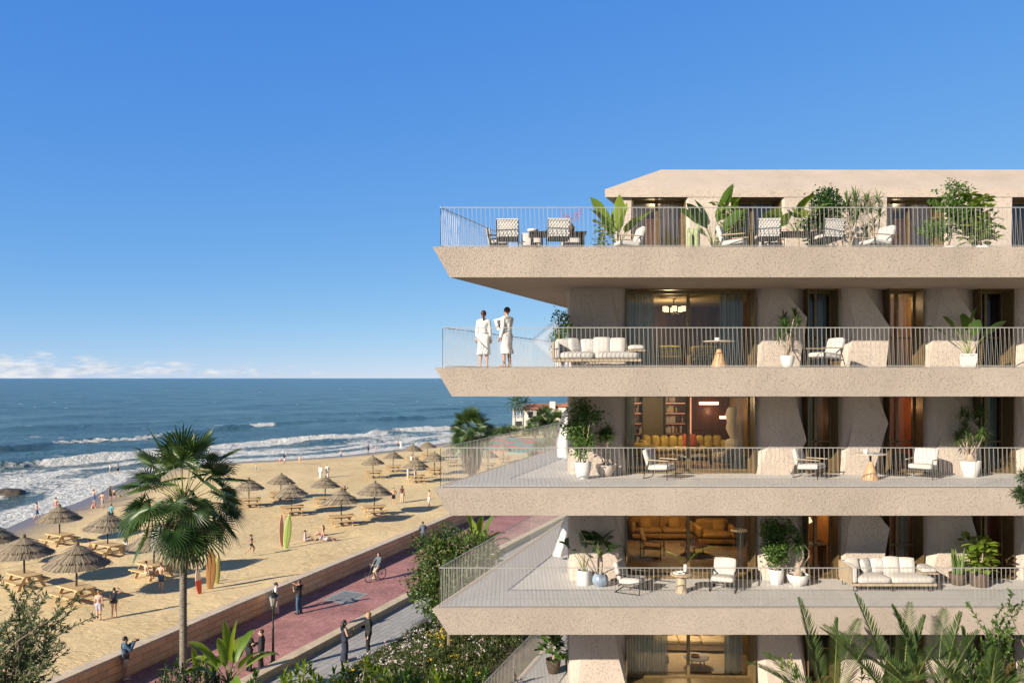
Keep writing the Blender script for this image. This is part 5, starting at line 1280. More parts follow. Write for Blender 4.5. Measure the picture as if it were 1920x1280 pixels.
# ---- fan palms
def fan_leaf(fm, sm, base, d, pet, Rr, r, mi=0, droop=.35, span=2.35, n=30, thin=.011, nod=.36):
    d = V(d).normalized(); pts = [V(base)]; dd = d.copy()
    for k in range(5): pts.append(pts[-1] + dd * (pet / 5)); dd = (dd - UP * .05 * droop * 3).normalized()
    sm.tube(pts, [thin * 1.6, thin * 1.4, thin * 1.2, thin, thin, thin * .9], 4)
    hub = pts[-1]; nodd = nod * max(0, math.cos(math.asin(max(-1, min(1, dd.z)))))
    dd = (dd - UP * nodd).normalized(); s = dd.cross(UP)
    if s.length < .05: s = V((1, 0, 0))
    s.normalize(); u = s.cross(dd)
    vs = [hub]; fs = []
    tilt = r.uniform(-.8, .8); s = (s * math.cos(tilt) + u * math.sin(tilt)).normalized(); u = s.cross(dd)
    for i in range(n):
        a = -span + 2 * span * (i + .5) / n; da = span / n
        l = Rr * (.72 + .28 * math.cos(a * .6)) * r.uniform(.88, 1.08); e = dd * math.cos(a) + s * math.sin(a)
        cup_ = u * (.16 * (1 - math.cos(a)))
        def P(rad, ang, h, dr): ee = dd * math.cos(ang) + s * math.sin(ang) + cup_; return hub + ee * rad + u * h - UP * dr
        m_ = .40; o = len(vs)
        vs += [P(l * m_, a - da * .95, 0, .02 * Rr), P(l * m_, a, .035 * Rr, .02 * Rr), P(l * m_, a + da * .95, 0, .02 * Rr),
               P(l * .78, a - da * .36, 0, .09 * Rr * droop * 2), P(l * .78, a + da * .36, .012 * Rr, .09 * Rr * droop * 2), P(l, a + r.uniform(-.03, .03), 0, .24 * Rr * droop * 2 * r.uniform(.6, 1.5))]
        fs += [(0, o, o + 1), (0, o + 1, o + 2), (o, o + 3, o + 1), (o + 1, o + 3, o + 4), (o + 1, o + 4, o + 2), (o + 3, o + 5, o + 4)]
    fm.add(vs, fs, mi)
def fan_palm(name, loc, label, hgt, Rr, pet, n, seed, tr=.13, skirt=40, cat='palm tree', lean=(0, 0), skl=.9):
    r = random.Random(seed); t = empty(name, loc, 0, label, cat)
    mb = MB(); pts = [V((lean[0] * (k / 8) ** 2, lean[1] * (k / 8) ** 2, hgt * k / 8)) for k in range(9)]
    mb.tube(pts, [tr * 1.5, tr * 1.15, tr, tr * .97, tr * .95, tr * .93, tr * .92, tr * .95, tr * 1.05], 14)
    for k in range(int(hgt * 9)):                                     # ring scars
        z = k / 9; p = pts[0].lerp(pts[8], 0); x = lean[0] * (z / hgt) ** 2; y = lean[1] * (z / hgt) ** 2; rr = tr * (1.03 + .12 * max(0, 1 - z)) * (1 + .02 * (k % 2))
        mb.lathe([(rr, 0), (rr * 1.03, .02), (rr, .04)], 12, (x, y, z), cap=False)
    mb.build('trunk', M_['trunk'], t, smooth=True)
    top = pts[-1]; fm = MB(); sm = MB()
    for k in range(n):
        f = (k + .5) / n; el = R(88 - 118 * f ** .85 + r.uniform(-9, 9)); a = k * 2.39996 + r.uniform(-.25, .25)
        fan_leaf(fm, sm, top + dvec(a, el * .3) * tr * .8 - UP * (.45 * f), dvec(a, el), pet * r.uniform(.8, 1.15) * (1.0 - .15 * f), Rr * r.uniform(.85, 1.1), r, droop=.12 + .5 * f)
    c = fm.build('crown', M_['lf_palm'], t); sm.build('petioles', M_['petiole'], c)
    dm = MB(); ds_ = MB()
    for k in range(skirt):
        f = k / skirt; a = k * 2.39996; el = R(-42 - 40 * f + r.uniform(-8, 8))
        fan_leaf(dm, ds_, top + dvec(a, 0) * tr - UP * (.35 + skl * f), dvec(a, el), pet * .42, Rr * .75, r, droop=.75, n=18)
    if skirt:
        for k in range(130):                                         # fibrous leaf bases
            a = r.uniform(0, 6.28); leaf(dm, top + dvec(a, 0) * tr * .9 - UP * r.uniform(0, .9), dvec(a, R(r.uniform(10, 60))), r.uniform(.18, .4), .05, .3, 2, 'strap', .2)
        s_ = dm.build('dry_skirt', M_['lf_dry'], t); ds_.build('dry_petioles', M_['bark'], s_)
    return t
fan_palm('fan_palm', (-12.1, 29.5, 2.3), 'large fan palm with slim grey trunk rising in front of the beach', 7.95, 1.12, 1.72, 46, 4, .128, 12)
p = on(884, 893, 1.05); fan_palm('fan_palm', p, 'stout fan palm with a shaggy dry skirt standing on the sand', 6.3, 1.75, 2.0, 40, 9, .26, 150, skl=3.4)

# ---- feather palms
def frond(fm, sm, base, d, Lg, r, lf_len=.45, n=34, droop=.9, W=.035, v=.5, rad=.014, mi=0):
    d = V(d).normalized(); pts = [V(base)]; dd = d.copy(); N_ = 14
    for k in range(N_): pts.append(pts[-1] + dd * (Lg / N_)); dd = (dd - UP * (droop / N_) * (.3 + 1.4 * k / N_)).normalized()
    sm.tube(pts, [rad * (1.3 - 1.1 * k / N_) for k in range(N_ + 1)], 4)
    for i in range(n):
        t = .16 + .84 * i / n; k = min(N_ - 1, int(t * N_)); p = pts[k].lerp(pts[k + 1], t * N_ - k); ax = (pts[k + 1] - pts[k]).normalized()
        sd = ax.cross(UP)
        if sd.length < .05: sd = V((1, 0, 0))
        sd.normalize(); un = sd.cross(ax); l = lf_len * (math.sin(math.pi * min(1, t * .78 + .2)) ** .7) * r.uniform(.85, 1.1)
        for s in (-1, 1):
            leaf(fm, p, ax * (.72 + .4 * t) + sd * s * (1 - .3 * t) + un * v * r.uniform(.6, 1.3), l, W, .16 * r.uniform(.3, 1.6), 2, 'lance', .3, mi)
def feather_palm(name, loc, label, hgt, Lg, n, seed, tr=.14, lf='lf_palmlight', el=(80, -25), droop=1.0, lf_len=.5, nn=34, W=.04, v=.4, cat='palm tree', lean=(0, 0), n_b=0):
    r = random.Random(seed); t = empty(name, loc, 0, label, cat)
    mb = MB(); pts = [V((lean[0] * (k / 6) ** 2, lean[1] * (k / 6) ** 2, hgt * k / 6)) for k in range(7)]; mb.tube(pts, [tr * (1.3 - .4 * min(1, k / 3)) for k in range(7)], 12)
    mb.build('trunk', M_['trunk'], t, smooth=True)
    fm = MB(); sm = MB()
    for k in range(n):
        f = (k + .5) / n; a = k * 2.39996 + r.uniform(-.2, .2)
        frond(fm, sm, pts[-1] + dvec(a, 0) * tr * .5, dvec(a, R(el[0] + (el[1] - el[0]) * f + r.uniform(-6, 6))), Lg * r.uniform(.85, 1.1), r, lf_len, nn, droop * r.uniform(.7, 1.2), W, v)
    c = fm.build('crown', M_[lf], t); sm.build('petioles', M_['petiole'], c); return t
p = on(966, 806, 1.2); feather_palm('coconut_palm', p, 'slender tall coconut palm, left one beside the white villa', 7.0, 3.3, 20, 31, .15, 'lf_mid', (75, -50), 1.5, .75, 22, .13)
p = on(981, 808, 1.2); feather_palm('coconut_palm', p, 'second coconut palm touching the villa terrace', 6.6, 3.3, 20, 32, .15, 'lf_dark', (75, -50), 1.5, .75, 22, .13)
# date palms growing in front of the building, lower right
for k, (px, py, Y, h, Lg, n, lb) in enumerate(((1556, 1142, 19.0, 5.1, 2.7, 7, 'date palm whose single tall frond crosses the slab, leftmost of the front row'), (1690, 1140, 19.5, 5.0, 2.7, 8, 'date palm with upright fronds in the middle of the front row'),
                                               (1752, 1140, 18.6, 5.1, 2.6, 8, 'date palm with pale fronds leaning right, beside the middle one'), (1845, 1190, 18.0, 5.0, 2.2, 12, 'lower date palm at the right end of the front row'))):
    p = pt(px, 1300, Y); top = pt(px, py, Y).z
    feather_palm('date_palm', (p.x, Y, 2.4), lb, top - 2.4 - Lg * .93, Lg, n, 40 + k, .16, 'lf_palmlight', (88, 22), .55, .48, 40, .036, .3)
p = pt(1440, 1290, 17.5); feather_palm('date_palm', (p.x, 17.5, 2.4), 'short date palm reaching towards the lowest glass door', 3.7, 1.5, 8, 51, .14, 'lf_palmlight', (70, 20), .8, .42, 34, .05, .3)

# ---- broadleaf trees and shrubs
def tree(name, loc, label, hgt, blobs, n, Lg, W, lf, seed, tr=.1, clump=4, shell=.35, cat='tree', fork=.45, bark='bark', up=.2, n_l=None):
    r = random.Random(seed); t = empty(name, loc, 0, label, cat); mb = MB()
    fk = V((r.gauss(0, .1), r.gauss(0, .1), hgt * fork)); limb(mb, (0, 0, -.2), fk, tr, tr * .75, r, .04)
    for b in blobs:
        limb(mb, fk - UP * r.uniform(0, hgt * .1), (b[0], b[1], b[2]), tr * .55, tr * .1, r, .12)
        for q in range(2): e = V((b[0] + r.gauss(0, b[3] * .5), b[1] + r.gauss(0, b[4] * .5), b[2] + r.gauss(0, b[5] * .5))); limb(mb, V((b[0], b[1], b[2])).lerp(fk, .35), e, tr * .25, tr * .05, r, .15)
    mb.build('trunk', M_[bark], t, smooth=True)
    fm = MB(); foliage(fm, blobs, n, Lg, W, r, shell, up, 0, clump); fm.build('crown', M_[lf], t); return t
def blobs_round(r, cz, rx, rz, n, br):
    out_ = []
    for k in range(n):
        d = V((r.gauss(0, 1), r.gauss(0, 1), r.gauss(0, 1))).normalized() * r.uniform(.35, .8)
        q = br * r.uniform(.7, 1.25); out_.append((d.x * rx, d.y * rx, cz + d.z * rz, q, q, q * .85))
    return out_
rb = random.Random(77)
p = V((-2.55, 32.6, 3.3)); tree('citrus_tree', p, 'dense citrus tree beside the lower balcony corner', 5.6, blobs_round(rb, 3.35, 2.15, 2.3, 32, .66), 12500, .15, .085, 'lf_citrus', 5, .11, 5, .45)
# olive in the near left corner: long wispy sprays
def spray_tree(name, loc, label, hgt, dirs, seed, lf='lf_olive', Lg=.075, W=.016, tr=.12, cat='tree', nl=34, twig=9):
    r = random.Random(seed); t = empty(name, loc, 0, label, cat); mb = MB(); fm = MB(); fk = V((0, 0, hgt * .42)); limb(mb, (0, 0, -.2), fk, tr, tr * .7, r, .05)
    for (dx, dy, dz) in dirs:
        tip = V((dx, dy, dz)); pts = limb(mb, fk, tip, tr * .4, .01, r, .1, 6)
        for q in range(twig):
            f = .35 + .65 * (q + r.random()) / twig; i = min(5, int(f * 6)); b = pts[i].lerp(pts[i + 1], f * 6 - i)
            d = ((tip - fk).normalized() + V((r.gauss(0, .55), r.gauss(0, .55), r.gauss(.25, .45)))).normalized(); l = r.uniform(.45, .95)
            tp = []; c = b.copy(); dd = d.copy()
            for k in range(6): tp.append(c.copy()); c = c + dd * (l / 5); dd = (dd - UP * .07).normalized()
            mb.tube(tp, .006, 3)
            for k in range(nl):
                u_ = r.uniform(.1, 5); i2 = min(4, int(u_)); pp = tp[i2].lerp(tp[i2 + 1], u_ - i2)
                card(fm, pp, dd + V((r.gauss(0, .8), r.gauss(0, .8), r.gauss(.2, .7))), Lg * r.uniform(.7, 1.3), W * r.uniform(.8, 1.3), 0, r)
    mb.build('trunk', M_['bark'], t); fm.build('crown', M_[lf], t); return t
ro = random.Random(5)
p = pt(-30, 1300, 17.5); hz = 3.0
dirs = []
for px, py, dY in ((100, 1165, 0), (60, 1135, .3), (30, 1120, -.4), (85, 1210, -.3), (110, 1190, .5), (20, 1170, -.5), (50, 1200, .4), (60, 1250, -.6), (10, 1215, .1), (70, 1270, .2), (-40, 1140, .2), (0, 1250, -.3), (-60, 1200, .5), (-20, 1290, -.5), (30, 1290, .3), (95, 1160, -.7), (40, 1235, .8), (-10, 1180, .9)):
    q = pt(px, py, 17.5 + dY); dirs.append((q.x - p.x, q.y - 17.5, q.z - hz))
spray_tree('olive_tree', (p.x, 17.5, hz), 'grey-green olive tree in the near left corner', p.z + 3.0 - hz + 1, dirs, 3, nl=40, twig=12, Lg=.125, W=.032)
p = pt(1925, 1300, 18.5); dirs = []
for px, py, dY in ((1860, 1160, 0), (1885, 1130, .2), (1840, 1175, .4), (1875, 1200, -.3), (1900, 1180, .2), (1930, 1150, -.4), (1850, 1230, .3), (1890, 1240, -.5), (1920, 1220, .5), (1865, 1265, 0), (1960, 1180, .3), (1950, 1250, 0)):
    q = pt(px, py, 18.5 + dY); dirs.append((q.x - p.x, dY, q.z - 2.4))
spray_tree('olive_tree', (p.x, 18.5, 2.4), 'loose green olive tree against the building at lower right', 4.6, dirs, 4, 'lf_mid', .10, .04, nl=44, twig=10)
p = pt(2060, 1000, 17.0)
t = empty('pine_tree', (p.x, 17.0, 2.4), 0, 'dark pine reaching in from the right edge over the second slab', 'tree'); r = random.Random(8); mb = MB(); fm = MB(); limb(mb, (0, 0, -.2), (0, 0, 11.0), .18, .08, r, .01)
for px, py in ((1908, 890), (1912, 925), (1930, 940), (1935, 870), (1950, 905), (1960, 840), (1990, 950)):
    q = pt(px, py, 17.0); e = V((q.x - p.x, r.uniform(-.2, .2), q.z - 2.4)); limb(mb, (0, 0, e.z - .5), e, .04, .012, r, .06)
    for k in range(420):
        d = V((r.gauss(0, 1), r.gauss(0, 1), r.gauss(.1, 1))).normalized(); card(fm, e + d * r.uniform(0, .10) + V((r.uniform(0, .25), 0, r.uniform(-.05, .03))), d, .15, .010, 0, r)
mb.build('trunk', M_['bark'], t); fm.build('crown', M_['lf_dark'], t)
# banana plant in the bed, seen over the promenade
def banana(name, loc, label, h, n, Lg, W, seed, lf='lf_lime', spread=1.0):
    r = random.Random(seed); t = empty(name, loc, 0, label, 'banana plant'); sm = MB(); fm = MB(); sm.tube([(0, 0, -.1), (0, 0, h * .5), (0.02, 0, h)], [.11, .09, .06], 10)
    sm.build('stem', M_['petiole'], t); sm = MB()
    for k in range(n):
        a = k * 2.39996 + r.uniform(-.3, .3); el = R(84 - 60 * (k / n) ** .8 * spread); d = dvec(a, el); b = V((0, 0, h - .05)); e = b + d * .7; sm.tube([b, b + d * .35 + UP * .03, e], [.03, .022, .013], 5)
        leaf(fm, e, d, Lg * r.uniform(.7, 1.1), W * r.uniform(.85, 1.1), .7 + .9 * k / n, 9, 'paddle', .3, roll=r.uniform(-.7, .7))
    c = fm.build('foliage', M_[lf], t, smooth=True); sm.build('petioles', M_['petiole'], c); return t
p = pt(428, 1250, 27.0); banana('banana_plant', (p.x, 27.0, 2.4), 'bright banana plant in the kerbed bed beside the suited pair', 1.95, 11, 1.45, .30, 6)
p = pt(375, 1262, 27.5); banana('banana_plant', (p.x, 27.5, 2.4), 'smaller banana plant between the large fan palm and the bright one', 1.3, 9, 1.1, .26, 16, spread=1.2)
p = pt(895, 1010, 38.5); banana('banana_plant', (p.x, 38.5, 3.5), 'banana plant behind the citrus tree by the red promenade', 2.6, 11, 1.8, .45, 7)
# leafy shrubs along the bottom edge
def shrub(name, loc, label, h, w, seed, lf='lf_mid', n=60, Lg=.17, W=.07, cat='shrub', whorl=9):
    r = random.Random(seed); t = empty(name, loc, 0, label, cat, 'shrubs in the near garden'); sm = MB(); fm = MB()
    for k in range(n):
        d = V((r.gauss(0, 1), r.gauss(0, 1), 0)); d.normalize(); q = r.random() ** .5; tip = V((d.x * w * q, d.y * w * q, h * (1 - .45 * q * q) * r.uniform(.72, 1.05)))
        limb(sm, (d.x * .05, d.y * .05, 0), tip, .018, .006, r, .08, 3)
        for j in range(whorl):
            a = j * 2.4 + r.uniform(-.3, .3); leaf(fm, tip - UP * (.03 * j), dvec(a, R(r.uniform(5, 65) if j > 1 else 75)), Lg * r.uniform(.7, 1.15), W * r.uniform(.8, 1.1), .4, 3, 'lance', .2)
    sm.build('stem', M_['stem'], t); fm.build('foliage', M_[lf], t); return t
for k, (px, py, Y, w, lf, n, lb) in enumerate(((560, 1238, 24.5, .9, 'lf_lime', 34, 'pale-leaved shrub at the bottom, left of the dark-dressed couple'), (640, 1255, 24.0, .7, 'lf_mid', 26, 'low green shrub below the long navy dress'),
        (700, 1240, 25.2, .9, 'lf_lime', 34, 'bright shrub at the bottom under the suited man'), (760, 1250, 24.5, .9, 'lf_mid', 34, 'mid-green shrub at the bottom beside the flower bank'), (830, 1255, 24.2, .9, 'lf_lime', 34, 'lime shrub at the bottom of the flower bank'),
        (900, 1262, 24.3, .9, 'lf_mid', 34, 'green shrub at the bottom left of the lowest railing'), (325, 1235, 25.5, .75, 'lf_dark', 44, 'dark shrub at the foot of the large fan palm'), (380, 1240, 26.5, .8, 'lf_dark', 44, 'dark shrub between fan palm and banana plant'),
        (480, 1268, 24.5, .6, 'lf_mid', 26, 'small shrub at the kerb corner by the bottom edge'), (140, 1282, 22, .6, 'lf_dark', 20, 'dark sprig by the near end of the sea wall'))):
    p = pt(px, py, Y); z0_ = 2.3 if px < 500 else 2.9
    small = 'dark' in lf
    shrub('leafy_shrub', (p.x, Y, z0_), lb, p.z - z0_, w, 60 + k, lf, int(n * 1.7), .17 if small else .30, .06 if small else .115, whorl=14 if small else 10)
for k, (px, py, Y, lb) in enumerate(((1475, 1235, 20.5, 'lime shrub beside the lowest glass door'), (1640, 1255, 19.8, 'green shrub between the front date palms'), (1800, 1230, 20.3, 'bright shrub at the wall behind the right date palms'))):
    p = pt(px, py, Y); shrub('leafy_shrub', (p.x, Y, 2.4), lb, p.z - 2.4, .8, 80 + k, ('lf_lime', 'lf_mid', 'lf_mid')[k], 44, .17, .075, whorl=10)

# ---- meadow of grasses and flowers on the bank between path and building: nobody could count it
def meadow(name, region, n, seed, dens=1, big=1):
    r = random.Random(seed); g = MB()
    for _ in range(n):
        y = r.uniform(region[0], region[1]); x0_ = line_x(KERB, y) + PW + .15; x = x0_ + r.uniform(0, region[2]) * r.random() ** .3
        z = garden_z(x, y); kind = noise.noise(V((x * .55, y * .55, 3.1))) + r.gauss(0, .16); hh = r.uniform(.25, .62) * big * (1 + .5 * noise.noise(V((x * .9, y * .9, 8))))
        for b_ in range(3):
            leaf(g, (x + r.gauss(0, .05), y + r.gauss(0, .05), z), dvec(r.uniform(0, 6.28), R(r.uniform(45, 88))), hh * r.uniform(.6, 1.1), .03 * big, .7, 2, 'lance', .2, 0)
        for b_ in range(6): card(g, V((x + r.gauss(0, .09), y + r.gauss(0, .07), z + hh * r.uniform(.15, .7))), V((r.gauss(0, 1), r.gauss(0, 1), r.gauss(.4, .5))), .10 * big, .05 * big, 0, r)
        mi = 1 if kind > .12 else (2 if kind > -.08 else (3 if kind < -.36 else 0))
        if mi and r.random() < (.10 if mi < 3 else .12):
            for q in range(r.randint(2, 5)):
                c = V((x + r.gauss(0, .07), y + r.gauss(0, .07), z + hh * r.uniform(.85, 1.15))); s_ = r.uniform(.022, .042) * big
                for a in range(2): card(g, c, V((r.gauss(0, 1), r.gauss(0, 1), r.gauss(.3, .5))), s_ * 2, s_ * 1.7, mi, r)
    o = g.build(name, [M_['lf_grass'], M_['fl_white'], M_['fl_pink'], M_['fl_yellow']]); o['kind'] = 'stuff'; return o
meadow('flower_meadow', (21, 41, 6.5), 11500, 1)
meadow('flower_meadow', (41, 78, 6.0), 5200, 2, big=1.5)
# ------------------------------------------------------------------ beach: umbrellas, tables, boards
M_['thatch'] = leafmat('thatch', (.18, .145, .10), (.40, .325, .24), .05, .95)
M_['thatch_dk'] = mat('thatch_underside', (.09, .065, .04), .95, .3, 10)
M_['pole'] = mat('umbrella_pole', (.03, .026, .024), .6, .2, 6)
M_['picnic'] = mat('picnic_timber', (.58, .40, .20), .75, .22, 4, stretch=(4, 4, 1))
def make_umbrella():
    t = empty('thatched_umbrella'); tag(t, 'umbrella', 'beach umbrella'); r = random.Random(2)
    mb = MB(); mb.tube([(0, 0, -.3), (0, 0, 2.75)], .055, 8); mb.build('pole', M_['pole'], t)
    mb = MB(); Rm = 1.72
    def prof(q): return 2.82 - .78 * (q ** 1.12)                      # canopy height against radius fraction
    for (q0, q1, lift) in ((.50, 1.0, .0), (.24, .76, .13), (0.02, .46, .27)):
        n = int(60 + 90 * q1)
        for k in range(n):
            a = 6.283 * k / n + r.uniform(-.02, .02); w = 6.283 / n * .62
            e = q1 * r.uniform(.93, 1.05)
            vs = []
            for f in (0, .5, 1):
                q = q0 + (e - q0) * f; rr = Rm * q; z = prof(q) + lift + r.uniform(-.012, .012) - (.05 * f * f if q1 > .9 else .02 * f)
                for s in (-1, 1): vs.append((rr * math.cos(a + s * w * (1 if f < 1 else .75)), rr * math.sin(a + s * w * (1 if f < 1 else .75)), z + (.008 if k % 2 else 0)))
            mb.add(vs, [(0, 2, 3, 1), (2, 4, 5, 3)])
    mb.lathe([(.14, 3.08), (.12, 3.22), (.03, 3.27)], 10)
    c = mb.build('canopy', M_['thatch'], t)
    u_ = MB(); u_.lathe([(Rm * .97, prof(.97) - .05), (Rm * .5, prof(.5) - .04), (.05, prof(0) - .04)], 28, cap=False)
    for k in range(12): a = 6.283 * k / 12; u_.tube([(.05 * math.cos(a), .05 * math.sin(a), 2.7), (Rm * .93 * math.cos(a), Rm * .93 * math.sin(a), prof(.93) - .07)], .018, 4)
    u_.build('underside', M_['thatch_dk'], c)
    return t
def make_picnic():
    t = empty('picnic_table'); tag(t, 'table', 'picnic table')
    mb = MB()
    for k in range(5): y = -.4 + .2 * k; mb.box(-1.0, 1.0, y - .094, y + .094, .69, .76)
    for x in (-.7, .7): mb.box(x - .045, x + .045, -.45, .45, .62, .689)
    mb.build('tabletop', M_['picnic'], t)
    for s in (-1, 1):
        mb = MB()
        for k in range(2): y = s * (.78 + .16 * k - .08); mb.box(-1.0, 1.0, y - .075, y + .075, .39, .455)
        mb.build('bench', M_['picnic'], t)
    for x in (-.7, .7):
        mb = MB(); mb.box(x - .04, x + .04, -.92, .92, .30, .389)
        for s in (-1, 1):
            a, b_ = V((x, s * .36, .64)), V((x, s * .72, -.06)); d = (b_ - a).normalized(); n = V((0, d.z, -d.y)) * .085
            mb.add([a - n + V((.05, 0, 0)), a + n + V((.05, 0, 0)), b_ + n + V((.05, 0, 0)), b_ - n + V((.05, 0, 0)), a - n + V((.09, 0, 0)), a + n + V((.09, 0, 0)), b_ + n + V((.09, 0, 0)), b_ - n + V((.09, 0, 0))],
                   [(0, 1, 2, 3), (7, 6, 5, 4), (0, 4, 5, 1), (1, 5, 6, 2), (2, 6, 7, 3), (3, 7, 4, 0)])
        mb.build('trestle', M_['picnic'], t)
    return t
# (px, py of the pole's foot, size, table turn, words for umbrella, words for table)
UMB = [(143, 1126, 1.12, -33, 'largest near thatched umbrella, beside the two women in swimsuits', 'picnic table just left of the two women in swimsuits'),
       (46, 1100, 1.08, -33, 'thatched umbrella near the left edge, behind the largest near one', 'picnic table at the left edge behind the olive tree'),
       (112, 1020, 1.05, -30, 'thatched umbrella closest to the surf on the left', 'empty picnic table closest to the surf on the left'),
       (201, 1041, 1.05, -30, 'thatched umbrella over the seated pair, left of the large fan palm', 'picnic table where a man and a woman in white sit facing'),
       (-12, 1068, 1.05, -30, 'thatched umbrella cut by the left edge of the view', None),
       (287.5, 1080, 1.05, -33, 'thatched umbrella half hidden behind the large fan palm', 'picnic table behind the man in dark blue shorts'),
       (467, 950, .96, 20, 'thatched umbrella directly right of the large palm crown', 'picnic table directly right of the large palm crown'),
       (526, 937, .94, 20, 'thatched umbrella at the back of the middle group, seaward', 'picnic table mostly hidden by the umbrella in front, middle group'),
       (547, 965, 1.0, 20, 'thatched umbrella behind the green and pink surfboards', 'picnic table behind the green and pink surfboards'),
       (609, 947, .98, 20, 'thatched umbrella between the surfboard one and the dark-haired bather', 'picnic table left of the dark-haired bather'),
       (640, 984, 1.06, 22, 'thatched umbrella above the sunbathing trio', 'picnic table just behind the sunbathing trio'),
       (701, 965, 1.05, 22, 'thatched umbrella left of the two standing men', 'picnic table left of the two standing men'),
       (700, 895, .95, 15, 'thatched umbrella furthest left of the distant group', 'picnic table furthest left of the distant group'),
       (737, 884, .95, 15, 'second thatched umbrella of the distant group, by the wet sand', 'second picnic table of the distant group'),
       (774, 867, .95, 15, 'thatched umbrella of the distant group with a person in white below', 'picnic table with a seated person in white, far group'),
       (802, 860, .95, 15, 'most distant thatched umbrella before the balcony rail', 'most distant picnic table before the balcony rail'),
       (780, 904, 1.0, 18, 'thatched umbrella sheltering the pair in white', 'picnic table of the pair in white'),
       (815, 889, 1.0, 18, 'thatched umbrella touching the second balcony rail corner', 'picnic table touching the second balcony rail corner'),
       (845, 874, .95, 15, 'thatched umbrella seen left of the stout fan palm through the rail', 'picnic table seen left of the stout fan palm through the rail'),
       (915, 880, .95, 15, 'thatched umbrella seen right of the stout fan palm through the rail', 'picnic table seen right of the stout fan palm through the rail'),
       (944, 867, .95, 15, 'thatched umbrella in front of the sports court through the rail', 'picnic table in front of the sports court through the rail')]
uu, up_ = [], []; um = make_umbrella(); pc = make_picnic()
UP_ = {}
for i, (px, py, s, rz, lu, lt_) in enumerate(UMB):
    p = onbeach(px, py); UP_[i] = (p, R(rz))
    place(um, uu, p, rnd.uniform(0, 6.28), lu, 'thatched umbrellas on the sand', s).rotation_euler = (R(rnd.uniform(-3, 3)), R(rnd.uniform(-3, 3)), rnd.uniform(0, 6.28))
    if lt_: place(pc, up_, p + V((0, 0, .02)), R(rz), lt_, 'picnic tables under the umbrellas', 1.18)
# surfboards standing in the sand
def surfboard(px, py, hgt, wid, c1, c2, label, tilt, rz, stripe=True):
    m, nt = newmat('board_skin'); b = N(nt, 'ShaderNodeBsdfPrincipled'); b.inputs['Roughness'].default_value = .25
    tc_ = N(nt, 'ShaderNodeTexCoord'); sp2 = N(nt, 'ShaderNodeSeparateXYZ'); L(nt, tc_, 'Object', sp2, 'Vector')
    a_ = N(nt, 'ShaderNodeMath', operation='ABSOLUTE'); L(nt, sp2, 'X', a_, 0); g_ = N(nt, 'ShaderNodeMath', operation='LESS_THAN'); L(nt, a_, 'Value', g_, 0); g_.inputs[1].default_value = .022 if stripe else .0
    if stripe == 'nose': L(nt, sp2, 'Z', g_, 0); g_.inputs[1].default_value = hgt * .5; g_.operation = 'GREATER_THAN'
    if stripe == 'side': g_.inputs[1].default_value = wid * .24
    mx_ = N(nt, 'ShaderNodeMix', data_type='RGBA'); L(nt, g_, 'Value', mx_, 0); mx_.inputs[6].default_value = c4(c1); mx_.inputs[7].default_value = c4(c2); L(nt, mx_, 2, b, 'Base Color'); out(nt, b)
    p = onbeach(px, py); mb = MB(); vs = []; nz, na = 22, 12
    for j in range(nz + 1):
        t = j / nz; w = wid / 2 * (math.sin(math.pi * (t * .93 + .045)) ** .62) * (1.0 if t < .75 else 1 - (t - .75) * .9); z = -.2 + (hgt + .2) * t; rock = .10 * (t - .4) ** 2 * hgt * .6
        for k in range(na):
            a = 6.283 * k / na; vs.append((w * math.cos(a), .035 * math.sin(a) * (1 if w > .05 else .3) - rock, z))
    mb.add(vs, [(j * na + k, j * na + (k + 1) % na, (j + 1) * na + (k + 1) % na, (j + 1) * na + k) for j in range(nz) for k in range(na)] + [tuple(reversed(range(na))), tuple(range(nz * na, nz * na + na))])
    t = mb.build('surfboard', m, smooth=True); t.location = p; t.rotation_euler = (0, tilt, rz); tag(t, label, 'surfboard', 'surfboards planted in the sand')
    f = MB(); f.add([(0, .03, .05), (0, .16, .0), (0, .03, .22), (.012, .03, .05), (.012, .16, 0), (.012, .03, .22)], [(0, 1, 2), (5, 4, 3), (0, 3, 4, 1), (1, 4, 5, 2), (2, 5, 3, 0)]); f.build('fin', M_['darkpot'], t)
surfboard(374.5, 1112, 1.75, .42, (.55, .07, .045), (.62, .52, .46), 'short red surfboard with a pale nose, beside the tall brown one', R(-7), R(55), 'nose')
surfboard(394, 1103, 2.65, .62, (.26, .13, .05), (.10, .05, .02), 'tall brown wooden surfboard with a dark centre stringer', R(2), R(8))
surfboard(406.5, 1094, 1.85, .40, (.22, .28, .06), (.55, .50, .18), 'short green and yellow surfboard right of the tall brown one', R(2), R(35), 'side')
surfboard(528, 1022, 2.55, .44, (.62, .30, .22), (.66, .50, .40), 'pink surfboard standing beside the green one', R(-1), R(50), True)
surfboard(536, 1026, 2.7, .60, (.36, .46, .14), (.16, .26, .06), 'light green surfboard with a dark stringer leaning right', R(6), R(22))
# rock in the surf
mb = MB(); mb.ell((0, 0, 0), 2.6, 1.5, .8, 28, 16)
mb.v = [tuple(V(p) * (.75 + .5 * noise.fractal(V(p) * .55, 1, 2, 4) * .6 + .25)) for p in mb.v]
p = on(12, 927, .0); o = mb.build('rock', mat('wet_rock', (.11, .085, .065), .6, .3, 2, bump=.1, bs=3), smooth=True); o.location = p; tag(o, 'brown wet rock in the white surf at the left edge', 'rock')

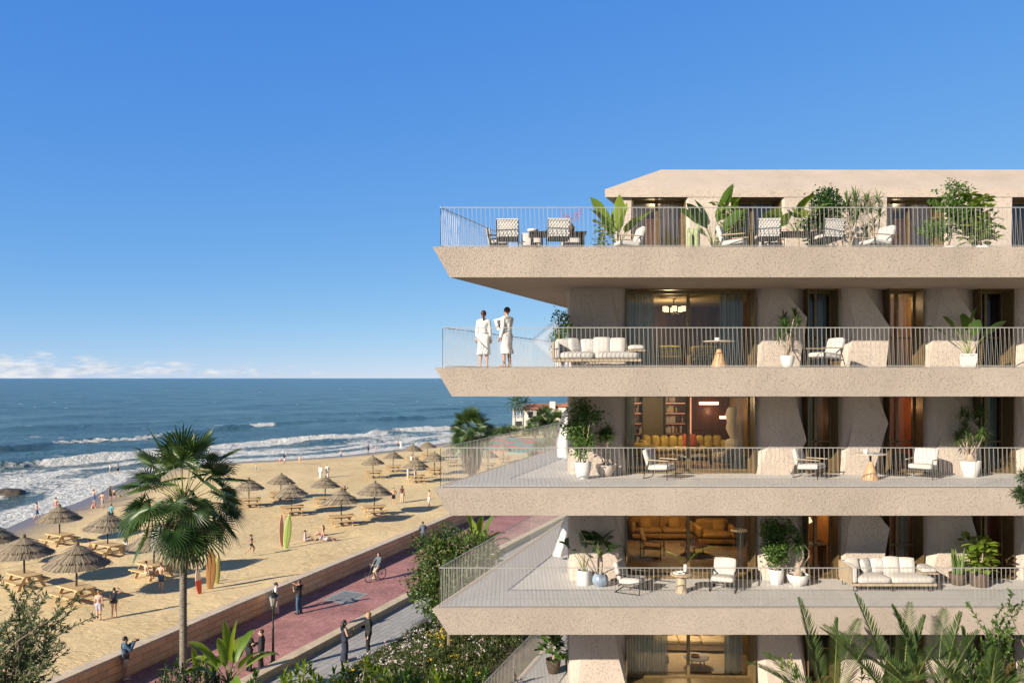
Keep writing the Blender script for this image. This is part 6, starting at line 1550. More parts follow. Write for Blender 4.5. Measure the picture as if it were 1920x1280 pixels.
# ------------------------------------------------------------------ villa and far shore
M_['villa'] = mat('villa_white', (.62, .58, .54), .9, .06, 1); M_['tile'] = mat('terracotta_tiles', (.42, .17, .09), .85, .25, 3, bump=.06, bs=4, stretch=(1, 6, 1)); M_['dkglass'] = mat('dark_window', (.04, .045, .05), .2, .1, 2)
p0 = on(1015, 806, 1.1)
vl = empty('villa', (p0.x, p0.y, 1.1), 0, 'white beach villa with terracotta roofs behind the coconut palms', 'house')
def gable(x0, x1, y0, y1, z, h, ov=.5, axis='x'):
    mb = MB()
    if axis == 'x':
        ym = (y0 + y1) / 2; vs = [(x0 - ov, y0 - ov, z), (x1 + ov, y0 - ov, z), (x1 + ov, y1 + ov, z), (x0 - ov, y1 + ov, z), (x0 + 1.2, ym, z + h), (x1 - 1.2, ym, z + h)]
        mb.add(vs, [(0, 1, 5, 4), (1, 2, 5), (2, 3, 4, 5), (3, 0, 4), (3, 2, 1, 0)])
    else:
        xm = (x0 + x1) / 2; vs = [(x0 - ov, y0 - ov, z), (x1 + ov, y0 - ov, z), (x1 + ov, y1 + ov, z), (x0 - ov, y1 + ov, z), (xm, y0 - ov, z + h), (xm, y1 + ov, z + h)]
        mb.add(vs, [(0, 1, 4), (1, 2, 5, 4), (2, 3, 5), (3, 0, 4, 5), (3, 2, 1, 0)])
    return mb.build('roof', M_['tile'], vl)
def vwall(*a): mb = MB(); mb.box(*a); return mb.build('wall', M_['villa'], vl)
vwall(-4.5, 9, 0, 9, 0, 5.4); gable(-4.5, 9, 0, 9, 5.4, 1.3); vwall(2.2, 3.6, -.2, 1.2, 5.0, 7.4); vwall(4.5, 13, -3, 5, 0, 6.2); gable(4.5, 13, -3, 5, 6.2, 1.2, .5, 'y'); vwall(-7.5, -4.51, .5, 7, 0, 2.9)
for (x, z, w, h, y) in ((-3.4, 3.2, 1.2, 1.6, 0), (-1.2, 3.2, 1.2, 1.6, 0), (1, 3.2, 1.0, 1.5, 0), (-3, .3, 1.6, 2.1, 0), (0, .3, 1.6, 2.1, 0), (6, 3.4, 1.3, 1.6, -3), (8.6, 3.4, 1.3, 1.6, -3), (6.5, .3, 1.8, 2.1, -3), (-6.6, .3, 1.6, 2.0, .5)):
    mb = MB(); mb.box(x - .1, x + w + .1, y - .05, y - .003, z - .1, z + h + .1); f_ = mb.build('window', M_['villa'], vl); mb = MB(); mb.box(x, x + w, y - .075, y - .052, z, z + h); mb.build('pane', M_['dkglass'], f_)
for k in range(4):
    mb = MB(); x = -7.3 + k * .9; mb.box(x - .12, x + .12, .7, .94, 2.9, 5.2); mb.build('pergola_post', M_['villa'], vl)
mb = MB(); mb.box(-7.7, -4.4, .4, 3.2, 5.2, 5.4)
mb.build('pergola_roof', M_['wood'], vl)
mb = MB()
for k in range(24): mb.box(-7.45 + k * .12, -7.42 + k * .12, .55, .58, 2.9, 3.8)
mb.box(-7.5, -4.55, .54, .6, 3.8, 3.86); mb.build('terrace_railing', M_['villa'], vl)
bw = empty('boundary_wall', (p0.x, p0.y - 9, 1.0), 0, 'low white garden wall in front of the villa', 'wall'); mb = MB(); mb.box(-8, 16, 0, .4, 0, 1.5); mb.build('wall_body', M_['villa'], bw); mb = MB(); mb.box(-8.1, 16.1, -.06, .46, 1.503, 1.62); mb.build('coping', M_['coping'], bw)
rv = random.Random(21)
for k, (px, py, w, h, lf) in enumerate(((928, 817, 2.4, 1.6, 'lf_mid'), (948, 815, 2.0, 1.8, 'lf_dark'), (968, 815, 2.6, 2.0, 'lf_mid'), (992, 816, 2.4, 3.0, 'lf_citrus'), (1014, 818, 2.8, 3.4, 'lf_mid'), (1036, 819, 2.8, 3.6, 'lf_dark'), (1058, 821, 3.0, 4.2, 'lf_mid'))):
    p = on(px, py, 1.05); bl = [(rv.uniform(-.6, .6) * w, rv.uniform(-.5, .5) * w, h * rv.uniform(.3, .75), w * .42, w * .42, h * .3) for _ in range(7)]
    wd = ('leftmost low hedge bush before the villa', 'dark low bush under the coconut palms', 'mid bush right of the coconut palm feet', 'bush before the white garden wall', 'rounded bush below the villa gable', 'dark bush under the villa chimney', 'large bush nearest the blowing curtain, before the villa')[k]
    tree('hedge_bush', p, wd, h, bl, 900, .34, .2, lf, 90 + k, .07, 3, .3, 'bush')
for k, (px, py, h, Rr, lb) in enumerate(((1003, 822, 3.2, 1.3, 'short fan palm before the villa, left of the pair'), (1022, 820, 5.0, 1.6, 'taller fan palm before the villa gable'), (1046, 824, 4.2, 1.6, 'fan palm behind the blowing curtain, before the villa'))):
    p = on(px, py, 1.05); fan_palm('fan_palm', p, lb, h, Rr, 1.3, 26, 70 + k, .2, 14)
# yucca and grassy planting by the far promenade, seen through the second rail
for k, (px, py, w, h, lb) in enumerate(((1012, 842, 2.2, 2.3, 'spiky grey-green clump nearest the curtain, right of the court'), (1030, 836, 2.4, 2.8, 'spiky green clump behind the curtain edge, right of the court'), (1000, 856, 1.6, 1.5, 'low spiky clump at the right corner of the court'))):
    p = on(px, py, 1.05); t = empty('spiky_plant', p, 0, lb, 'plant'); fm = MB()
    for q in range(240): a = rv.uniform(0, 6.28); rr = w * .5 * rv.random(); leaf(fm, (math.cos(a) * rr, math.sin(a) * rr, 0), dvec(rv.uniform(0, 6.28), R(rv.uniform(35, 85))), h * rv.uniform(.5, 1), .10, .8, 3, 'strap', .2)
    fm.build('foliage', M_['lf_olive'], t)

# ------------------------------------------------------------------ promenade furniture
p = on(512, 1246, 2.13)
lp = empty('street_lamp', p, 0, 'black cast-iron lantern post beside the suited pair on the red promenade', 'street lamp')
mb = MB(); mb.lathe([(.14, 0), (.14, .12), (.09, .2), (.08, .55), (.055, .6), (.045, 1.6), (.06, 1.63), (.04, 1.68), (.032, 2.42), (.06, 2.45), (.035, 2.5)], 14); mb.build('post', M_['iron'], lp, autos=True)
mb = MB(); mb.lathe([(.03, 2.5), (.12, 2.53), (.11, 2.57)], 6)
for k in range(6):
    a = 6.283 * (k + .5) / 6; mb.tube([(.11 * math.cos(a), .11 * math.sin(a), 2.56), (.19 * math.cos(a), .19 * math.sin(a), 2.98)], .012, 4)
ln = mb.build('lantern', M_['iron'], lp); mb = MB(); mb.lathe([(.10, 2.575), (.178, 2.965)], 6, cap=False); mb.build('lantern_glass', mat('milky_lantern_glass', (.42, .41, .40), .2, .08, 5), ln)
mb = MB(); mb.lathe([(.24, 2.985), (.23, 3.02), (.10, 3.15), (.06, 3.17), (.045, 3.23), (.015, 3.30)], 12); mb.build('cap', M_['iron'], ln, autos=True)

# bicycle: built along +x (front), placed under the rider
def wheel(t, x):
    tr_ = MB(); n = 30; rr = .335
    pts = [(x + rr * math.cos(6.283 * k / n), 0, rr + .01 + rr * math.sin(6.283 * k / n)) for k in range(n + 1)]; tr_.tube(pts, .024, 6, cap=False); w_ = tr_.build('tyre', M_['iron'], t)
    rm = MB(); pts = [(x + .31 * math.cos(6.283 * k / n), 0, rr + .01 + .31 * math.sin(6.283 * k / n)) for k in range(n + 1)]; rm.tube(pts, .010, 5, cap=False)
    for k in range(18): a = 6.283 * k / 18; rm.tube([(x, (-1) ** k * .02, rr + .01), (x + .31 * math.cos(a), 0, rr + .01 + .31 * math.sin(a))], .0025, 3, cap=False)
    rm.tube([(x, -.04, rr + .01), (x, .04, rr + .01)], .022, 8); rm.build('rim', mat('bike_rim', (.45, .45, .45), .3, .05, 5, metal=.7), w_)
BIKE_P = on(704, 1088, 2.13)
BIKE_RZ = R(232)
bk = empty('bicycle', BIKE_P, BIKE_RZ, 'dark city bicycle ridden along the red promenade', 'bicycle')
wheel(bk, .53); wheel(bk, -.53)
fr = MB(); hd, hd2, bb, st, ra, fa = V((.36, 0, .86)), V((.39, 0, .72)), V((-.06, 0, .29)), V((-.20, 0, .72)), V((-.53, 0, .345)), V((.53, 0, .345))
for a, b_, q in ((hd, hd2, .02), (hd2, bb, .018), (V((.37, 0, .80)), V((-.14, 0, .55)), .014), (bb, st, .016), (bb, ra, .012), (V((-.17, 0, .62)), ra, .010), (hd2, V((.43, .05, .6)), .012), (V((.43, .05, .6)), fa + V((0, .05, 0)), .011), (hd2, V((.43, -.05, .6)), .012), (V((.43, -.05, .6)), fa - V((0, .05, 0)), .011)): fr.tube([a, b_], q, 6)
fr.lathe([(.09, -.006), (.09, .006)], 16, (0, 0, 0)); vs = fr.v[-32:]; fr.v[-32:] = [(bb.x + p_[0], .05 + p_[2], bb.z + p_[1]) for p_ in vs]
fr.build('frame', M_['iron'], bk)
mb = MB(); mb.tube([hd, (.33, 0, 1.0), (.33, 0, 1.02)], .014, 6); mb.tube([(.14, -.27, 1.02), (.30, -.2, 1.04), (.34, 0, 1.03), (.30, .2, 1.04), (.14, .27, 1.02)], .013, 6); mb.build('handlebar', M_['rail'], bk)
mb = MB(); mb.tube([st, (-.22, 0, .84)], .013, 6); mb.rbox(-.36, -.10, -.09, .09, .84, .90, .03, n=4); mb.build('saddle', M_['darkpot'], bk)
mb = MB(); mb.tube([(-.25, 0, .74), (-.72, .07, .72), (-.72, -.07, .72), (-.25, 0, .74)], .008, 4); mb.tube([(-.62, .06, .72), (-.53, .04, .36)], .006, 4); mb.tube([(-.62, -.06, .72), (-.53, -.04, .36)], .006, 4); mb.build('carrier', M_['iron'], bk)
for s in (-1, 1):
    mb = MB(); e = bb + V((s * .06, s * .07, -s * .16)); mb.tube([bb + V((0, s * .07, 0)), e], .010, 5); mb.box(e.x - .05, e.x + .05, e.y + (0 if s > 0 else -.1), e.y + (.1 if s > 0 else 0), e.z - .012, e.z + .012); mb.build('pedal', M_['iron'], bk)
# ------------------------------------------------------------------ people
def skin(nm, c): return mat(nm, c, .55, .06, 12)
for nm, c in (('skin_fair', (.56, .34, .24)), ('skin_tan', (.40, .22, .14)), ('skin_dark', (.13, .065, .04))): M_[nm] = skin(nm, c)
for nm, c, q in (('hair_black', (.012, .010, .009), .5), ('hair_brown', (.05, .022, .012), .5), ('hair_red', (.065, .02, .011), .5), ('hair_blond', (.34, .22, .09), .5), ('hair_grey', (.3, .27, .22), .6),
                 ('c_white', (.68, .66, .635), .9), ('c_cream', (.58, .47, .36), .9), ('c_black', (.015, .015, .017), .8), ('c_navy', (.02, .025, .05), .85), ('c_blue', (.05, .14, .32), .85), ('c_denim', (.05, .10, .175), .9),
                 ('c_greyblue', (.10, .13, .16), .85), ('c_beige', (.52, .42, .31), .9), ('c_maroon', (.09, .025, .025), .85), ('c_pink', (.6, .14, .14), .8), ('c_skyblue', (.10, .33, .42), .85), ('c_lav', (.42, .40, .50), .9), ('c_yellow', (.55, .45, .10), .8), ('c_green', (.08, .22, .12), .8), ('c_grey', (.28, .28, .30), .9), ('eye', (.02, .015, .012), .2), ('lip', (.42, .16, .13), .5)):
    M_[nm] = mat('cloth_' + nm[2:] if nm.startswith('c_') else nm, c, q, .12, 9)
BASE = dict(pel=(0, 0, .95), bel=(0, .005, 1.10), che=(0, .012, 1.30), nec=(0, .012, 1.475), hea=(0, -.012, 1.632))
for s, k in ((1, 'L'), (-1, 'R')):
    BASE.update({'sh' + k: (s * .175, .012, 1.415), 'el' + k: (s * .225, .035, 1.135), 'wr' + k: (s * .235, -.035, .895), 'hi' + k: (s * .088, 0, .93), 'kn' + k: (s * .098, -.012, .505), 'an' + k: (s * .10, .03, .075), 'to' + k: (s * .118, -.135, .03)})
def pose(base=None, up=(0, 0, 0), **ov):
    p = dict(base or BASE); p.update(ov)
    if any(up):
        for k in ('pel', 'bel', 'che', 'nec', 'hea', 'shL', 'shR', 'elL', 'elR', 'wrL', 'wrR', 'hiL', 'hiR'): p[k] = tuple(V(p[k]) + V(up))
    return p
STAND = pose(knL=(.09, -.05, .505), anL=(.11, .0, .075), toL=(.15, -.16, .03))
WALK = pose(knL=(.09, -.16, .53), anL=(.09, -.24, .09), toL=(.10, -.40, .07), knR=(-.09, .03, .51), anR=(-.09, .29, .13), toR=(-.1, .17, .03), elL=(.23, .14, 1.16), wrL=(.22, .14, .93), elR=(-.23, -.06, 1.15), wrR=(-.21, -.22, .97))
RUN = pose(WALK, up=(0, -.05, -.03), knL=(.09, -.28, .62), anL=(.09, -.18, .22), toL=(.1, -.33, .16), anR=(-.09, .42, .28), toR=(-.1, .40, .14), wrL=(.14, -.03, 1.12), wrR=(-.12, -.26, 1.18))
SHADE = pose(STAND, elR=(-.40, -.06, 1.50), wrR=(-.20, -.10, 1.66))
SHADE_L = pose(STAND, elL=(.40, -.06, 1.50), wrL=(.20, -.10, 1.66))
PHOTO = pose(STAND, elL=(.26, -.15, 1.24), wrL=(.10, -.33, 1.46), elR=(-.26, -.15, 1.24), wrR=(-.09, -.33, 1.50))
POINT = pose(STAND, elR=(-.26, -.22, 1.34), wrR=(-.18, -.46, 1.44), elL=(.25, -.12, 1.20), wrL=(.10, -.30, 1.30))
HOLD = pose(STAND, elL=(.23, -.06, 1.14), wrL=(.10, -.27, 1.10), elR=(-.23, -.06, 1.14), wrR=(-.08, -.27, 1.12))
HOLD1 = pose(STAND, elR=(-.23, -.06, 1.14), wrR=(-.08, -.27, 1.16))
AKIM = pose(STAND, elL=(.36, .06, 1.17), wrL=(.17, -.03, 1.02))
UPARMS = pose(STAND, elL=(.34, .0, 1.55), wrL=(.22, -.02, 1.78), elR=(-.34, 0, 1.55), wrR=(-.22, -.02, 1.78))
WADE = pose(WALK, elL=(.34, -.10, 1.28), wrL=(.46, -.28, 1.30), elR=(-.34, -.1, 1.28), wrR=(-.42, -.3, 1.3))
SITB = pose(up=(0, .0, -.42), knL=(.14, -.42, .50), anL=(.14, -.40, .10), toL=(.15, -.58, .04), knR=(-.14, -.42, .50), anR=(-.14, -.38, .10), toR=(-.15, -.56, .04), wrL=(.14, -.36, .70), elL=(.24, -.12, .74), wrR=(-.14, -.36, .70), elR=(-.24, -.12, .74))
SITG = pose(up=(0, .08, -.83), knL=(.12, -.36, .34), anL=(.12, -.64, .06), toL=(.13, -.78, .10), knR=(-.11, -.38, .20), anR=(-.1, -.76, .06), toR=(-.11, -.86, .15), elL=(.25, .28, .34), wrL=(.24, .36, .06), elR=(-.24, -.05, .34), wrR=(-.15, -.28, .34))
LIE = dict(pel=(0, 0, .12), bel=(0, .16, .15), che=(0, .34, .26), nec=(0, .48, .38), hea=(0, .56, .50))
for s, k in ((1, 'L'), (-1, 'R')):
    LIE.update({'sh' + k: (s * .17, .42, .34), 'el' + k: (s * .26, .52, .08), 'wr' + k: (s * .22, .30, .05), 'hi' + k: (s * .09, 0, .12), 'kn' + k: (s * .12, -.42, .12 if k == 'L' else .34), 'an' + k: (s * .13, -.84 if k == 'L' else -.62, .07), 'to' + k: (s * .15, -.88 if k == 'L' else -.76, .20 if k == 'L' else .05)})
CROUCH = pose(up=(0, .10, -.55), knL=(.14, -.30, .46), anL=(.12, .02, .08), toL=(.13, -.14, .03), knR=(-.12, -.20, .08), anR=(-.1, .22, .10), toR=(-.11, .24, .02), bel=(0, .02, .52), che=(0, -.08, .70), nec=(0, -.15, .86), hea=(0, -.21, 1.0), shL=(.17, -.12, .81), shR=(-.17, -.12, .81), elL=(.22, -.28, .58), wrL=(.14, -.42, .40), elR=(-.22, -.26, .56), wrR=(-.12, -.44, .36))
LEAN = pose(up=(0, 0, -.02), che=(0, -.10, 1.27), bel=(0, -.03, 1.09), nec=(0, -.17, 1.42), hea=(0, -.23, 1.56), shL=(.175, -.15, 1.36), shR=(-.175, -.15, 1.36), elL=(.24, -.28, 1.15), wrL=(.08, -.42, 1.13), elR=(-.24, -.28, 1.15), wrR=(-.08, -.42, 1.13))
RIDE = pose(up=(0, .2, -.01), che=(0, .15, 1.30), nec=(0, .11, 1.47), hea=(0, .07, 1.62), shL=(.17, .12, 1.40), shR=(-.17, .12, 1.40), elL=(.26, -.04, 1.20), wrL=(.24, -.17, 1.05), elR=(-.26, -.04, 1.20), wrR=(-.24, -.17, 1.05),
            knL=(.10, -.12, .66), anL=(.10, .06, .30), toL=(.11, -.08, .25), knR=(-.10, -.08, .50), anR=(-.10, .02, .10), toR=(-.11, -.12, .10))
def fuse(mb, vox, it=3):
    me = mb.mesh('tmp', []); o = bpy.data.objects.new('tmp', me); COL.objects.link(o)
    md = o.modifiers.new('r', 'REMESH'); md.mode = 'VOXEL'; md.voxel_size = vox; md.use_smooth_shade = True
    sm = o.modifiers.new('s', 'SMOOTH'); sm.factor = .5; sm.iterations = it
    dg = bpy.context.evaluated_depsgraph_get(); n = bpy.data.meshes.new_from_object(o.evaluated_get(dg))
    bpy.data.objects.remove(o); bpy.data.meshes.remove(me); n.materials.clear(); return n
def headM(p, look, nod):
    return Matrix.Translation(V(p['hea'])) @ Matrix.Rotation(look, 4, 'Z') @ Matrix.Rotation(nod, 4, 'X')
def torso(mb, p, i=0, fem=0, low=True):
    if low:
        mb.capsule(p['hiL'], p['hiR'], .098 + i + .012 * fem, .098 + i + .012 * fem); mb.capsule(p['pel'], p['bel'], .108 + i, .100 + i - .012 * fem)
    mb.capsule(V(p['bel']).lerp(V(p['pel']), .2), p['che'], .100 + i - .012 * fem, .122 + i - .01 * fem)
    a, b_ = V(p['shL']), V(p['shR']); mb.capsule(a.lerp(b_, .14), a.lerp(b_, .86), .070 + i, .070 + i)
    c = V(p['che']); mb.capsule(c.lerp(a, .35), c.lerp(b_, .35), .105 + i, .105 + i)
def arm(mb, p, k, i=0, to=1.0):
    s, e, w_ = V(p['sh' + k]), V(p['el' + k]), V(p['wr' + k])
    mb.capsule(s, e if to >= .5 else s.lerp(e, to * 2), .052 + i, .040 + i)
    if to > .5: mb.capsule(e, e.lerp(w_, (to - .5) * 2), .040 + i, .028 + i)
def leg(mb, p, k, i=0, to=1.0):
    h, n, a = V(p['hi' + k]), V(p['kn' + k]), V(p['an' + k])
    mb.capsule(h, h.lerp(n, min(1, to * 2)), .088 + i, .088 + i - .030 * min(1, to * 2))
    if to > .5:
        q = (to - .5) * 2; mb.capsule(n, n.lerp(a, min(q, .35)), .056 + i, .058 + i)
        if q > .35: mb.capsule(n.lerp(a, .35), n.lerp(a, q), .058 + i, .038 + i + .012 * (i > .015))
def skirt(mb, p, z1, w0, w1, top=None, flut=.05, n=26):
    """flared cloth from the waist down to height z1"""
    t = V(top or p['bel']); kn = (V(p['knL']) + V(p['knR'])) / 2; an = (V(p['anL']) + V(p['anR'])) / 2; vs = []; J = 9
    for j in range(J + 1):
        f = j / J; z = t.z + (z1 - t.z) * f; c = t.lerp(kn if z > kn.z else an, min(1, (t.z - z) / max(.05, t.z - (kn.z if z > kn.z else an.z)))); r = w0 + (w1 - w0) * f ** .85
        if .1 < f < .5: r += .03 * math.sin(math.pi * (f - .1) / .4)
        for k in range(n):
            a = 6.283 * k / n; rr = r * (1 + flut * f * math.sin(a * 6 + 1.3 * j / J) + .02 * math.sin(a * 3)); vs.append((c.x + rr * math.cos(a), c.y + rr * .78 * math.sin(a), z))
    mb.add(vs, [(j * n + k, j * n + (k + 1) % n, (j + 1) * n + (k + 1) % n, (j + 1) * n + k) for j in range(J) for k in range(n)] + [tuple(range(n)), tuple(reversed(range(J * n, J * n + n)))])
def hand(mb, p, k, mi=0):
    e, w_ = V(p['el' + k]), V(p['wr' + k]); d = (w_ - e).normalized(); s = 1 if k == 'L' else -1
    n = d.cross(V((s, 0, 0.05)));
    if n.length < .1: n = d.cross(V((0, 1, 0)))
    n.normalize(); sd = d.cross(n).normalized()                           # sd runs across the knuckles
    pm = w_ + d * .085
    mb.tube([w_ - d * .02, w_ + d * .03, pm, pm + d * .012], [.024, .034, .038, .03], 8, mi)
    for q, (o, l) in enumerate(((-.028, .060), (-.010, .072), (.009, .068), (.027, .052))):
        b_ = pm + sd * o; c1 = b_ + d * l * .5 + n * .008; c2 = c1 + d * l * .32 + n * .018; c3 = c2 + d * l * .2 + n * .022
        mb.tube([b_ - d * .02, c1, c2, c3], [.0095, .009, .0082, .006], 6, mi)
    b_ = w_ + d * .03 - sd * .026; mb.tube([b_, b_ - sd * .022 + d * .028 + n * .01, b_ - sd * .026 + d * .058 + n * .02], [.013, .011, .007], 6, mi)
NP = [0]
def person(label, loc, rz, h=1.72, p=STAND, sk='skin_fair', hair='short', hc='hair_black', wear=(), fem=0, look=0, nod=0, vox=.019, group=None, shoes=None):
    mb = MB(); torso(mb, p, 0, fem); mb.capsule(V(p['nec']) - UP * .03, V(p['nec']).lerp(V(p['hea']), .55), .055, .048)
    for k in 'LR': arm(mb, p, k); leg(mb, p, k); mb.capsule(V(p['an' + k]) + V((0, .0, -.02)), p['to' + k], .042, .030); mb.capsule(p['an' + k], V(p['an' + k]) + (V(p['an' + k]) - V(p['to' + k])).normalized() * .035 - UP * .03, .036, .034)
    if fem:
        for s in (-1, 1): mb.ell(V(p['che']) + V((s * .065, -.085, .01)), .055, .055, .055, 10, 6)
    hm = headM(p, look, nod); H3 = hm.to_3x3()
    def hp(x, y, z): return hm @ V((x, y, z))
    for c, r in (((0, .018, .025), (.076, .096, .098)), ((0, -.028, -.045), (.056, .062, .078)), ((0, -.06, -.092), (.026, .026, .022))): mb.ell(hp(*c), *r, 14, 10, M=H3)
    mb.capsule(hp(0, -.088, .005), hp(0, -.106, -.028), .012, .015, 6)
    for s in (-1, 1): mb.ell(hp(s * .078, .012, -.01), .012, .022, .032, 8, 6, M=H3)
    me = fuse(mb, vox); me.name = 'person'; sm = M_[sk]; me.materials.append(sm)
    bd = bpy.data.objects.new('person', me); COL.objects.link(bd)
    # hands, eyes and mouth are joined to the body mesh
    ex = MB()
    for k in 'LR': hand(ex, p, k)
    for s in (-1, 1): ex.ell(hp(s * .030, -.083, .012), .011, .007, .007, 8, 6, 1, M=H3)
    ex.ell(hp(0, -.090, -.060), .022, .008, .006, 8, 5, 2, M=H3)
    import bmesh
    bm = bmesh.new(); bm.from_mesh(me); off = [bm.verts.new(v) for v in ex.v]
    for f, m_ in zip(ex.f, ex.m):
        try: q = bm.faces.new([off[i] for i in f]); q.material_index = m_; q.smooth = True
        except ValueError: pass
    bm.to_mesh(me); bm.free(); me.materials.append(M_['eye']); me.materials.append(M_['lip'])
    bd.location = loc; bd.rotation_euler = (0, 0, rz); s_ = h / 1.75; bd.scale = (s_, s_, s_)
    tag(bd, label, 'person', group)
    # hair
    if hair:
        hb = MB(); hb.ell(hp(0, .026, .036), .085, .104, .100, 16, 12, M=H3)
        for i, v in enumerate(hb.v):                                      # keep the face free
            q = hm.inverted() @ V(v)
            if q.y < -.045 and q.z < .07: q.y = -.045 + (q.y + .045) * .15
            if q.z < -.04: q.z = -.04
            hb.v[i] = tuple(hm @ q)
        if hair in ('bun', 'pony'): hb.ell(hp(0, .125, .05 if hair == 'bun' else .03), .04, .04, .04, 10, 7, M=H3)
        if hair == 'pony': hb.tube([hp(0, .125, .03), hp(0, .15, -.04), hp(0, .13, -.13), hp(0, .11, -.20)], [.03, .034, .028, .008], 8)
        if hair == 'long':
            hb.tube([hp(0, .05, .06), hp(0, .085, -.05), hp(0, .10, -.16), hp(0, .10, -.28), hp(0, .09, -.36)], [.07, .085, .09, .075, .02], 12)
        hb.build('hair', M_[hc], bd, smooth=True)
    # clothing
    for g in wear:
        kd, m_ = g[0], M_[g[1]]; c = MB(); nm = kd; it = 3
        if kd == 'tee':
            torso(c, p, .014, fem); arm(c, p, 'L', .02, .32); arm(c, p, 'R', .02, .32); nm = 'shirt'
        elif kd in ('shirt', 'jacket'):
            i = .016 if kd == 'shirt' else .030; torso(c, p, i, fem); arm(c, p, 'L', i, .97); arm(c, p, 'R', i, .97)
            if kd == 'jacket': skirt(c, p, V(p['pel']).z - .14, .135, .165, flut=0); c.capsule(V(p['nec']) - UP * .06, V(p['nec']) - UP * .02, .075, .06)
        elif kd == 'vest': torso(c, p, .012, fem)
        elif kd == 'shorts':
            c.capsule(p['hiL'], p['hiR'], .112, .112); c.capsule(p['pel'], V(p['pel']).lerp(V(p['bel']), .3), .118, .112); leg(c, p, 'L', .022, .36); leg(c, p, 'R', .022, .36)
        elif kd == 'trousers':
            c.capsule(p['hiL'], p['hiR'], .112, .112); c.capsule(p['pel'], V(p['pel']).lerp(V(p['bel']), .5), .120, .112); leg(c, p, 'L', .020, .97); leg(c, p, 'R', .020, .97)
        elif kd == 'briefs': c.capsule(p['hiL'], p['hiR'], .108 + .012 * fem, .108 + .012 * fem); leg(c, p, 'L', .010, .05); leg(c, p, 'R', .010, .05); nm = 'swim_briefs'
        elif kd == 'bra':
            q = V(p['che']); c.capsule(q + V((.07, -.015, .01)), q + V((-.07, -.015, .01)), .122, .122); nm = 'bikini_top'
            for s in (-1, 1): c.ell(q + V((s * .065, -.088, .01)), .062, .062, .058, 10, 6)
        elif kd == 'swimsuit': torso(c, p, .010, fem)
        elif kd == 'towel': skirt(c, p, V(p['knL']).z + .02, .125, .17, V(p['pel']).lerp(V(p['bel']), .4)); nm = 'towel_wrap'
        elif kd == 'longskirt': skirt(c, p, .05, .118, .24, V(p['pel']).lerp(V(p['bel']), .5)); nm = 'long_skirt'
        elif kd == 'dress': torso(c, p, .012, fem, True); skirt(c, p, g[2] if len(g) > 2 else .05, .118, g[3] if len(g) > 3 else .22)
        elif kd == 'robe':
            torso(c, p, .024, 0); arm(c, p, 'L', .024, .98); arm(c, p, 'R', .024, .98); skirt(c, p, .40, .140, .215, flut=.06); c.capsule(V(p['nec']) - UP * .05, V(p['nec']) - UP * .0, .085, .066); nm = 'bathrobe'
        elif kd == 'thobe':
            torso(c, p, .026, 0); arm(c, p, 'L', .03, .98); arm(c, p, 'R', .03, .98); skirt(c, p, .05, .135, .20, flut=.05); nm = 'long_robe'
        me2 = fuse(c, max(.015, vox * .9), it); me2.name = nm; me2.materials.append(m_); o2 = bpy.data.objects.new(nm, me2); COL.objects.link(o2); o2.parent = bd
        if kd == 'robe':
            bl = MB(); b0 = V(p['bel']); pts = [(b0.x + .152 * math.cos(a), b0.y + .135 * math.sin(a), b0.z - .02) for a in [6.283 * k / 20 for k in range(21)]]; bl.tube(pts, .018, 5, cap=False); bl.build('belt', m_, o2, smooth=True)
    if shoes:
        for k in 'LR': c = MB(); c.capsule(V(p['an' + k]) + V((0, .03, -.03)), V(p['to' + k]) + UP * .006, .052, .038); c.build('shoe', M_[shoes], bd, smooth=True)
    return bd
def held(nm, loc, rz, mb, m, label, cat, h=1.72, smooth=False):
    o = mb.build(nm, m, smooth=smooth); o.location = loc; o.rotation_euler = (0, 0, rz); s_ = h / 1.75; o.scale = (s_, s_, s_); return tag(o, label, cat)
B = onbeach
def R2(px, py, z=2.13): return on(px, py, z)
# robed pair on the terrace
FINE = .013
person('woman in a white bathrobe with a red-brown ponytail, seen from behind at the rail', V((-.84, 23.75, D1)), R(176), 1.68, pose(STAND, shL=(.150, .012, 1.405), shR=(-.150, .012, 1.405), elL=(.195, .03, 1.135), elR=(-.195, .03, 1.135), wrL=(.215, -.04, .90), wrR=(-.21, -.035, .90)), 'skin_fair', 'pony', 'hair_red', [('robe', 'c_white')], 1, vox=FINE)
mp_ = pose(STAND, elR=(-.23, -.10, 1.16), wrR=(-.12, -.32, 1.22)); wl_ = V((-.15, 23.85, D1))
person('man in a white bathrobe looking down at a paper beside the woman', wl_, R(-132), 1.78, mp_, 'skin_tan', 'short', 'hair_red', [('robe', 'c_white')], 0, vox=FINE, nod=R(16), look=R(8))
mb = MB(); mb.box(-.12, .12, -.003, .003, -.17, .17, M=Matrix.Translation((-.12, -.43, 1.30)) @ Matrix.Rotation(R(-62), 4, 'Z') @ Matrix.Rotation(R(-22), 4, 'X') @ Matrix.Rotation(R(14), 4, 'Y')); held('paper_sheet', wl_, R(-132), mb, M_['paper'], 'cream paper sheet held up between the robed couple', 'paper', 1.78)
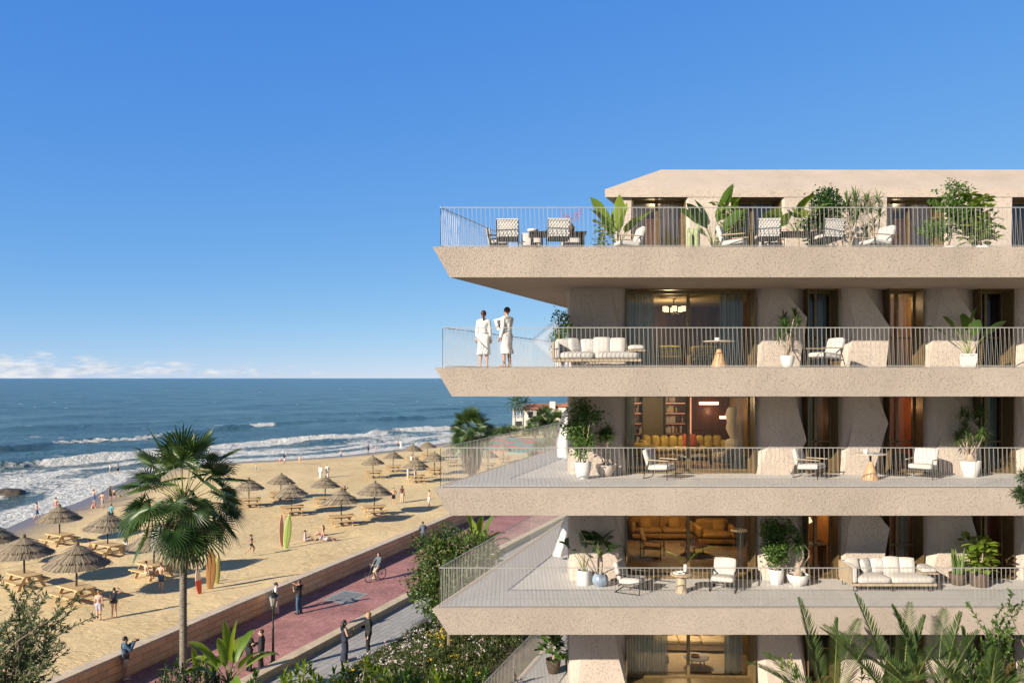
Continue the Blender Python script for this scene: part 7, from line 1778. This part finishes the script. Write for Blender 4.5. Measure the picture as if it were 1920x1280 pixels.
# promenade
p = R2(235, 1273); person('photographer in blue jacket and pale shorts at the sea wall', p, R(125), 1.78, PHOTO, 'skin_tan', 'short', 'hair_black', [('jacket', 'c_denim'), ('shorts', 'c_beige')], vox=FINE, shoes='c_beige')
mb = MB(); mb.rbox(-.07, .07, -.42, -.34, 1.47, 1.57, .015, n=4); mb.v += []; mb.tube([(0, -.42, 1.52), (0, -.52, 1.52)], [.036, .04], 12); held('camera', p, R(125), mb, M_['c_black'], 'black camera held up by the photographer', 'camera', 1.78)
mb = MB(); mb.rbox(-.32, -.20, -.10, .14, .92, 1.14, .04, n=4); mb.tube([(-.27, .02, 1.12), (-.10, .17, 1.36), (.12, .12, 1.45)], .012, 5); held('shoulder_bag', p, R(125), mb, M_['c_black'], 'black shoulder bag hanging at the photographer\'s side', 'bag', 1.78)
p = R2(467, 1257); person('short-haired person in a black suit seen from behind by the lamp post', p, R(150), 1.68, HOLD, 'skin_tan', 'short', 'hair_black', [('jacket', 'c_black'), ('trousers', 'c_black')], vox=FINE, shoes='c_black')
p = R2(490, 1259); person('brown-haired man in a dark suit facing left by the lamp post', p, R(-80), 1.80, HOLD1, 'skin_fair', 'short', 'hair_brown', [('jacket', 'c_black'), ('trousers', 'c_black')], vox=FINE, shoes='c_maroon')
p = R2(518, 1150); person('woman in white top and long cream skirt standing at the wall', p, R(105), 1.66, AKIM, 'skin_fair', 'bun', 'hair_black', [('tee', 'c_white'), ('longskirt', 'c_cream')], 1, vox=FINE)
p = R2(561, 1150); person('man in black t-shirt and blue jeans pointing towards the sea', p, R(-118), 1.80, POINT, 'skin_tan', 'short', 'hair_brown', [('tee', 'c_black'), ('trousers', 'c_denim')], vox=FINE, shoes='c_black')
p = R2(646, 1240, 2.9); person('long-haired woman in a floor-length navy dress on the grey path', p, R(118), 1.72, HOLD, 'skin_fair', 'long', 'hair_black', [('dress', 'c_navy', .03, .20)], 1, vox=FINE)
mb = MB(); r = random.Random(3)
for k in range(46):
    d = V((r.gauss(0, .06), -.36 + r.gauss(0, .05), 1.22 + r.gauss(0, .06))); mb.ell(d, .022, .022, .02, 6, 4, k % 2)
for k in range(8): mb.tube([(0, -.30, 1.06), (r.gauss(0, .05), -.35, 1.2)], .005, 3)
held('bouquet', p, R(118), mb, [M_['c_cream'], M_['lf_mid']], 'small pale bouquet held by the woman in navy', 'bouquet')
p = R2(691, 1230, 2.9); person('fair-haired man in dark suit and white shirt facing the woman in navy', p, R(-72), 1.86, HOLD1, 'skin_fair', 'short', 'hair_blond', [('vest', 'c_white'), ('jacket', 'c_black'), ('trousers', 'c_black')], vox=FINE, shoes='c_black')
person('red-haired cyclist in a grey-blue jacket and pale trousers', BIKE_P, BIKE_RZ + R(90), 1.70, RIDE, 'skin_fair', 'long', 'hair_red', [('jacket', 'c_greyblue'), ('trousers', 'c_beige')], 1, vox=FINE, shoes='c_beige')
p = R2(794, 1021); person('man in a slate suit leaning on the sea wall beside the citrus tree', p, R(-160), 1.80, LEAN, 'skin_tan', 'short', 'hair_brown', [('jacket', 'c_greyblue'), ('trousers', 'c_greyblue')], vox=FINE, shoes='c_black')
# beach, near group
person('blonde woman in a pale lavender swimsuit, left of the two near bathers', B(185, 1162), R(185), 1.68, STAND, 'skin_fair', 'bun', 'hair_blond', [('bra', 'c_lav'), ('shorts', 'c_lav')], 1)
person('woman in a dark navy swimsuit shading her eyes, right of the two near bathers', B(214, 1157), R(195), 1.70, pose(SHADE), 'skin_fair', 'bun', 'hair_brown', [('swimsuit', 'c_navy')], 1)
person('shirtless man in dark blue shorts standing by the bench', B(302, 1107), R(178), 1.80, AKIM, 'skin_fair', 'short', 'hair_brown', [('shorts', 'c_denim')])
tp, tr_ = UP_[5]
def seat(i, along, side, label, **kw):
    q, a = UP_[i]; o = q + Matrix.Rotation(a, 3, 'Z') @ V((along * 1.15, side * 1.08, 0)); o.z = q.z + .09
    return person(label, o, a + (0 if side > 0 else math.pi), kw.pop('h', 1.70), kw.pop('p', SITB), **kw)
seat(5, .75, -1, 'fair person sitting on the bench behind the shirtless man', sk='skin_fair', hair='short', hc='hair_brown', wear=[('shorts', 'c_beige')])
seat(5, .55, 1, 'dark-haired bather seated on the far bench behind the shirtless man', sk='skin_tan', hair='bun', hc='hair_black', wear=[('bra', 'c_white'), ('briefs', 'c_white')], fem=1)
seat(3, -.5, -1, 'tanned man with white towel seated on the near bench', sk='skin_tan', hair='short', hc='hair_black', wear=[('shorts', 'c_white')])
seat(3, .6, 1, 'woman in white seated across from the tanned man', sk='skin_fair', hair='long', hc='hair_brown', wear=[('tee', 'c_white'), ('shorts', 'c_white')], fem=1)
person('woman in a dark bikini jogging on the sand right of the brown surfboard', B(470, 1041), R(95), 1.66, RUN, 'skin_tan', 'bun', 'hair_black', [('bra', 'c_navy'), ('briefs', 'c_navy')], 1)
person('woman in white sitting on the sand, left of the sunbathing trio', B(574, 1013), R(100), 1.66, SITG, 'skin_fair', 'bun', 'hair_black', [('vest', 'c_lav'), ('shorts', 'c_lav')], 1)
person('woman in a pink top sitting on the sand, centre of the trio', B(604, 1003), R(-95), 1.66, SITG, 'skin_fair', 'long', 'hair_brown', [('bra', 'c_pink'), ('briefs', 'c_pink')], 1)
person('person in pale lavender lying back on the sand with a raised knee', B(612, 1013), R(85), 1.74, LIE, 'skin_tan', 'short', 'hair_brown', [('tee', 'c_lav'), ('shorts', 'c_white')])
person('dark-haired bather with bare back behind an umbrella canopy', B(647, 940), R(180), 1.74, UPARMS, 'skin_tan', 'short', 'hair_black', [('shorts', 'c_black')])
person('man in black swim shorts, left of the two standing men', B(738, 945), R(25), 1.80, AKIM, 'skin_fair', 'short', 'hair_brown', [('shorts', 'c_black')])
person('dark-skinned man in maroon vest and white trousers', B(754, 942), R(165), 1.86, STAND, 'skin_dark', 'short', 'hair_black', [('vest', 'c_maroon'), ('trousers', 'c_beige')])
person('shirtless young man in white shorts beside the balcony corner', B(804.5, 950), R(-60), 1.80, STAND, 'skin_fair', 'short', 'hair_black', [('shorts', 'c_white')], nod=R(20))
person('left of two people in long white robes walking on the sand', B(601, 896), R(170), 1.72, STAND, 'skin_tan', None, 'hair_black', [('thobe', 'c_white')], vox=.024, nod=0)
person('taller of two people in long white robes walking on the sand', B(614, 895), R(-170), 1.84, WALK, 'skin_tan', None, 'hair_black', [('thobe', 'c_white')], vox=.024)
FAR = .026
person('left of the pair in white beside a far umbrella table', B(765, 899), R(90), 1.72, HOLD, 'skin_tan', 'short', 'hair_black', [('thobe', 'c_white')], vox=FAR)
person('right of the pair in white under the far umbrella', B(779, 897), R(-90), 1.74, HOLD, 'skin_tan', 'short', 'hair_brown', [('tee', 'c_white'), ('longskirt', 'c_white')], vox=FAR)
seat(14, -.3, -1, 'seated person in white at a distant picnic table', sk='skin_tan', hair='short', hc='hair_black', wear=[('tee', 'c_white'), ('shorts', 'c_white')], vox=FAR)
for args in ((480, 884, 160, 1.15, SHADE_L, 'skin_fair', [('shorts', 'c_skyblue')], 'child with a raised arm and blue shorts on wet sand, nearest the big palm'),
             (533, 870, 150, 1.76, WALK, 'skin_tan', [('tee', 'c_black'), ('shorts', 'c_white')], 'adult in dark top walking with a child along the wet sand'),
             (525, 870, 170, 1.15, WALK, 'skin_fair', [('shorts', 'c_pink')], 'small child in red walking beside the adult in a dark top'),
             (562, 871, 175, 1.55, AKIM, 'skin_fair', [('briefs', 'c_cream'), ('bra', 'c_cream')], 'bather in pale swimwear standing alone on the wet sand'),
             (639, 863, 10, 1.74, HOLD, 'skin_fair', [('shorts', 'c_blue')], 'bather in bright blue shorts at the water line'),
             (690.5, 849, 170, 1.80, STAND, 'skin_dark', [('shorts', 'c_black')], 'dark-skinned bather at the foam edge before the far umbrellas'),
             (705, 847, -60, 1.25, WALK, 'skin_fair', [('shorts', 'c_pink')], 'child at the foam edge beside the dark-skinned bather'),
             (746, 841, 150, 1.74, WALK, 'skin_tan', [('shorts', 'c_navy')], 'bather in navy shorts wading before the distant umbrellas'),
             (752, 840, 190, 1.74, STAND, 'skin_tan', [('thobe', 'c_white')], 'figure in white at the surf beside the bather in navy'),
             (69, 974, 120, 1.78, WALK, 'skin_fair', [('shorts', 'c_blue')], 'shirtless man in blue shorts walking along the surf, leftmost bather'),
             (105, 962, 165, 1.72, WALK, 'skin_fair', [('briefs', 'c_pink'), ('bra', 'c_pink')], 'woman in red swimwear by the foam, second bather from left'),
             (176, 945, 170, 1.70, UPARMS, 'skin_fair', [('shorts', 'c_blue')], 'bather with both arms raised by the foam'),
             (175.5, 952, 20, 1.70, CROUCH, 'skin_fair', [('shorts', 'c_pink')], 'bather crouching in front of the one with raised arms'),
             (192, 952, 175, 1.76, AKIM, 'skin_fair', [('towel', 'c_grey')], 'bather with a pale towel round the waist at the water line'),
             (207, 939, 160, 1.80, STAND, 'skin_tan', [('vest', 'c_black'), ('shorts', 'c_black')], 'bather in a black wetsuit at the water line'),
             (214, 935, 180, 1.25, STAND, 'skin_fair', [('shorts', 'c_maroon')], 'child next to the bather in black at the water line'),
             (224, 931, 60, 1.10, CROUCH, 'skin_fair', [('tee', 'c_yellow'), ('shorts', 'c_green')], 'small child in yellow crouching by the palm fronds'),
             (207, 889, 100, 1.76, WADE, 'skin_fair', [('tee', 'c_white'), ('shorts', 'c_grey')], 'wader in a white shirt reaching out in the foam'),
             (221, 889, -100, 1.72, WADE, 'skin_fair', [('shorts', 'c_black')], 'wader leaning towards the one in a white shirt'),
             (209, 978, 175, 1.76, STAND, 'skin_fair', [('tee', 'c_skyblue'), ('shorts', 'c_navy')], 'person in a turquoise t-shirt behind a near umbrella')):
    px, py, rz, hh, ps, sk_, wr, lb = args
    person(lb, B(px, py), R(rz), hh, ps, sk_, 'short', rnd.choice(['hair_black', 'hair_brown', 'hair_brown']), wr, 1 if any(g[0] == 'bra' for g in wr) else 0, vox=FAR if py < 880 else .022)
